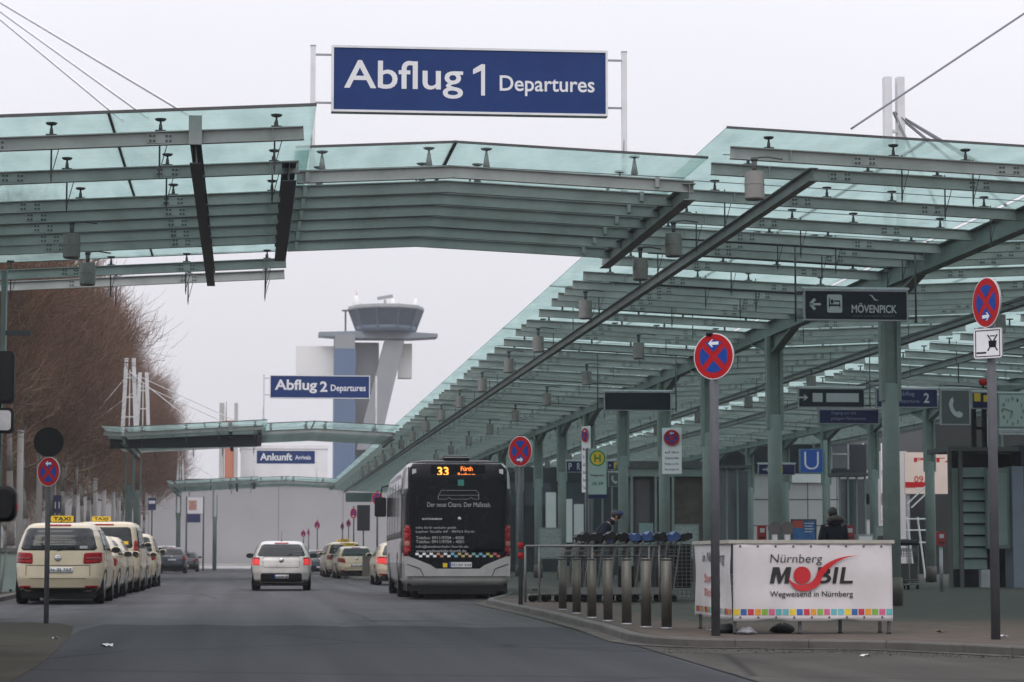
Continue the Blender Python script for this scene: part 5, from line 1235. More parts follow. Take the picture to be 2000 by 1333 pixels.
t, p = sign_post("no_stopping_sign", "large tilted round no stopping sign with left arrow on a pole before the white counter", 1398, 1243, .10, top=652, r=.055)
s = 5000 / p.y
disc(t, atY(1388, 697, p.y).z - p.z, .575, R(-42), -1, 1.12)
t.children[-1].location.x = atY(1388, 697, p.y).x - p.x
t, p = sign_post("no_stopping_sign", "narrow turned no stopping sign above a crossed out tow plate at the right edge", 1945, 1250, .10, top=548, r=.055)
o = disc(t, atY(1928, 592, p.y).z - p.z, .60, R(-74), 1, -1.12); o.location.x = atY(1927, 592, p.y).x - p.x
zc = atY(1928, 672, p.y).z - p.z; xc = atY(1928, 672, p.y).x - p.x
m = MB(); m.prism(rrect(-.19, -.18, .19, .18, .03), (0, -.02, 0), (1, 0, 0), (0, 0, 1), (0, .02, 0)); o = m.build("extra_plate", PLATEG, t, (xc, -.06, zc)); o.rotation_euler = (0, 0, R(-46))
m = MB(); m.prism(rrect(-.186, -.176, .186, .176, .03), (0, -.0225, 0), (1, 0, 0), (0, 0, 1), (0, .002, 0)); m.build("white_field", WHITE, o)
m = MB()
for q in ((-.165, -.158, .165, -.148), (-.165, .148, .165, .158), (-.165, -.148, -.155, .148), (.155, -.148, .165, .148)): m.box(q[0], q[2], -.0252, -.0228, q[1], q[3])
m.box(-.15, -.02, -.0252, -.0228, -.12, -.10)
for a, b in (((.0, .10), (.13, -.09)), ((.13, .10), (.0, -.09))): m.bar((a[0], -.024, a[1]), (b[0], -.024, b[1]), .0024, .016)
m.prism([(.02, -.05), (.11, -.05), (.12, .03), (.01, .03)], (0, -.0252, 0), (1, 0, 0), (0, 0, 1), (0, .0024, 0)); m.bar((.03, -.024, .085), (.10, -.024, .085), .0024, .012)
m.build("crossed_vehicle_mark", DARK, o)
t, p = sign_post("no_stopping_sign", "round no stopping sign with right arrow and red banded pole beside the bus", 1017, 1180, .10 + G(53), top=852, r=.045)
disc(t, atY(1017, 882, p.y).z - p.z, .585, R(-46), 1, -1.12)
for py in (1066, 1086):
    z = atY(1017, py, p.y).z - p.z; m = MB(); m.lathe([(.050, z - .06), (.050, z + .06)], n=14); m.build("red_band", REDS, t)
t, p = sign_post("no_stopping_sign", "small no stopping sign with left arrow below a black disc, before the nearest taxi", 90, 1220, 0.01, top=838, r=.04, mat_=STEEL_D)
o = disc(t, atY(97, 922, p.y).z - p.z, .47, R(-38), -1, 1.1); o.location.x = atY(97, 922, p.y).x - p.x
o = disc(t, atY(94, 864, p.y).z - p.z, .47, R(8), name='black_disc', back=True)
# plates on columns
def plate_sign(label, px, py0, py1, y, w, yaw, arrow_dir, lines, parent_post=True, col=WHITE):
    a, b = atY(px, py0, y), atY(px, py1, y); h = a.z - b.z
    t = thing("no_stopping_plate", label, "sign", (a.x, y, b.z), yaw, "no stopping signs")
    m = MB(); m.prism(rrect(-w / 2, 0, w / 2, h, .03), (0, -.02, 0), (1, 0, 0), (0, 0, 1), (0, .02, 0)); m.build("panel", WHITE, t)
    disc(t, h - w * .52, w * .86, 0, arrow_dir, 1.1 if arrow_dir < 0 else -1.1); t.children[-1].location.y = -.004
    zt = h - w * 1.08
    for k, sx in enumerate(lines):
        z = zt - (zt - .05) * (k + .8) / len(lines); words(sx, (-w * .36, z, w * .36, z + (zt - .05) / len(lines) * .45), DARK, t, -.0205, .01)
    m = MB(); m.box(-w * .42, w * .42, -.0225, -.0202, zt - .01, zt); m.build("rule", DARK, t)
    m = MB(); m.box(-.05, .05, 0, .1, h * .3, h * .34); m.box(-.05, .05, 0, .1, h * .7, h * .74); m.build("bracket", GALV, t)
    return t
plate_sign("white plate with no stopping disc and left arrow on a green platform column", 1312, 836, 926, 73.9, .57, R(-12), -1, ["auf dem", "Seitenstreifen", "Parken nur für", "Berechtigte frei"])
tp = plate_sign("narrow tall white plate with purple no stopping disc seen nearly edge on", 1145.5, 833, 962, 82.0, .55, R(-68), -1, ["Mo - So", "0 - 24 h", "auf dem", "Seitenstreifen", "Busse frei", "Taxi frei"])
m = MB(); m.tube((.0, .12, -4), (.0, .12, 2.1), .035, .035, 10); m.build("pole", POLE, tp)
for i, (px, py, top, d, y, yaw) in enumerate(((737, 974, 960, .56, 108, -38), (691, 1003, 990, .56, 131, -55), (620, 1026, 1016, .52, 172, -45), (593, 1043, 1035, .52, 208, -40), (603, 1041, 1033, .52, 204, -70), (669, 1029, 1021, .5, 196, -60), (681, 1023, 1015, .55, 190, -55))):
    nm = ["round no stopping sign just above the bus mirror", "thin far no stopping sign beside the ivory estate taxi", "far no stopping sign standing just right of the white hatchback", "left of two tiny far no stopping signs behind the white hatchback", "right of two tiny far no stopping signs behind the white hatchback", "tiny far reddish sign left of a purple one near the bus stop", "tiny far purple sign above the right taxis"][i]
    t, p = sign_post("far_no_stopping_sign", nm, px, 1100, .1 + G(y), top=top, y=y, r=.04)
    disc(t, atY(px, py, y).z - p.z, d, R(yaw), 1, -1.1)
for i, (px, py, y, w, h, c, nm) in enumerate(((297, 985, 150, .45, .7, mat("faded_blue", (.03, .04, .13), .5, 0, .1, 4), "blue and white parking sign on a post before the far left trees"), (112, 985, 118, .36, .8, mat("faded_blue", (.03, .04, .13), .5, 0, .1, 4), "blue sign with white digits between pale trunks above the taxis"), (710, 1012, 150, .75, 1.5, NAVY, "dark stop board on a post beyond the right taxis"))):
    p = atY(px, py, y); g = .1 + G(y); t = thing("board_sign", nm, "sign", (p.x, y, g), 0)
    m = MB(); m.tube((0, .05, 0), (0, .05, p.z - g + h / 2), .045, .045, 10); m.build("pole", POLE, t)
    m = MB(); m.box(-w / 2, w / 2, -.03, .0, p.z - g - h / 2, p.z - g + h / 2); b = m.build("panel", c, t)
    if i == 1: words("11", (-w * .3, p.z - g - .2, w * .3, p.z - g + .1), WHITE, b, -.031, .02)
    elif i == 0:
        m = MB(); m.box(-w * .4, w * .4, -.034, -.031, p.z - g + .02, p.z - g + .2); m.build("white_strip", WHITE, b)
    else:
        m = MB(); m.box(-1.05, 1.05, -.05, .1, p.z - g + h * .62, p.z - g + h * .98); m.build("header", mat("stop_header_green", (.04, .075, .075), .5, 0, .1, 3), t)
p = atY(381, 1000, 168); g = .1 + G(168); t = thing("notice_board", "white notice board with reddish print and blue foot before the far hall", "notice board", (p.x, 168, g))
m = MB()
for s_ in (-.55, .55): m.tube((s_, 0, 0), (s_, 0, 3.1 + (atY(381, 950, 168).z - 4)), .05, .05, 8)
m.build("posts", POLE, t)
z0, z1 = atY(381, 1030, 168).z - g, atY(381, 972, 168).z - g
MB().box(-.5, .5, -.06, -.01, z0 + .9, z1).build("poster", WHITE, t); MB().box(-.5, .35, -.06, -.01, z0 + .3, z0 + .85).build("blue_panel", mat("faded_blue", (.03, .04, .13), .5, 0, .1, 4), t); MB().box(-.42, .1, -.064, -.061, z0 + 1.1, z1 - .2).build("red_print", mat("pale_red_print", (.55, .30, .24), .6, 0, .3, 9), t)

# ------------------------------------------------------------------ hanging signs under the platform roof
def hang(name, label, cat, px0, px1, py0, py1, y, face, rods=(), d=.12, frame=GALV, group="hanging signs under the platform roof", ztop=None):
    a, b = atY(px0, py0, y), atY(px1, py1, y); cx = (a.x + b.x) / 2; W_ = b.x - a.x; H_ = a.z - b.z
    t = thing(name, label, cat, (cx, y, b.z), 0, group)
    m = MB(); m.box(-W_ / 2, W_ / 2, 0, d, 0, H_); bx = m.build("sign_box", frame, t)
    e = .025 * H_ + .012; m = MB(); m.box(-W_ / 2 + e, W_ / 2 - e, -.004, -.001, e, H_ - e * 1.6); f = m.build("face", face, t)
    m = MB(); m.prism([(0, H_ + .001), (d, H_ + .001), (d * .8, H_ + .04), (d * .2, H_ + .04)], (-W_ / 2 - .03, 0, 0), (0, 1, 0), (0, 0, 1), (W_ + .06, 0, 0)); m.build("top_rail", GALV, t)
    for rx in rods:
        x = atY(rx, py0, y).x - cx; zt = ZT - HP - .03 - b.z
        m = MB(); m.tube((x, d / 2, -.02), (x, d / 2, zt), .018, .018, 8)
        xe = -W_ / 2 if x < 0 else W_ / 2
        m.bar((x, d / 2, H_ * .9), (xe, d / 2, H_ * .9), .02, .03); m.bar((x, d / 2, H_ * .1), (xe, d / 2, H_ * .1), .02, .03)
        m.build("hanger_rod", POLE, t)
    fit = lambda q: (-W_ / 2 + W_ * q[0], H_ * q[1], -W_ / 2 + W_ * q[2], H_ * q[3])
    return t, f, fit
t, f, fit = hang("hotel_sign", "slate hanging sign with bed symbol and hotel lettering below the nearest roof purlins", "sign", 1570, 1774, 564, 628, 44.6, SLATE, (1555, 1790))
PALE = mat("sign_pale_grey", (0.44, 0.46, 0.48), 0.5, 0, 0.04, 3)
words("MÖVENPICK", fit((.455, .25, .89, .56)), PALE, f, -.0045, .02); words("HOTEL NÜRNBERG AIRPORT", fit((.47, .13, .87, .19)), mat("sign_dim_grey", (.10, .12, .14), .5, 0, 0), f, -.0045)
q = fit((.22, .25, .365, .82)); m = MB(); m.prism(rrect(q[0], q[1], q[2], q[3], .03), (0, -.0075, 0), (1, 0, 0), (0, 0, 1), (0, .003, 0)); bs = m.build("bed_tile", PALE, f)
w_, h_ = q[2] - q[0], q[3] - q[1]; m = MB()
for (u0, v0, u1, v1) in ((.12, .28, .19, .80), (.81, .28, .88, .60), (.12, .36, .88, .46), (.24, .50, .42, .72), (.46, .60, .86, .68)): m.box(q[0] + u0 * w_, q[0] + u1 * w_, -.0105, -.0077, q[1] + v0 * h_, q[1] + v1 * h_)
m.build("bed_symbol", SLATE, bs)
q = fit((.06, .3, .16, .72)); m = MB(); cx, cz = (q[0] + q[2]) / 2, (q[1] + q[3]) / 2; L = (q[2] - q[0])
m.bar((cx - L / 2, -.006, cz), (cx + L / 2, -.006, cz), .003, .04)
for s_ in (-1, 1): m.bar((cx - L / 2, -.006, cz), (cx - L * .05, -.006, cz + s_ * L * .5), .003, .05)
m.build("left_arrow", PALE, f)
q = fit((.625, .62, .72, .84)); m = MB(); W2, H2 = q[2] - q[0], q[3] - q[1]
m.prism([(q[0], q[3]), (q[0] + .35 * W2, q[1] + .82 * H2), (q[0] + .6 * W2, q[1] + .35 * H2), (q[2], q[1] + .1 * H2), (q[0] + .55 * W2, q[1] + .12 * H2), (q[0] + .3 * W2, q[1] + .6 * H2)], (0, -.0075, 0), (1, 0, 0), (0, 0, 1), (0, .003, 0)); m.build("seagull_mark", PALE, f)
hang("blank_sign", "blank dark hanging sign in a light frame above the sign plates", "sign", 1180, 1311, 764, 803, 69.4, SLATE, (1168, 1321))
t, f, fit = hang("direction_sign", "slate hanging sign with right arrow and two blanked out pale fields", "sign", 1559, 1689, 757, 797, 69.4, SLATE, (1700,))
for q in ((.215, .28, .365, .72), (.42, .28, .91, .72)):
    q = fit(q); MB().box(q[0], q[2], -.009, -.0045, q[1], q[3]).build("blank_field", PALE, f)
q = fit((.02, .3, .13, .7)); m = MB(); m.prism(arrow((q[0] + q[2]) / 2, (q[1] + q[3]) / 2, .26, .045), (0, -.0075, 0), (1, 0, 0), (0, 0, 1), (0, .003, 0)); m.build("right_arrow", PALE, f)
NAVYB = mat("sign_navy", (0.010, 0.018, 0.075), 0.45, 0, 0.06, 2, spec=.25)
t, f, fit = hang("notice_sign", "navy notice hanging beneath the slate arrow sign, small pale print", "sign", 1599, 1717, 798.5, 829, 69.4, NAVYB)
dimw = mat("sign_faded_print", (.16, .18, .27), .5, 0, 0)
words("Zugang nur mit", fit((.20, .58, .62, .82)), dimw, f, -.0045, .01); words("gültigem Fahrausweis", fit((.20, .22, .78, .46)), dimw, f, -.0045, .01)
t, f, fit = hang("departures_sign", "navy hanging sign with up arrow and digit 2 behind the thick column", "sign", 1711, 1832, 758, 797, 69.0, NAVYB)
q = fit((.06, .25, .16, .75)); m = MB(); cx = (q[0] + q[2]) / 2
m.bar((cx, -.006, q[1]), (cx, -.006, q[3]), .045, .003)
for s_ in (-1, 1): m.bar((cx, -.006, q[3]), (cx + s_ * .10, -.006, q[3] - .13), .05, .003)
m.build("up_arrow", PALE, f)
words("Abflug", fit((.36, .55, .62, .82)), dimw, f, -.0045, .01); words("Departures", fit((.36, .2, .70, .42)), dimw, f, -.0045, .01); words("2", fit((.77, .25, .86, .75)), PALE, f, -.0045, .02)
GREYT = mat("sign_grey_green", (.070, .085, .088), .5, 0, .05, 3)
def phone(f, fit, q, mt):
    q = fit(q); x0, z0, x1, z1 = q; w, h = x1 - x0, z1 - z0; m = MB()
    P = [(.10, .85), (.0, .62), (.12, .33), (.38, .10), (.72, 0), (.95, .05), (1, .22), (.72, .32), (.55, .26), (.36, .42), (.28, .60), (.36, .82), (.28, .98)]
    m.prism([(x0 + a * w, z0 + b * h) for a, b in P], (0, -.0075, 0), (1, 0, 0), (0, 0, 1), (0, .003, 0)); return m.build("receiver_symbol", mt, f)
t, f, fit = hang("telephone_sign", "square grey hanging sign with white telephone receiver, right of the navy sign", "sign", 1836, 1896, 759, 831, 69.0, GREYT)
phone(f, fit, (.28, .2, .74, .78), PALE)
t, f, fit = hang("yellow_sign", "small yellow and navy hanging sign between telephone sign and thin pole", "sign", 1898, 1935, 765, 799, 69.6, NAVYB)
q = fit((.08, .42, .5, .9)); MB().box(q[0] + .02, q[2] - .02, -.009, -.0045, q[1], q[3]).build("yellow_field", YELLOW, f)
q = fit((.62, .4, .9, .8)); MB().box(q[0], q[2], -.013, -.0095, q[1], q[3]).build("yellow_symbol", YELLOW, f)
m = MB(); a, b = atY(1695, 757, 69.3), atY(2010, 757, 69.3); t = thing("sign_rail", "long thin steel rail carrying the row of right hand hanging signs", "rail", (a.x, 69.08, a.z + .07))
m.box(0, b.x - a.x, 0, .08, -.0, .06); m.build("rail", GALV, t)
for rx in (.3, (b.x - a.x) * .55):
    m = MB(); m.tube((rx, .04, .06), (rx, .04, ZT - HP - a.z - .1), .02, .02, 8); m.build("hanger_rod", POLE, t)
# clock
t, f, fit = hang("station_clock", "square pale green clock with arabic numerals, cut by the right edge", "clock", 1949, 2006, 768, 836, 69.0, mat("clock_face", (.36, .44, .41), .5, 0, .04, 3), frame=COLM, d=.2)
clk = mat("clock_marks", (.03, .05, .05), .5, 0, 0)
for k in range(1, 13):
    a = R(90 - 30 * k); u, v = .5 + .36 * math.cos(a), .48 + .36 * math.sin(a); wd = .06 if k < 10 else .10
    words(str(k), fit((u - wd / 2, v - .05, u + wd / 2, v + .05)), clk, f, -.0045, .02)
c_ = fit((.5, .48, .5, .48)); m = MB(); W_ = fit((0, 0, 1, 1)); sz = W_[2] - W_[0]
m.bar((c_[0], -.012, c_[1]), (c_[0] - .36 * sz, -.012, c_[1] + .10 * sz), .03, .004); m.build("minute_hand", clk, f)
m = MB(); m.bar((c_[0], -.016, c_[1]), (c_[0] - .10 * sz, -.016, c_[1] - .24 * sz), .035, .004); m.build("hour_hand", clk, f)
t2, f2, fit2 = hang("clock_caption", "thin pale caption strip with tiny print just below the clock", "sign", 1951, 2006, 840, 850, 69.0, PALE, d=.06)
words("Uhrzeit Flughafen", fit2((.08, .3, .92, .75)), clk, f2, -.0045)
t = thing("alarm_lamp", "small red alarm lamp above the row of hanging signs", "lamp", tuple(atY(1920, 752, 69.1)))
m = MB(); m.lathe([(.02, -.04), (.11, 0), (.12, .12), (.08, .16)], n=14); m.build("red_dome", REDS, t); m = MB(); m.tube((0, 0, -.04), (0, 0, -.09), .03); m.build("stem", DARK, t)
# black twin post beside the lift
t = thing("black_frame_post", "black twin post frame in front of the lift, next to the thin pole", "post", (atY(1914, 1000, 70.2).x, 70.2, .1 + G(70)))
for dx in (-.14, .16): MB().box(dx - .06, dx + .06, -.05, .05, atY(1914, 874, 70.2).z - .1 - G(70), atY(1914, 765, 70.2).z - .25).build("upright", DARK, t)
MB().box(-.2, .22, -.055, .055, atY(1914, 838, 70.2).z - .25, atY(1914, 833, 70.2).z - .25).build("cross_piece", DARK, t)

# underground sign, stop sign, small blue signs
y = 85.6; a, b = atY(1562, 877, y), atY(1608, 924, y); cx = (a.x + b.x) / 2
t = thing("underground_sign", "bright blue square underground sign with white letter U on a slim post", "sign", (cx, y, .1 + G(y)))
zb = b.z - .1 - G(y); zt = a.z - .1 - G(y); w = b.x - a.x
MB().box(-w / 2, w / 2, 0, .16, zb, zt).build("sign_box", mat("u_frame", (.12, .24, .36), .5, 0, .05, 3), t)
f = MB().box(-w / 2 + .03, w / 2 - .03, -.006, -.001, zb + .03, zt - .03).build("face", mat("u_blue", (.015, .085, .42), .4, 0, .05, 2), t)
words("U", (-w * .31, zb + w * .14, w * .31, zt - w * .12), WHITE, f, -.0065, -.015)
m = MB(); m.tube((w / 2 + .10, .08, 0), (w / 2 + .10, .08, zt + .3), .07, .07, 12); m.build("post", COLM, t)
m = MB(); m.bar((w / 2, .08, zt - .2), (w / 2 + .1, .08, zt - .2), .04, .04); m.build("bracket", COLM, t)
y = 80.0; a, b = atY(1153, 876, y), atY(1181, 966, y); cx = (a.x + b.x) / 2; g = .1 + G(y)
t = thing("bus_stop_sign", "tall pale bus stop sign with yellow and green H disc beside a thin pole", "sign", (cx, y, g))
w = b.x - a.x + .12; zb, zt = b.z - g, a.z - g
PALEG = mat("stop_panel_pale_green", (.34, .45, .42), .5, 0, .05, 3)
m = MB(); m.tube((-w / 2 - .05, .03, 0), (-w / 2 - .05, .03, zt), .04, .04, 10); m.build("pole", POLE, t)
MB().box(-w / 2, w / 2, 0, .06, zb, zt).build("panel", PALEG, t)
GREENH = mat("stop_green", (.02, .20, .06), .5, 0, .05, 3)
rr = w * .44; m = MB(); m.prism(circle(rr, 30, 0, zt - rr - .06), (0, -.004, 0), (1, 0, 0), (0, 0, 1), (0, .003, 0)); d = m.build("h_disc", GREENH, t)
m = MB(); m.prism(circle(rr * .82, 30, 0, zt - rr - .06), (0, -.008, 0), (1, 0, 0), (0, 0, 1), (0, .003, 0)); m.build("yellow_field", YELLOW, d)
words("H", (-rr * .42, zt - rr * 1.5 - .06, rr * .42, zt - rr * .5 - .06), GREENH, d, -.0085, .03)
words("Flughafen", (-w * .38, zb + .55, w * .38, zb + .63), DARK, t, -.001, .01); words("33 39", (-w * .30, zb + .30, w * .30, zb + .38), DARK, t, -.001, .01)
MB().box(-w / 2, w / 2, -.01, .07, zb - .13, zb - .01).build("blue_foot", NAVYB, t)
for (px0, px1, py0, py1, y, nm, sym) in ((1106, 1142, 900, 923, 96, "small navy hanging sign with two parking letters left of the stop sign", "PP"), (1186, 1212, 900, 918, 96, "tiny navy and yellow hanging sign right of the stop sign", "Y"), (1481, 1553, 906, 928, 96, "navy and yellow hanging sign behind the second column left of the U", "Y")):
    t, f, fit = hang("small_hanging_sign", nm, "sign", px0, px1, py0, py1, y, NAVYB)
    if sym == "PP":
        words("P", fit((.12, .2, .3, .8)), PALE, f, -.0045, .02); words("R", fit((.58, .2, .76, .8)), PALE, f, -.0045, .02)
    else:
        q = fit((.40 if px0 > 1400 else .5, .15, .66 if px0 > 1400 else .92, .8)); MB().box(q[0], q[2], -.009, -.0045, q[1], q[3]).build("yellow_tile", YELLOW, f)
        q = fit((.12, .3, .3, .65)); m = MB(); m.prism(arrow((q[0] + q[2]) / 2, (q[1] + q[3]) / 2, q[2] - q[0], .05), (0, -.0075, 0), (1, 0, 0), (0, 0, 1), (0, .003, 0)); m.build("arrow", PALE, f)
t, f, fit = hang("telephone_sign", "small grey hanging sign with telephone receiver beside the third visible column", "sign", 1188, 1212, 922, 951, 96, GREYT); phone(f, fit, (.25, .2, .75, .8), PALE)

# ------------------------------------------------------------------ counter with banners
BANN = mat("banner_white", (0.62, 0.585, 0.59), 0.6, 0, 0.05, 2.5)
def banner(u0, u1, z0, z1, seed, nu=40, nz=18, amp=.018):
    g = random.Random(seed); ph = [g.uniform(0, 6) for _ in range(6)]
    m = MB(); m.smooth = True; F_ = []
    def yy(u, v):
        U = (u - u0) / (u1 - u0); V = (v - z0) / (z1 - z0)
        return -amp * (math.sin(9 * U + 4 * V + ph[0]) * (1 - V) * .8 + .5 * math.sin(23 * U - 5 * V + ph[1]) * (1 - V) ** 2 + .35 * math.sin(44 * U + ph[2]) * max(0, V - .8) * 4 + .5 * math.sin(3 * U + 9 * V + ph[3]) * .6)
    for j in range(nz + 1):
        for i in range(nu + 1):
            u = u0 + (u1 - u0) * i / nu; v = z0 + (z1 - z0) * j / nz
            if j == 0: v += .025 * max(0, math.sin(7 * (u - u0) / (u1 - u0) * 2 + ph[4])) 
            F_.append((u, yy(u, v), v))
    B_ = [(x, y + .006, z) for x, y, z in F_]; k = len(F_); ix = lambda i, j: j * (nu + 1) + i
    fs = [(ix(i, j), ix(i + 1, j), ix(i + 1, j + 1), ix(i, j + 1)) for j in range(nz) for i in range(nu)]
    fs += [(b + k, a + k, d + k, c + k) for a, b, c, d in fs]
    for i in range(nu): fs += [(ix(i, 0), ix(i, 0) + k, ix(i + 1, 0) + k, ix(i + 1, 0)), (ix(i + 1, nz), ix(i + 1, nz) + k, ix(i, nz) + k, ix(i, nz))]
    for j in range(nz): fs += [(ix(0, j + 1), ix(0, j + 1) + k, ix(0, j) + k, ix(0, j)), (ix(nu, j), ix(nu, j) + k, ix(nu, j + 1) + k, ix(nu, j + 1))]
    m.add(F_ + B_, fs); return m, yy
c0 = atZ(1432, 1240, .10); yc = c0.y; sc = lambda px, py: atY(px, py, yc)
cw = sc(1742, 1240).x - c0.x; cl = 2.7
t = thing("promotion_counter", "white banner wrapped counter on short legs with red and black lettering at the kerb", "counter", (c0.x, yc, .10), R(-.6))
def cz(py): return sc(1500, py).z - .10
zt, zb = cz(1062), cz(1214)
m, fy = banner(0.0, cw, zb, zt, 5); bn = m.build("front_banner", BANN, t, (0, -.03, 0))
m, fs_ = banner(0.0, cl, zb + .01, zt, 9); sb = m.build("side_banner", BANN, t, (-.03, cl, 0)); sb.rotation_euler = (0, 0, R(-90))
def cu(px): return sc(px, 1150).x - c0.x
KEY = mat("print_black", (.012, .012, .013), .5, 0, 0); RED2 = mat("print_red", (.52, .012, .018), .5, 0, 0)
def drape(o, off=.013):
    """lay print onto the wavy banner"""
    for v in o.data.vertices: v.co.y = fy(v.co.x, v.co.z) - off + (.002 if v.co.y > .002 else 0)
def bw(s, x0, z0, x1, z1, m_, bold=0, shear=0, off=.013):
    o = words(s, (cu(x0), cz(z1), cu(x1), cz(z0)), m_, bn, 0, bold, shear=shear); o.location = (0, 0, 0); drape(o, off); return o
bw("Nürnberg", 1503, 1083, 1605, 1104.5, KEY, -.006, .1)
mp_ = [(0, 0), (.21, 0), (.33, .60), (.42, 0), (.56, 0), (.80, .60), (.75, 0), (.97, 0), (1.12, 1), (.86, 1), (.60, .42), (.50, 1), (.17, 1)]
m = MB(); m.prism([(cu(1502 + 38 * a), cz(1140) + b * (cz(1108) - cz(1140))) for a, b in mp_], (0, 0, 0), (1, 0, 0), (0, 0, 1), (0, .003, 0)); drape(m.build("lettering", KEY, bn)); bw("BIL", 1592, 1108, 1664, 1140, KEY, .015, .12)
bw("Wegweisend in Nürnberg", 1502, 1155, 1664, 1169, KEY, .006)
m = MB(); m.prism(circle(cu(1565) - cu(1548.2), 36, cu(1565), cz(1124)), (0, -.006, 0), (1, 0, 0), (0, 0, 1), (0, .003, 0)); o = m.build("red_ball", RED2, bn); drape(o, .026)
def fill_strip(top, bot, nm, off):
    m = MB(); n = len(top); vs = [(cu(x), -.006, cz(z)) for x, z in top] + [(cu(x), -.006, cz(z)) for x, z in bot]
    k = len(vs); vs2 = [(x, .003, z) for x, y, z in vs]
    fs = [(i, i + 1, n + i + 1, n + i) for i in range(n - 1)]; m.add(vs + vs2, fs + [tuple(q + k for q in reversed(f)) for f in fs]); o = m.build(nm, RED2, bn); drape(o, off)
outer, innr = [], []
for i in range(29):
    u = i / 28
    # crescent below the ball that rises to the right as a tick
    x = 1537 + (1679 - 1537) * u
    def bez(p, t): 
        a = [p[0] * (1 - t) ** 3 + 3 * p[1] * t * (1 - t) ** 2 + 3 * p[2] * t * t * (1 - t) + p[3] * t ** 3 for p in ([q[0] for q in p], [q[1] for q in p])]
        return tuple(a)
    outer.append(bez([(1537, 1127), (1548, 1176), (1606, 1150), (1602, 1130)] if u <= .5 else [(1602, 1130), (1622, 1098), (1650, 1085), (1679, 1086)], u * 2 if u <= .5 else u * 2 - 1))
    innr.append(bez([(1537, 1127), (1550, 1152), (1590, 1146), (1594, 1118)] if u <= .5 else [(1594, 1118), (1612, 1096), (1644, 1083), (1679, 1086)], u * 2 if u <= .5 else u * 2 - 1))
fill_strip(innr, outer, "red_swoosh", .031)
CC = [(.75, .55, .03), (.03, .12, .35), (.55, .03, .06), (.75, .32, .03), (.22, .42, .05), (.62, .12, .24), (.12, .42, .46), (.15, .45, .5)]
def squares(par, L, z0, z1, f, n):
    m = MB(); mats = [mat("banner_square_%s" % nm, c, .6, 0, .15, 20) for nm, c in zip(("yellow", "navy", "red", "orange", "green", "pink", "teal", "aqua"), CC)]
    for k in range(n):
        m.m = k % 8; a = L * (k + .08) / n; b = L * (k + .92) / n
        for j in range(3):
            x0, x1 = a + (b - a) * j / 3, a + (b - a) * (j + 1) / 3
            vs = [(x, f(x, z) - .003, z) for x, z in ((x0, z0), (x1, z0), (x1, z1), (x0, z1))]; m.add(vs + [(x, y + .0015, z) for x, y, z in vs], [(0, 1, 2, 3), (7, 6, 5, 4)])
    return m.build("coloured_band", mats, par)
squares(bn, cw, cz(1202), cz(1190), fy, 23); squares(sb, cl, cz(1202) , cz(1190), fs_, 30)
def sw(s, x0, z0, x1, z1, m_, bold=0, shear=0):
    o = words(s, (x0, z0, x1, z1), m_, sb, 0, bold, shear=shear); o.location = (0, 0, 0)
    for v in o.data.vertices: v.co.y = fs_(v.co.x, v.co.z) - .013 + (.002 if v.co.y > .002 else 0)
sw("in Nürnberg", .7, cz(1105), 2.35, cz(1078), KEY, 0, .15); sw("Service", .8, cz(1140), 1.9, cz(1122), mat("faded_red_print", (.5, .2, .2), .6, 0, 0), .02); sw("Tickets", .8, cz(1168), 1.9, cz(1152), mat("faded_red_print", (.5, .2, .2), .6, 0, 0), .02)
m = MB(); m.lathe([(.010, .012), (.014, -.004), (.008, -.006)], n=8, axis='y'); eme = m.mesh("eyelet", STEEL_D)
for k in range(9):
    u_ = cw * (k + .4) / 9; link("eyelet", eme, bn, (u_, fy(u_, zt - .035) - .004, zt - .035)); link("eyelet", eme, bn, (u_, fy(u_, zb + .05) - .004, zb + .05))
TOP = mat("counter_top_pale", (.42, .40, .35), .6, 0, .12, 4)
m = MB(); m.box(-.06, cw + .03, -.05, .55, zt + .0, zt + .045); m.build("counter_top", TOP, t)
m = MB(); m.box(-.06, .5, .551, cl + .04, zt + .0, zt + .045); m.build("side_top", TOP, t)
for x, y in ((.03, .05), (cw * .42, .02), (cw - .04, .02), (.03, cl * .5), (.03, cl - .05), (cw * .72, .45), (cw - .04, .5)):
    m = MB(); m.box(x - .02, x + .02, y - .02, y + .02, .02, zt); l = m.build("leg", STEEL_D, t); m = MB(); m.lathe([(.03, 0), (.03, .02), (.012, .03)], (x, y, 0), n=10); m.build("foot", DARK, l)
m = MB(); m.box(.02, cw - .03, .03, .05, zb + .1, zb + .13); m.box(.02, .04, .06, cl - .06, zb + .1, zb + .13); m.build("lower_rail", STEEL_D, t)
t = thing("bin_bag", "crumpled grey plastic bag lying under the front edge of the counter", "litter", (c0.x + .15, yc - .12, .11))
m = MB(); m.smooth = True; g = random.Random(4)
m.lathe([(.03, 0), (.11, .015), (.11, .04), (.06, .075), (.01, .08)], n=12); m.v = [(x * g.uniform(.7, 1.3), y * g.uniform(.7, 1.2), z * g.uniform(.7, 1.2)) for x, y, z in m.v]; m.build("bag", mat("grey_film", (.20, .20, .22), .3, 0, .3, 12), t)
for i, (px, w, nm) in enumerate(((1418, .15, "black sack on the paving behind the sign pole under the counter"), (1528, .17, "flat black sack under the middle of the counter"))):
    q = atY(px, 1229, yc + .45); t = thing("black_sack", nm, "sack", (q.x, yc + .45, .105)); m = MB(); g = random.Random(i + 9)
    m.lathe([(w * .6, 0), (w, .03), (w * .9, .07), (w * .5, .11), (.03, .12)], n=14); m.v = [(x * g.uniform(.8, 1.15), y * g.uniform(.7, 1.1), z * g.uniform(.85, 1.1)) for x, y, z in m.v]; m.build("sack", DARK, t)
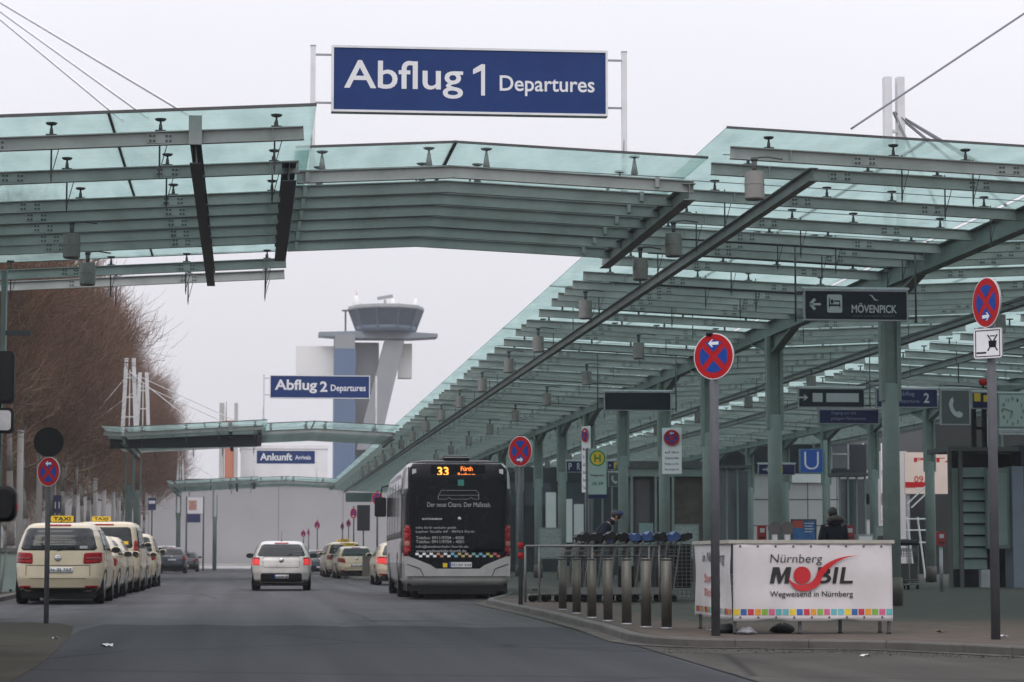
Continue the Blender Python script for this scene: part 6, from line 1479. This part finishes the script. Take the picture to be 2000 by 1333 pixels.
# dark rounded boards standing on the counter
for i, px in enumerate((1522, 1546)):
    q = sc(px, 1052); t = thing("round_display", "dark rounded display paddle on the counter, %s one" % ("left" if i == 0 else "right"), "display", (q.x, yc + .28, .10 + zt + .045))
    m = MB(); m.prism(circle(.085, 24, 0, .15) , (0, -.02, 0), (1, 0, 0), (0, 0, 1), (0, .04, 0)); m.build("paddle", mat("dark_grey_board", (.035, .035, .038), .6, 0, .1, 6), t)
    m = MB(); m.box(-.03, .03, -.03, .03, 0, .07); m.build("stand", GALV, t)

# ------------------------------------------------------------------ bollards
m = MB(); m.lathe([(.071, 0), (.071, .95), (.067, .952), (.067, .962), (.071, .964), (.071, .985), (.065, .995)], n=28); bme = m.mesh("shaft", INOX)
m = MB(); m.lathe([(.076, 0), (.076, .03), (.072, .034)], n=28); bfe = m.mesh("base_ring", GALV)
for i, (px, py) in enumerate(((1302, 1225), (1262, 1223), (1224, 1217), (1187.5, 1211), (1156, 1206), (1126.5, 1199), (1099, 1193))):
    q = atZ(px, py + 1, .10 + .5 * G(48)) ; z = .10 + G(q.y)
    t = thing("bollard", "stainless steel bollard, %s in the row counted from the counter" % ORD[i], "bollard", (q.x, q.y, z), 0, "stainless bollards along the kerb")
    s_ = (HC - z + .005) / .995; t.scale = (1, 1, s_)
    link("shaft", bme, t); link("base_ring", bfe, t)

# ------------------------------------------------------------------ luggage trolleys
TROL = mat("trolley_steel", (.17, .17, .165), .5, .5, .15, 6)
def trolley(label, loc, rz, blue):
    t = thing("luggage_trolley", label, "luggage trolley", loc, rz, "nested luggage trolleys")
    m = MB()
    for s in (-.28, .28): m.path([(.0, s * .8, .12), (.80, s, .16), (.95, s, 1.02), (1.05, s, 1.12)], .016, 6)
    m.path([(0, -.22, .12), (0, .22, .12)], .016); m.path([(.8, -.28, .16), (.8, .28, .16)], .014); m.path([(.93, -.28, .95), (.93, .28, .95)], .012); m.path([(.86, -.28, .6), (.86, .28, .6)], .012)
    m.build("frame", TROL, t)
    m = MB()
    for k in range(9):
        y = -.26 + .065 * k; m.path([(.62, y, .80), (.66, y, .98), (.96, y, 1.0)], .006, 4); m.path([(.62, y, .80), (.92, y, .80)], .006, 4)
    for z in (.80, .86, .92, .98): m.path([(.62 + (z - .8) * .2, -.26, z), (.62 + (z - .8) * .2, .26, z)], .006, 4)
    for s in (-.27, .27): m.path([(.62, s, .80), (.93, s, .80)], .008, 4); m.path([(.66, s, .98), (.96, s, 1.0)], .008, 4); m.path([(.64, s, .89), (.95, s, .9)], .005, 4)
    m.build("basket", TROL, t)
    m = MB(); g9 = random.Random(int(loc[0] * 1000)); hp = [(-.13, 0), (-.07, .06), (.0, .05), (.06, .09), (.13, .06), (.17, -.01), (.08, -.05), (-.05, -.06)]; hp = [(a * g9.uniform(.8, 1.25), b * g9.uniform(.8, 1.25)) for a, b in hp]
    m.prism(hp, (1.05, -.31, 1.12), (1, 0, 0), (0, 0, 1), (0, .62, 0)); m.build("handle", mat("handle_blue", (.02, .06, .20), .5, 0, .1, 6) if blue else DARK, t)
    m = MB()
    for k in range(6): m.path([(.04, -.2 + .08 * k, .14), (.80, -.24 + .096 * k, .18)], .007, 4)
    m.build("platform", TROL, t)
    m = MB(); m.box(.03, .84, -.22, .22, .19, .235); m.box(.80, .83, -.25, .25, .24, .62); m.build("load_tray", mat("trolley_grey_panel", (.05, .05, .045), .6, 0, .15, 5), t)
    for x, s in ((.06, -.16), (.06, .16), (.82, -.26), (.82, .26)):
        m = MB(); m.lathe([(.035, -.016), (.06, -.016), (.06, .016), (.035, .016)], (x, s, .06), n=14, axis='y'); m.build("wheel", RUBBER, t)
    return t
tr = None
for i in range(9):
    px = 1085 + 26 * i; q = atZ(px, 1178, .10 + G(51.5)); nm = "luggage trolley, %s from the left in the nested row behind the bollards" % ORD[i]
    tr = trolley(nm, (q.x - .4, 51.6, .10 + G(51.6)), 0, i in (4, 5, 7)); tr.scale = (1.0, 1.0, 1.16)
for i in range(8):
    q = atZ(1100 + 26 * i, 1178, .10 + G(51.5))
    tr = trolley("luggage trolley, %s from the left in the rear nested row behind the front trolleys" % ORD[i], (q.x - .4, 52.5, .10 + G(52.5)), R(3), i in (2, 6)); tr.scale = (1, 1, 1.14)
q0, q1 = atZ(1045, 1180, .10 + G(51.5)), atZ(1320, 1180, .10 + G(51.5))
t = thing("trolley_rail", "low steel guide rail round the row of nested luggage trolleys", "rail", (q0.x, 51.1, .10 + G(51)))
zr = atY(1100, 1067, 51.1).z - t.location.z
m = MB(); m.path([(0, 0, zr), (q1.x - q0.x, 0, zr)], .024, 8); m.build("top_rail", TROL, t)
for x in (0, .28, 1.35, 2.5, q1.x - q0.x): m = MB(); m.tube((x, 0, 0), (x, 0, zr), .024, .024, 8); m.build("post", TROL, t)
m = MB(); m.box(.25, q1.x - q0.x, -.02, .02, .16, .30); m.build("floor_rail", TROL, t)
t = thing("wire_fence", "dark wire mesh crate of stacked parts right of the trolleys", "crate", (atY(1282, 1100, 53).x, 53, .10 + G(53)))
zz = atY(1300, 1058, 53).z - t.location.z; ww = atY(1357, 1100, 53).x - t.location.x
MB().box(0.02, ww - .02, .3, .9, .25, zz - .05).build("dark_stack", DARK, t)
m = MB()
for k in range(10): m.tube((ww * k / 9, 0, .05), (ww * k / 9, 0, zz), .007, .007, 4)
for k in range(16): m.tube((0, 0, .05 + (zz - .05) * k / 15), (ww, 0, .05 + (zz - .05) * k / 15), .006, .006, 4)
m.build("mesh_front", TROL, t)
for x in (0, ww): MB().box(x - .025, x + .025, -.01, .04, 0, zz).build("post", TROL, t)
# second trolley group at right, before the lift
for i, px in enumerate((1782, 1800)):
    q = atY(px, 1100, 66 + i); tr = trolley("luggage trolley standing by the lift, %s of two" % ("left" if i == 0 else "right"), (q.x - .3, 66 + i, .10 + G(66)), R(80), False); tr['group'] = "trolleys by the lift"; tr.scale = (1, 1, 1.1)

# ------------------------------------------------------------------ ticket validators, poster, small fittings
VAL = mat("validator_red", (.26, .010, .016), .4, 0, .06, 5)
for i, (px, py, y) in enumerate(((1487.5, 1043, 60), (1659, 1043, 60), (1837.5, 1054, 62))):
    g = .10 + G(y); q = atY(px, py, y); t = thing("ticket_validator", "red ticket validator on a grey post, %s" % ("left of the display paddles", "right of the hooded person", "in front of the lift posts")[i], "ticket machine", (q.x, y, g), 0, "red ticket validators")
    z = q.z - g; m = MB(); m.prism(rrect(-.10, z - .15, .10, z + .20, .03), (0, -.08, 0), (1, 0, 0), (0, 0, 1), (0, .16, 0)); b = m.build("housing", VAL, t)
    MB().box(-.055, .055, -.085, -.081, z + .03, z + .13).build("screen", PALE, b); MB().box(-.07, .07, -.085, -.081, z - .10, z - .07).build("slot", DARK, b)
    m = MB(); m.tube((0, 0, 0), (0, 0, z - .15), .045, .045, 12); m.build("post", GALV, t)
y = 64; q = atY(1570, 1036, y); g = .10 + G(y); t = thing("poster_stand", "poster stand with blue and red poster in a dark frame behind the counter", "poster stand", (q.x, y, g))
z = q.z - g; MB().box(-.33, .33, 0, .06, .1, z + .28).build("frame", mat("brown_frame", (.06, .04, .035), .5, 0, .1, 5), t)
f = MB().box(-.29, .29, -.006, -.001, .2, z + .24).build("poster", mat("poster_blue", (.03, .12, .30), .5, 0, .5, 4, stain=(.01, .05, .16)), t)
MB().box(-.29, -.02, -.010, -.0065, z + .06, z + .24).build("red_field", mat("poster_red", (.40, .06, .04), .5, 0, .2, 6), f); m = MB()
for k in range(4): m.box(0.02, .26 - .04 * (k % 2), -.010, -.0065, z + .16 - .07 * k, z + .185 - .07 * k)
m.build("text_lines", PALE, f)
for s in (-.3, .3): MB().box(s - .03, s + .03, -.15, .2, 0, .1).build("foot", STEEL_D, t)
y = 110; q = atY(719, 1115, y); g = G(y); t = thing("litter_bin", "grey green litter bin at the kerb in front of the right estate taxi", "bin", (q.x, y, g + .1))
m = MB(); m.box(-.24, .24, -.2, .2, .05, .9); m.build("body", mat("bin_grey_green", (.075, .075, .062), .7, 0, .1, 3), t); m = MB(); m.box(-.26, .26, -.22, .22, .901, .96); m.build("lid", STEEL_D, t)
structure(MB().box(4.6, 6.2, 106, 122, G(110) + .004, G(110) + .11).build("kerb_island", KERB), "small kerb island beneath the bin and sign beyond the bus")
# litter
LIT = mat("white_paper", (.52, .52, .54), .7, 0, .1, 20)
for i, (px, py, z, w, nm) in enumerate(((209, 1265, 0, .07, "crumpled white paper on the asphalt left of centre"), (108, 1249, .01, .045, "small pale scrap on the left paving"), (1690, 1284, 0, .05, "flat white scrap in the gutter below the counter's right end"), (1828, 1271, 0, .07, "bright scrap by the right kerb foot"), (1858, 1272, 0, .06, "pinkish torn paper by the right kerb foot"), (1957, 1246, .105, .06, "white scrap beside the right sign pole"), (1388, 1233, .105, .05, "tiny scrap beside the front sign pole"), (1838, 1237, .105, .06, "brown leaf scrap on the clinker paving"))):
    q = atZ(px, py, z); g = random.Random(50 + i); t = thing("paper_scrap", nm, "litter", (q.x, q.y, z + .008 + G(q.y)), g.uniform(0, 3), "scattered litter")
    m = MB(); n = 4; P = [(w * (2 * a / n - 1) * g.uniform(.7, 1.3), w * (2 * b / n - 1) * g.uniform(.5, 1.1), g.uniform(0, w * .55)) for b in range(n + 1) for a in range(n + 1)]
    F_ = [(b * (n + 1) + a, b * (n + 1) + a + 1, (b + 1) * (n + 1) + a + 1, (b + 1) * (n + 1) + a) for b in range(n) for a in range(n)]
    m.add(P + [(x, y, z_ - .003) for x, y, z_ in P], F_ + [tuple(k + len(P) for k in reversed(f)) for f in F_]); m.build("scrap", LIT if i != 7 else mat("brown_leaf", (.10, .06, .035), .8, 0, 0), t)
g = random.Random(77); lv = MB()
for k in range(420):
    u = g.random(); px = 1290 + 740 * u; q = atZ(px, 1269 + 14 * max(0, (px - 1600) / 400) + g.uniform(0, 7) + 2, 0); w = g.uniform(.006, .02); a = g.uniform(0, 6.28)
    c, s = math.cos(a) * w, math.sin(a) * w; z = .012
    lv.add([(q.x - c, q.y - s, z), (q.x + s, q.y - c, z + g.uniform(0, .012)), (q.x + c, q.y + s, z), (q.x - s, q.y + c, z + g.uniform(0, .012))], [(0, 1, 2, 3)])
o = lv.build("gutter_debris", mat("dead_leaves", (.10, .085, .065), .9, 0, .4, 30)); tag(o, "dusting of small dead leaves and grit along the right kerb foot", "debris", None, "stuff")

# ------------------------------------------------------------------ people
SKIN = mat("skin", (.40, .24, .17), .6, 0, .06, 10)
def skin_body(name, bones, m, parent, sub=2):
    """bones: list of chains; each chain [(xyz, radius), ...]; first vertex of later chains given by index into all points"""
    pts, ed, rad = [], [], []
    for ch in bones:
        prev = None
        for it in ch:
            if isinstance(it, int): prev = it; continue
            pts.append(it[0]); rad.append(it[1])
            if prev is not None: ed.append((prev, len(pts) - 1))
            prev = len(pts) - 1
    me = bpy.data.meshes.new(name); me.from_pydata([Vector(p) for p in pts], ed, [])
    o = link(name, me, parent); md = o.modifiers.new("skin", 'SKIN'); md.use_smooth_shade = True
    for i, v in enumerate(me.skin_vertices[0].data): v.radius = rad[i] if isinstance(rad[i], tuple) else (rad[i], rad[i]); v.use_root = (i == 0)
    s = o.modifiers.new("sub", 'SUBSURF'); s.levels = s.render_levels = sub
    dg = bpy.context.evaluated_depsgraph_get(); nm = bpy.data.meshes.new_from_object(o.evaluated_get(dg))
    o.modifiers.clear(); o.data = nm; nm.materials.clear(); nm.materials.append(m)
    nm.polygons.foreach_set('use_smooth', [True] * len(nm.polygons)); return o
def ball(name, c, r, m, parent, sx=1, sy=1, sz=1, cut=None):
    mb = MB(); pr = [(max(.001, r * math.sin(math.pi * i / 12)), -r * math.cos(math.pi * i / 12)) for i in range(13)]
    mb.lathe(pr, n=18); mb.v = [(x * sx, y * sy, z * sz) for x, y, z in mb.v]
    return mb.build(name, m, parent, c)
def person(label, loc, rz, lean, jacket, trousers, hair, cap=None, hood=None, h=1.76, arm_fwd=.25):
    t = thing("person", label, "person", loc, rz); k = h / 1.76; L = lean
    def tr(x, y, z):                                  # bend everything above the hip forward (+y is where the person faces)
        if z > .95:
            a = L * min(1, (z - .95) / .2); zz = z - .95
            y2 = y * math.cos(a) + zz * math.sin(a); z = .95 + zz * math.cos(a) - y * math.sin(a); y = y2
        return (x * k, y * k, z * k)
    hip = 0
    bones = [[(tr(0, 0, .96), (.125, .085)), (tr(0, .01, 1.10), (.115, .08)), (tr(0, .0, 1.28), (.135, .085)), (tr(0, 0, 1.42), (.12, .07)), (tr(0, .015, 1.50), (.058, .058)), (tr(0, .035, 1.58), (.062, .066)), (tr(0, .045, 1.66), (.078, .094)), (tr(0, .04, 1.73), (.062, .075))]]
    for s in (-1, 1):
        bones.append([0, (tr(s * .10, 0, .86), .095), (tr(s * .11, .01, .50), .065), (tr(s * .11, -.01, .12), .042), (tr(s * .12, .0, .05), .042), (tr(s * .13, .14, .035), .035)])
        bones.append([3, (tr(s * .19, 0, 1.40), .062), (tr(s * .235, .02, 1.16), .052), (tr(s * .22, arm_fwd * .7, .98 if L < .2 else 1.05), .040), (tr(s * .20, arm_fwd, .92 if L < .2 else 1.0), (.036, .022)), (tr(s * .195, arm_fwd + .04, .88 if L < .2 else .97), (.038, .018))])
    n0 = 8; body = skin_body("body", bones, SKIN, t, 2)
    for s in (-1, 1):                                 # hands: four fingers and a thumb
        bx, by, bz = tr(s * .195, arm_fwd + .04, .88 if L < .2 else .97)
        for q, (dx, ln) in enumerate(((-.026, .062), (-.009, .072), (.009, .068), (.025, .052))):
            a = Vector((bx + dx, by, bz)); skin_body("finger", [[(a, .009), (a + Vector((0, .028, -.012)) * (ln / .07), .0085), (a + Vector((0, .045, -.035)) * (ln / .07), .008), (a + Vector((0, .048, -.06)) * (ln / .07), .0065)]], SKIN, body, 1)
        a = Vector((bx - s * .03, by - .03, bz)); skin_body("thumb", [[(a, .011), (a + Vector((-s * .028, .02, -.008)), .010), (a + Vector((-s * .038, .045, -.018)), .008)]], SKIN, body, 1)
    # head details
    hx, hy, hz = tr(0, .045, 1.655)
    m = MB(); m.prism([(-.013, -.02), (.013, -.02), (.006, .03), (-.006, .03)], (hx, hy + .088 * k, hz - .01), (1, 0, 0), (0, 0, 1), (0, .028, 0)); m.build("nose", SKIN, body)
    for s in (-1, 1):
        ball("eye", (hx + s * .032, hy + .083 * k, hz + .018), .012, WHITE, body); ball("ear", (hx + s * .08, hy - .005, hz), .03, SKIN, body, .4, .8, 1.1)
    m = MB(); m.box(hx - .025, hx + .025, hy + .080 * k, hy + .089 * k, hz - .058, hz - .048); m.build("mouth", mat("lips", (.28, .11, .10), .5, 0, 0), body)
    # clothing follows the same skeleton, slightly larger
    jb = [[(tr(0, -.01, .76), (.215, .17)), (tr(0, -.01, .90), (.215, .17)), (tr(0, 0, 1.06), (.21, .165)), (tr(0, 0, 1.22), (.21, .16)), (tr(0, 0, 1.36), (.20, .14)), (tr(0, .01, 1.47), (.11, .10))]]
    for s in (-1, 1): jb.append([4, (tr(s * .20, 0, 1.40), .09), (tr(s * .25, .02, 1.16), .085), (tr(s * .222, arm_fwd * .8, .965 if L < .2 else 1.04), .07)])
    skin_body("jacket", jb, jacket, t, 2)
    tb_ = [[(tr(0, 0, .92), (.165, .125)), (tr(0, 0, .84), (.15, .12))]]
    for s in (-1, 1): tb_.append([1, (tr(s * .10, 0, .76), .105), (tr(s * .11, .01, .48), .08), (tr(s * .11, 0, .10), .065)])
    skin_body("trousers", tb_, trousers, t, 2)
    for s in (-1, 1): skin_body("shoe", [[(tr(s * .12, -.05, .05), .05), (tr(s * .125, .06, .05), .052), (tr(s * .13, .17, .04), .04)]], DARK, t, 1)
    ball("hair", tr(0, .02, 1.68), .108, hair, t, .88, 1.02, 1.05)
    ball('scarf', tr(0, .015, 1.515), .095, jacket, t, 1.0, 1.0, .75)
    if cap:
        ball("cap", tr(0, .035, 1.715), .105, cap, t, .92, 1.08, .72); m = MB(); m.prism([(-.07, 0), (.07, 0), (.05, .09), (-.05, .09)], tr(0, .12, 1.70), (1, 0, 0), (0, math.cos(L), -math.sin(L)), (0, 0, .012)); m.build("cap_peak", cap, t)
    if hood:
        a0 = Vector(tr(0, -.06, 1.50)); ball("hood", tr(0, -.05, 1.49), .13, jacket, t, 1.1, .9, .7)
        g_ = random.Random(5); m = MB(); m.smooth = True
        for i in range(16):
            a = math.pi * (i / 15) ; c = a0 + Vector((.155 * math.cos(a), -.035 - .075 * math.sin(a), .03 + .05 * math.sin(a)))
            pr = [(.001, -.05), (.036, -.03), (.045, 0), (.034, .035), (.001, .05)]; m.lathe([(r_ * g_.uniform(.85, 1.2), z_ * g_.uniform(.9, 1.2)) for r_, z_ in pr], c, n=9)
        m.build("fur_trim", hood, t)
    return t
NAVYJ = mat("navy_jacket", (.010, .012, .022), .8, 0, .15, 8, spec=.15); DKJ = mat("dark_blue_coat", (.012, .014, .030), .8, 0, .15, 8, spec=.15)
HAIRD = mat("dark_hair", (.012, .010, .009), .6, 0, .15, 20); TRO = mat("dark_trousers", (.02, .021, .025), .8, 0, .1, 8)
q = atY(1629, 1000, 50.0); person("person in navy jacket with furry hood, seen from behind beyond the counter", (q.x, 50.0, .10 + G(50)), R(14), .05, NAVYJ, TRO, HAIRD, hood=mat("grey_fur", (.10, .085, .072), .9, 0, .3, 25), h=1.88)
q = atY(1158, 1000, 53.8); person("stooping person in dark coat and blue cap bending over the luggage trolleys", (q.x, 53.9, .10 + G(54)), R(-100), .62, DKJ, TRO, HAIRD, cap=mat("blue_cap", (.02, .035, .10), .7, 0, .1, 8), h=2.05, arm_fwd=.32)
q = atY(1731, 1000, 74.0); person("person in brown coat half hidden behind the thick near column", (q.x, 74.0, .10 + G(74)), R(160), .04, mat("brown_coat", (.05, .035, .028), .8, 0, .1, 8), TRO, mat("brown_hair", (.07, .045, .03), .6, 0, .1, 15), h=1.78)
# ------------------------------------------------------------------ haze
hm = bpy.data.materials.new("haze"); hm.use_nodes = True; ht = hm.node_tree; ht.nodes.clear()
ho = ht.nodes.new("ShaderNodeOutputMaterial"); hv = ht.nodes.new("ShaderNodeVolumePrincipled")
hv.inputs['Color'].default_value = (0.97, 0.97, 1.0, 1); hv.inputs['Density'].default_value = 0.00026; hv.inputs['Anisotropy'].default_value = 0.0
ht.links.new(hv.outputs[0], ho.inputs['Volume'])
hz = MB().box(-140, 200, -40, 460, -1.2, 62).build("haze", hm); hz['kind'] = 'stuff'; hz['label'] = "thin pale winter haze over the road and the far tower"; hz['category'] = "haze"
C.cycles.volume_bounces = 1
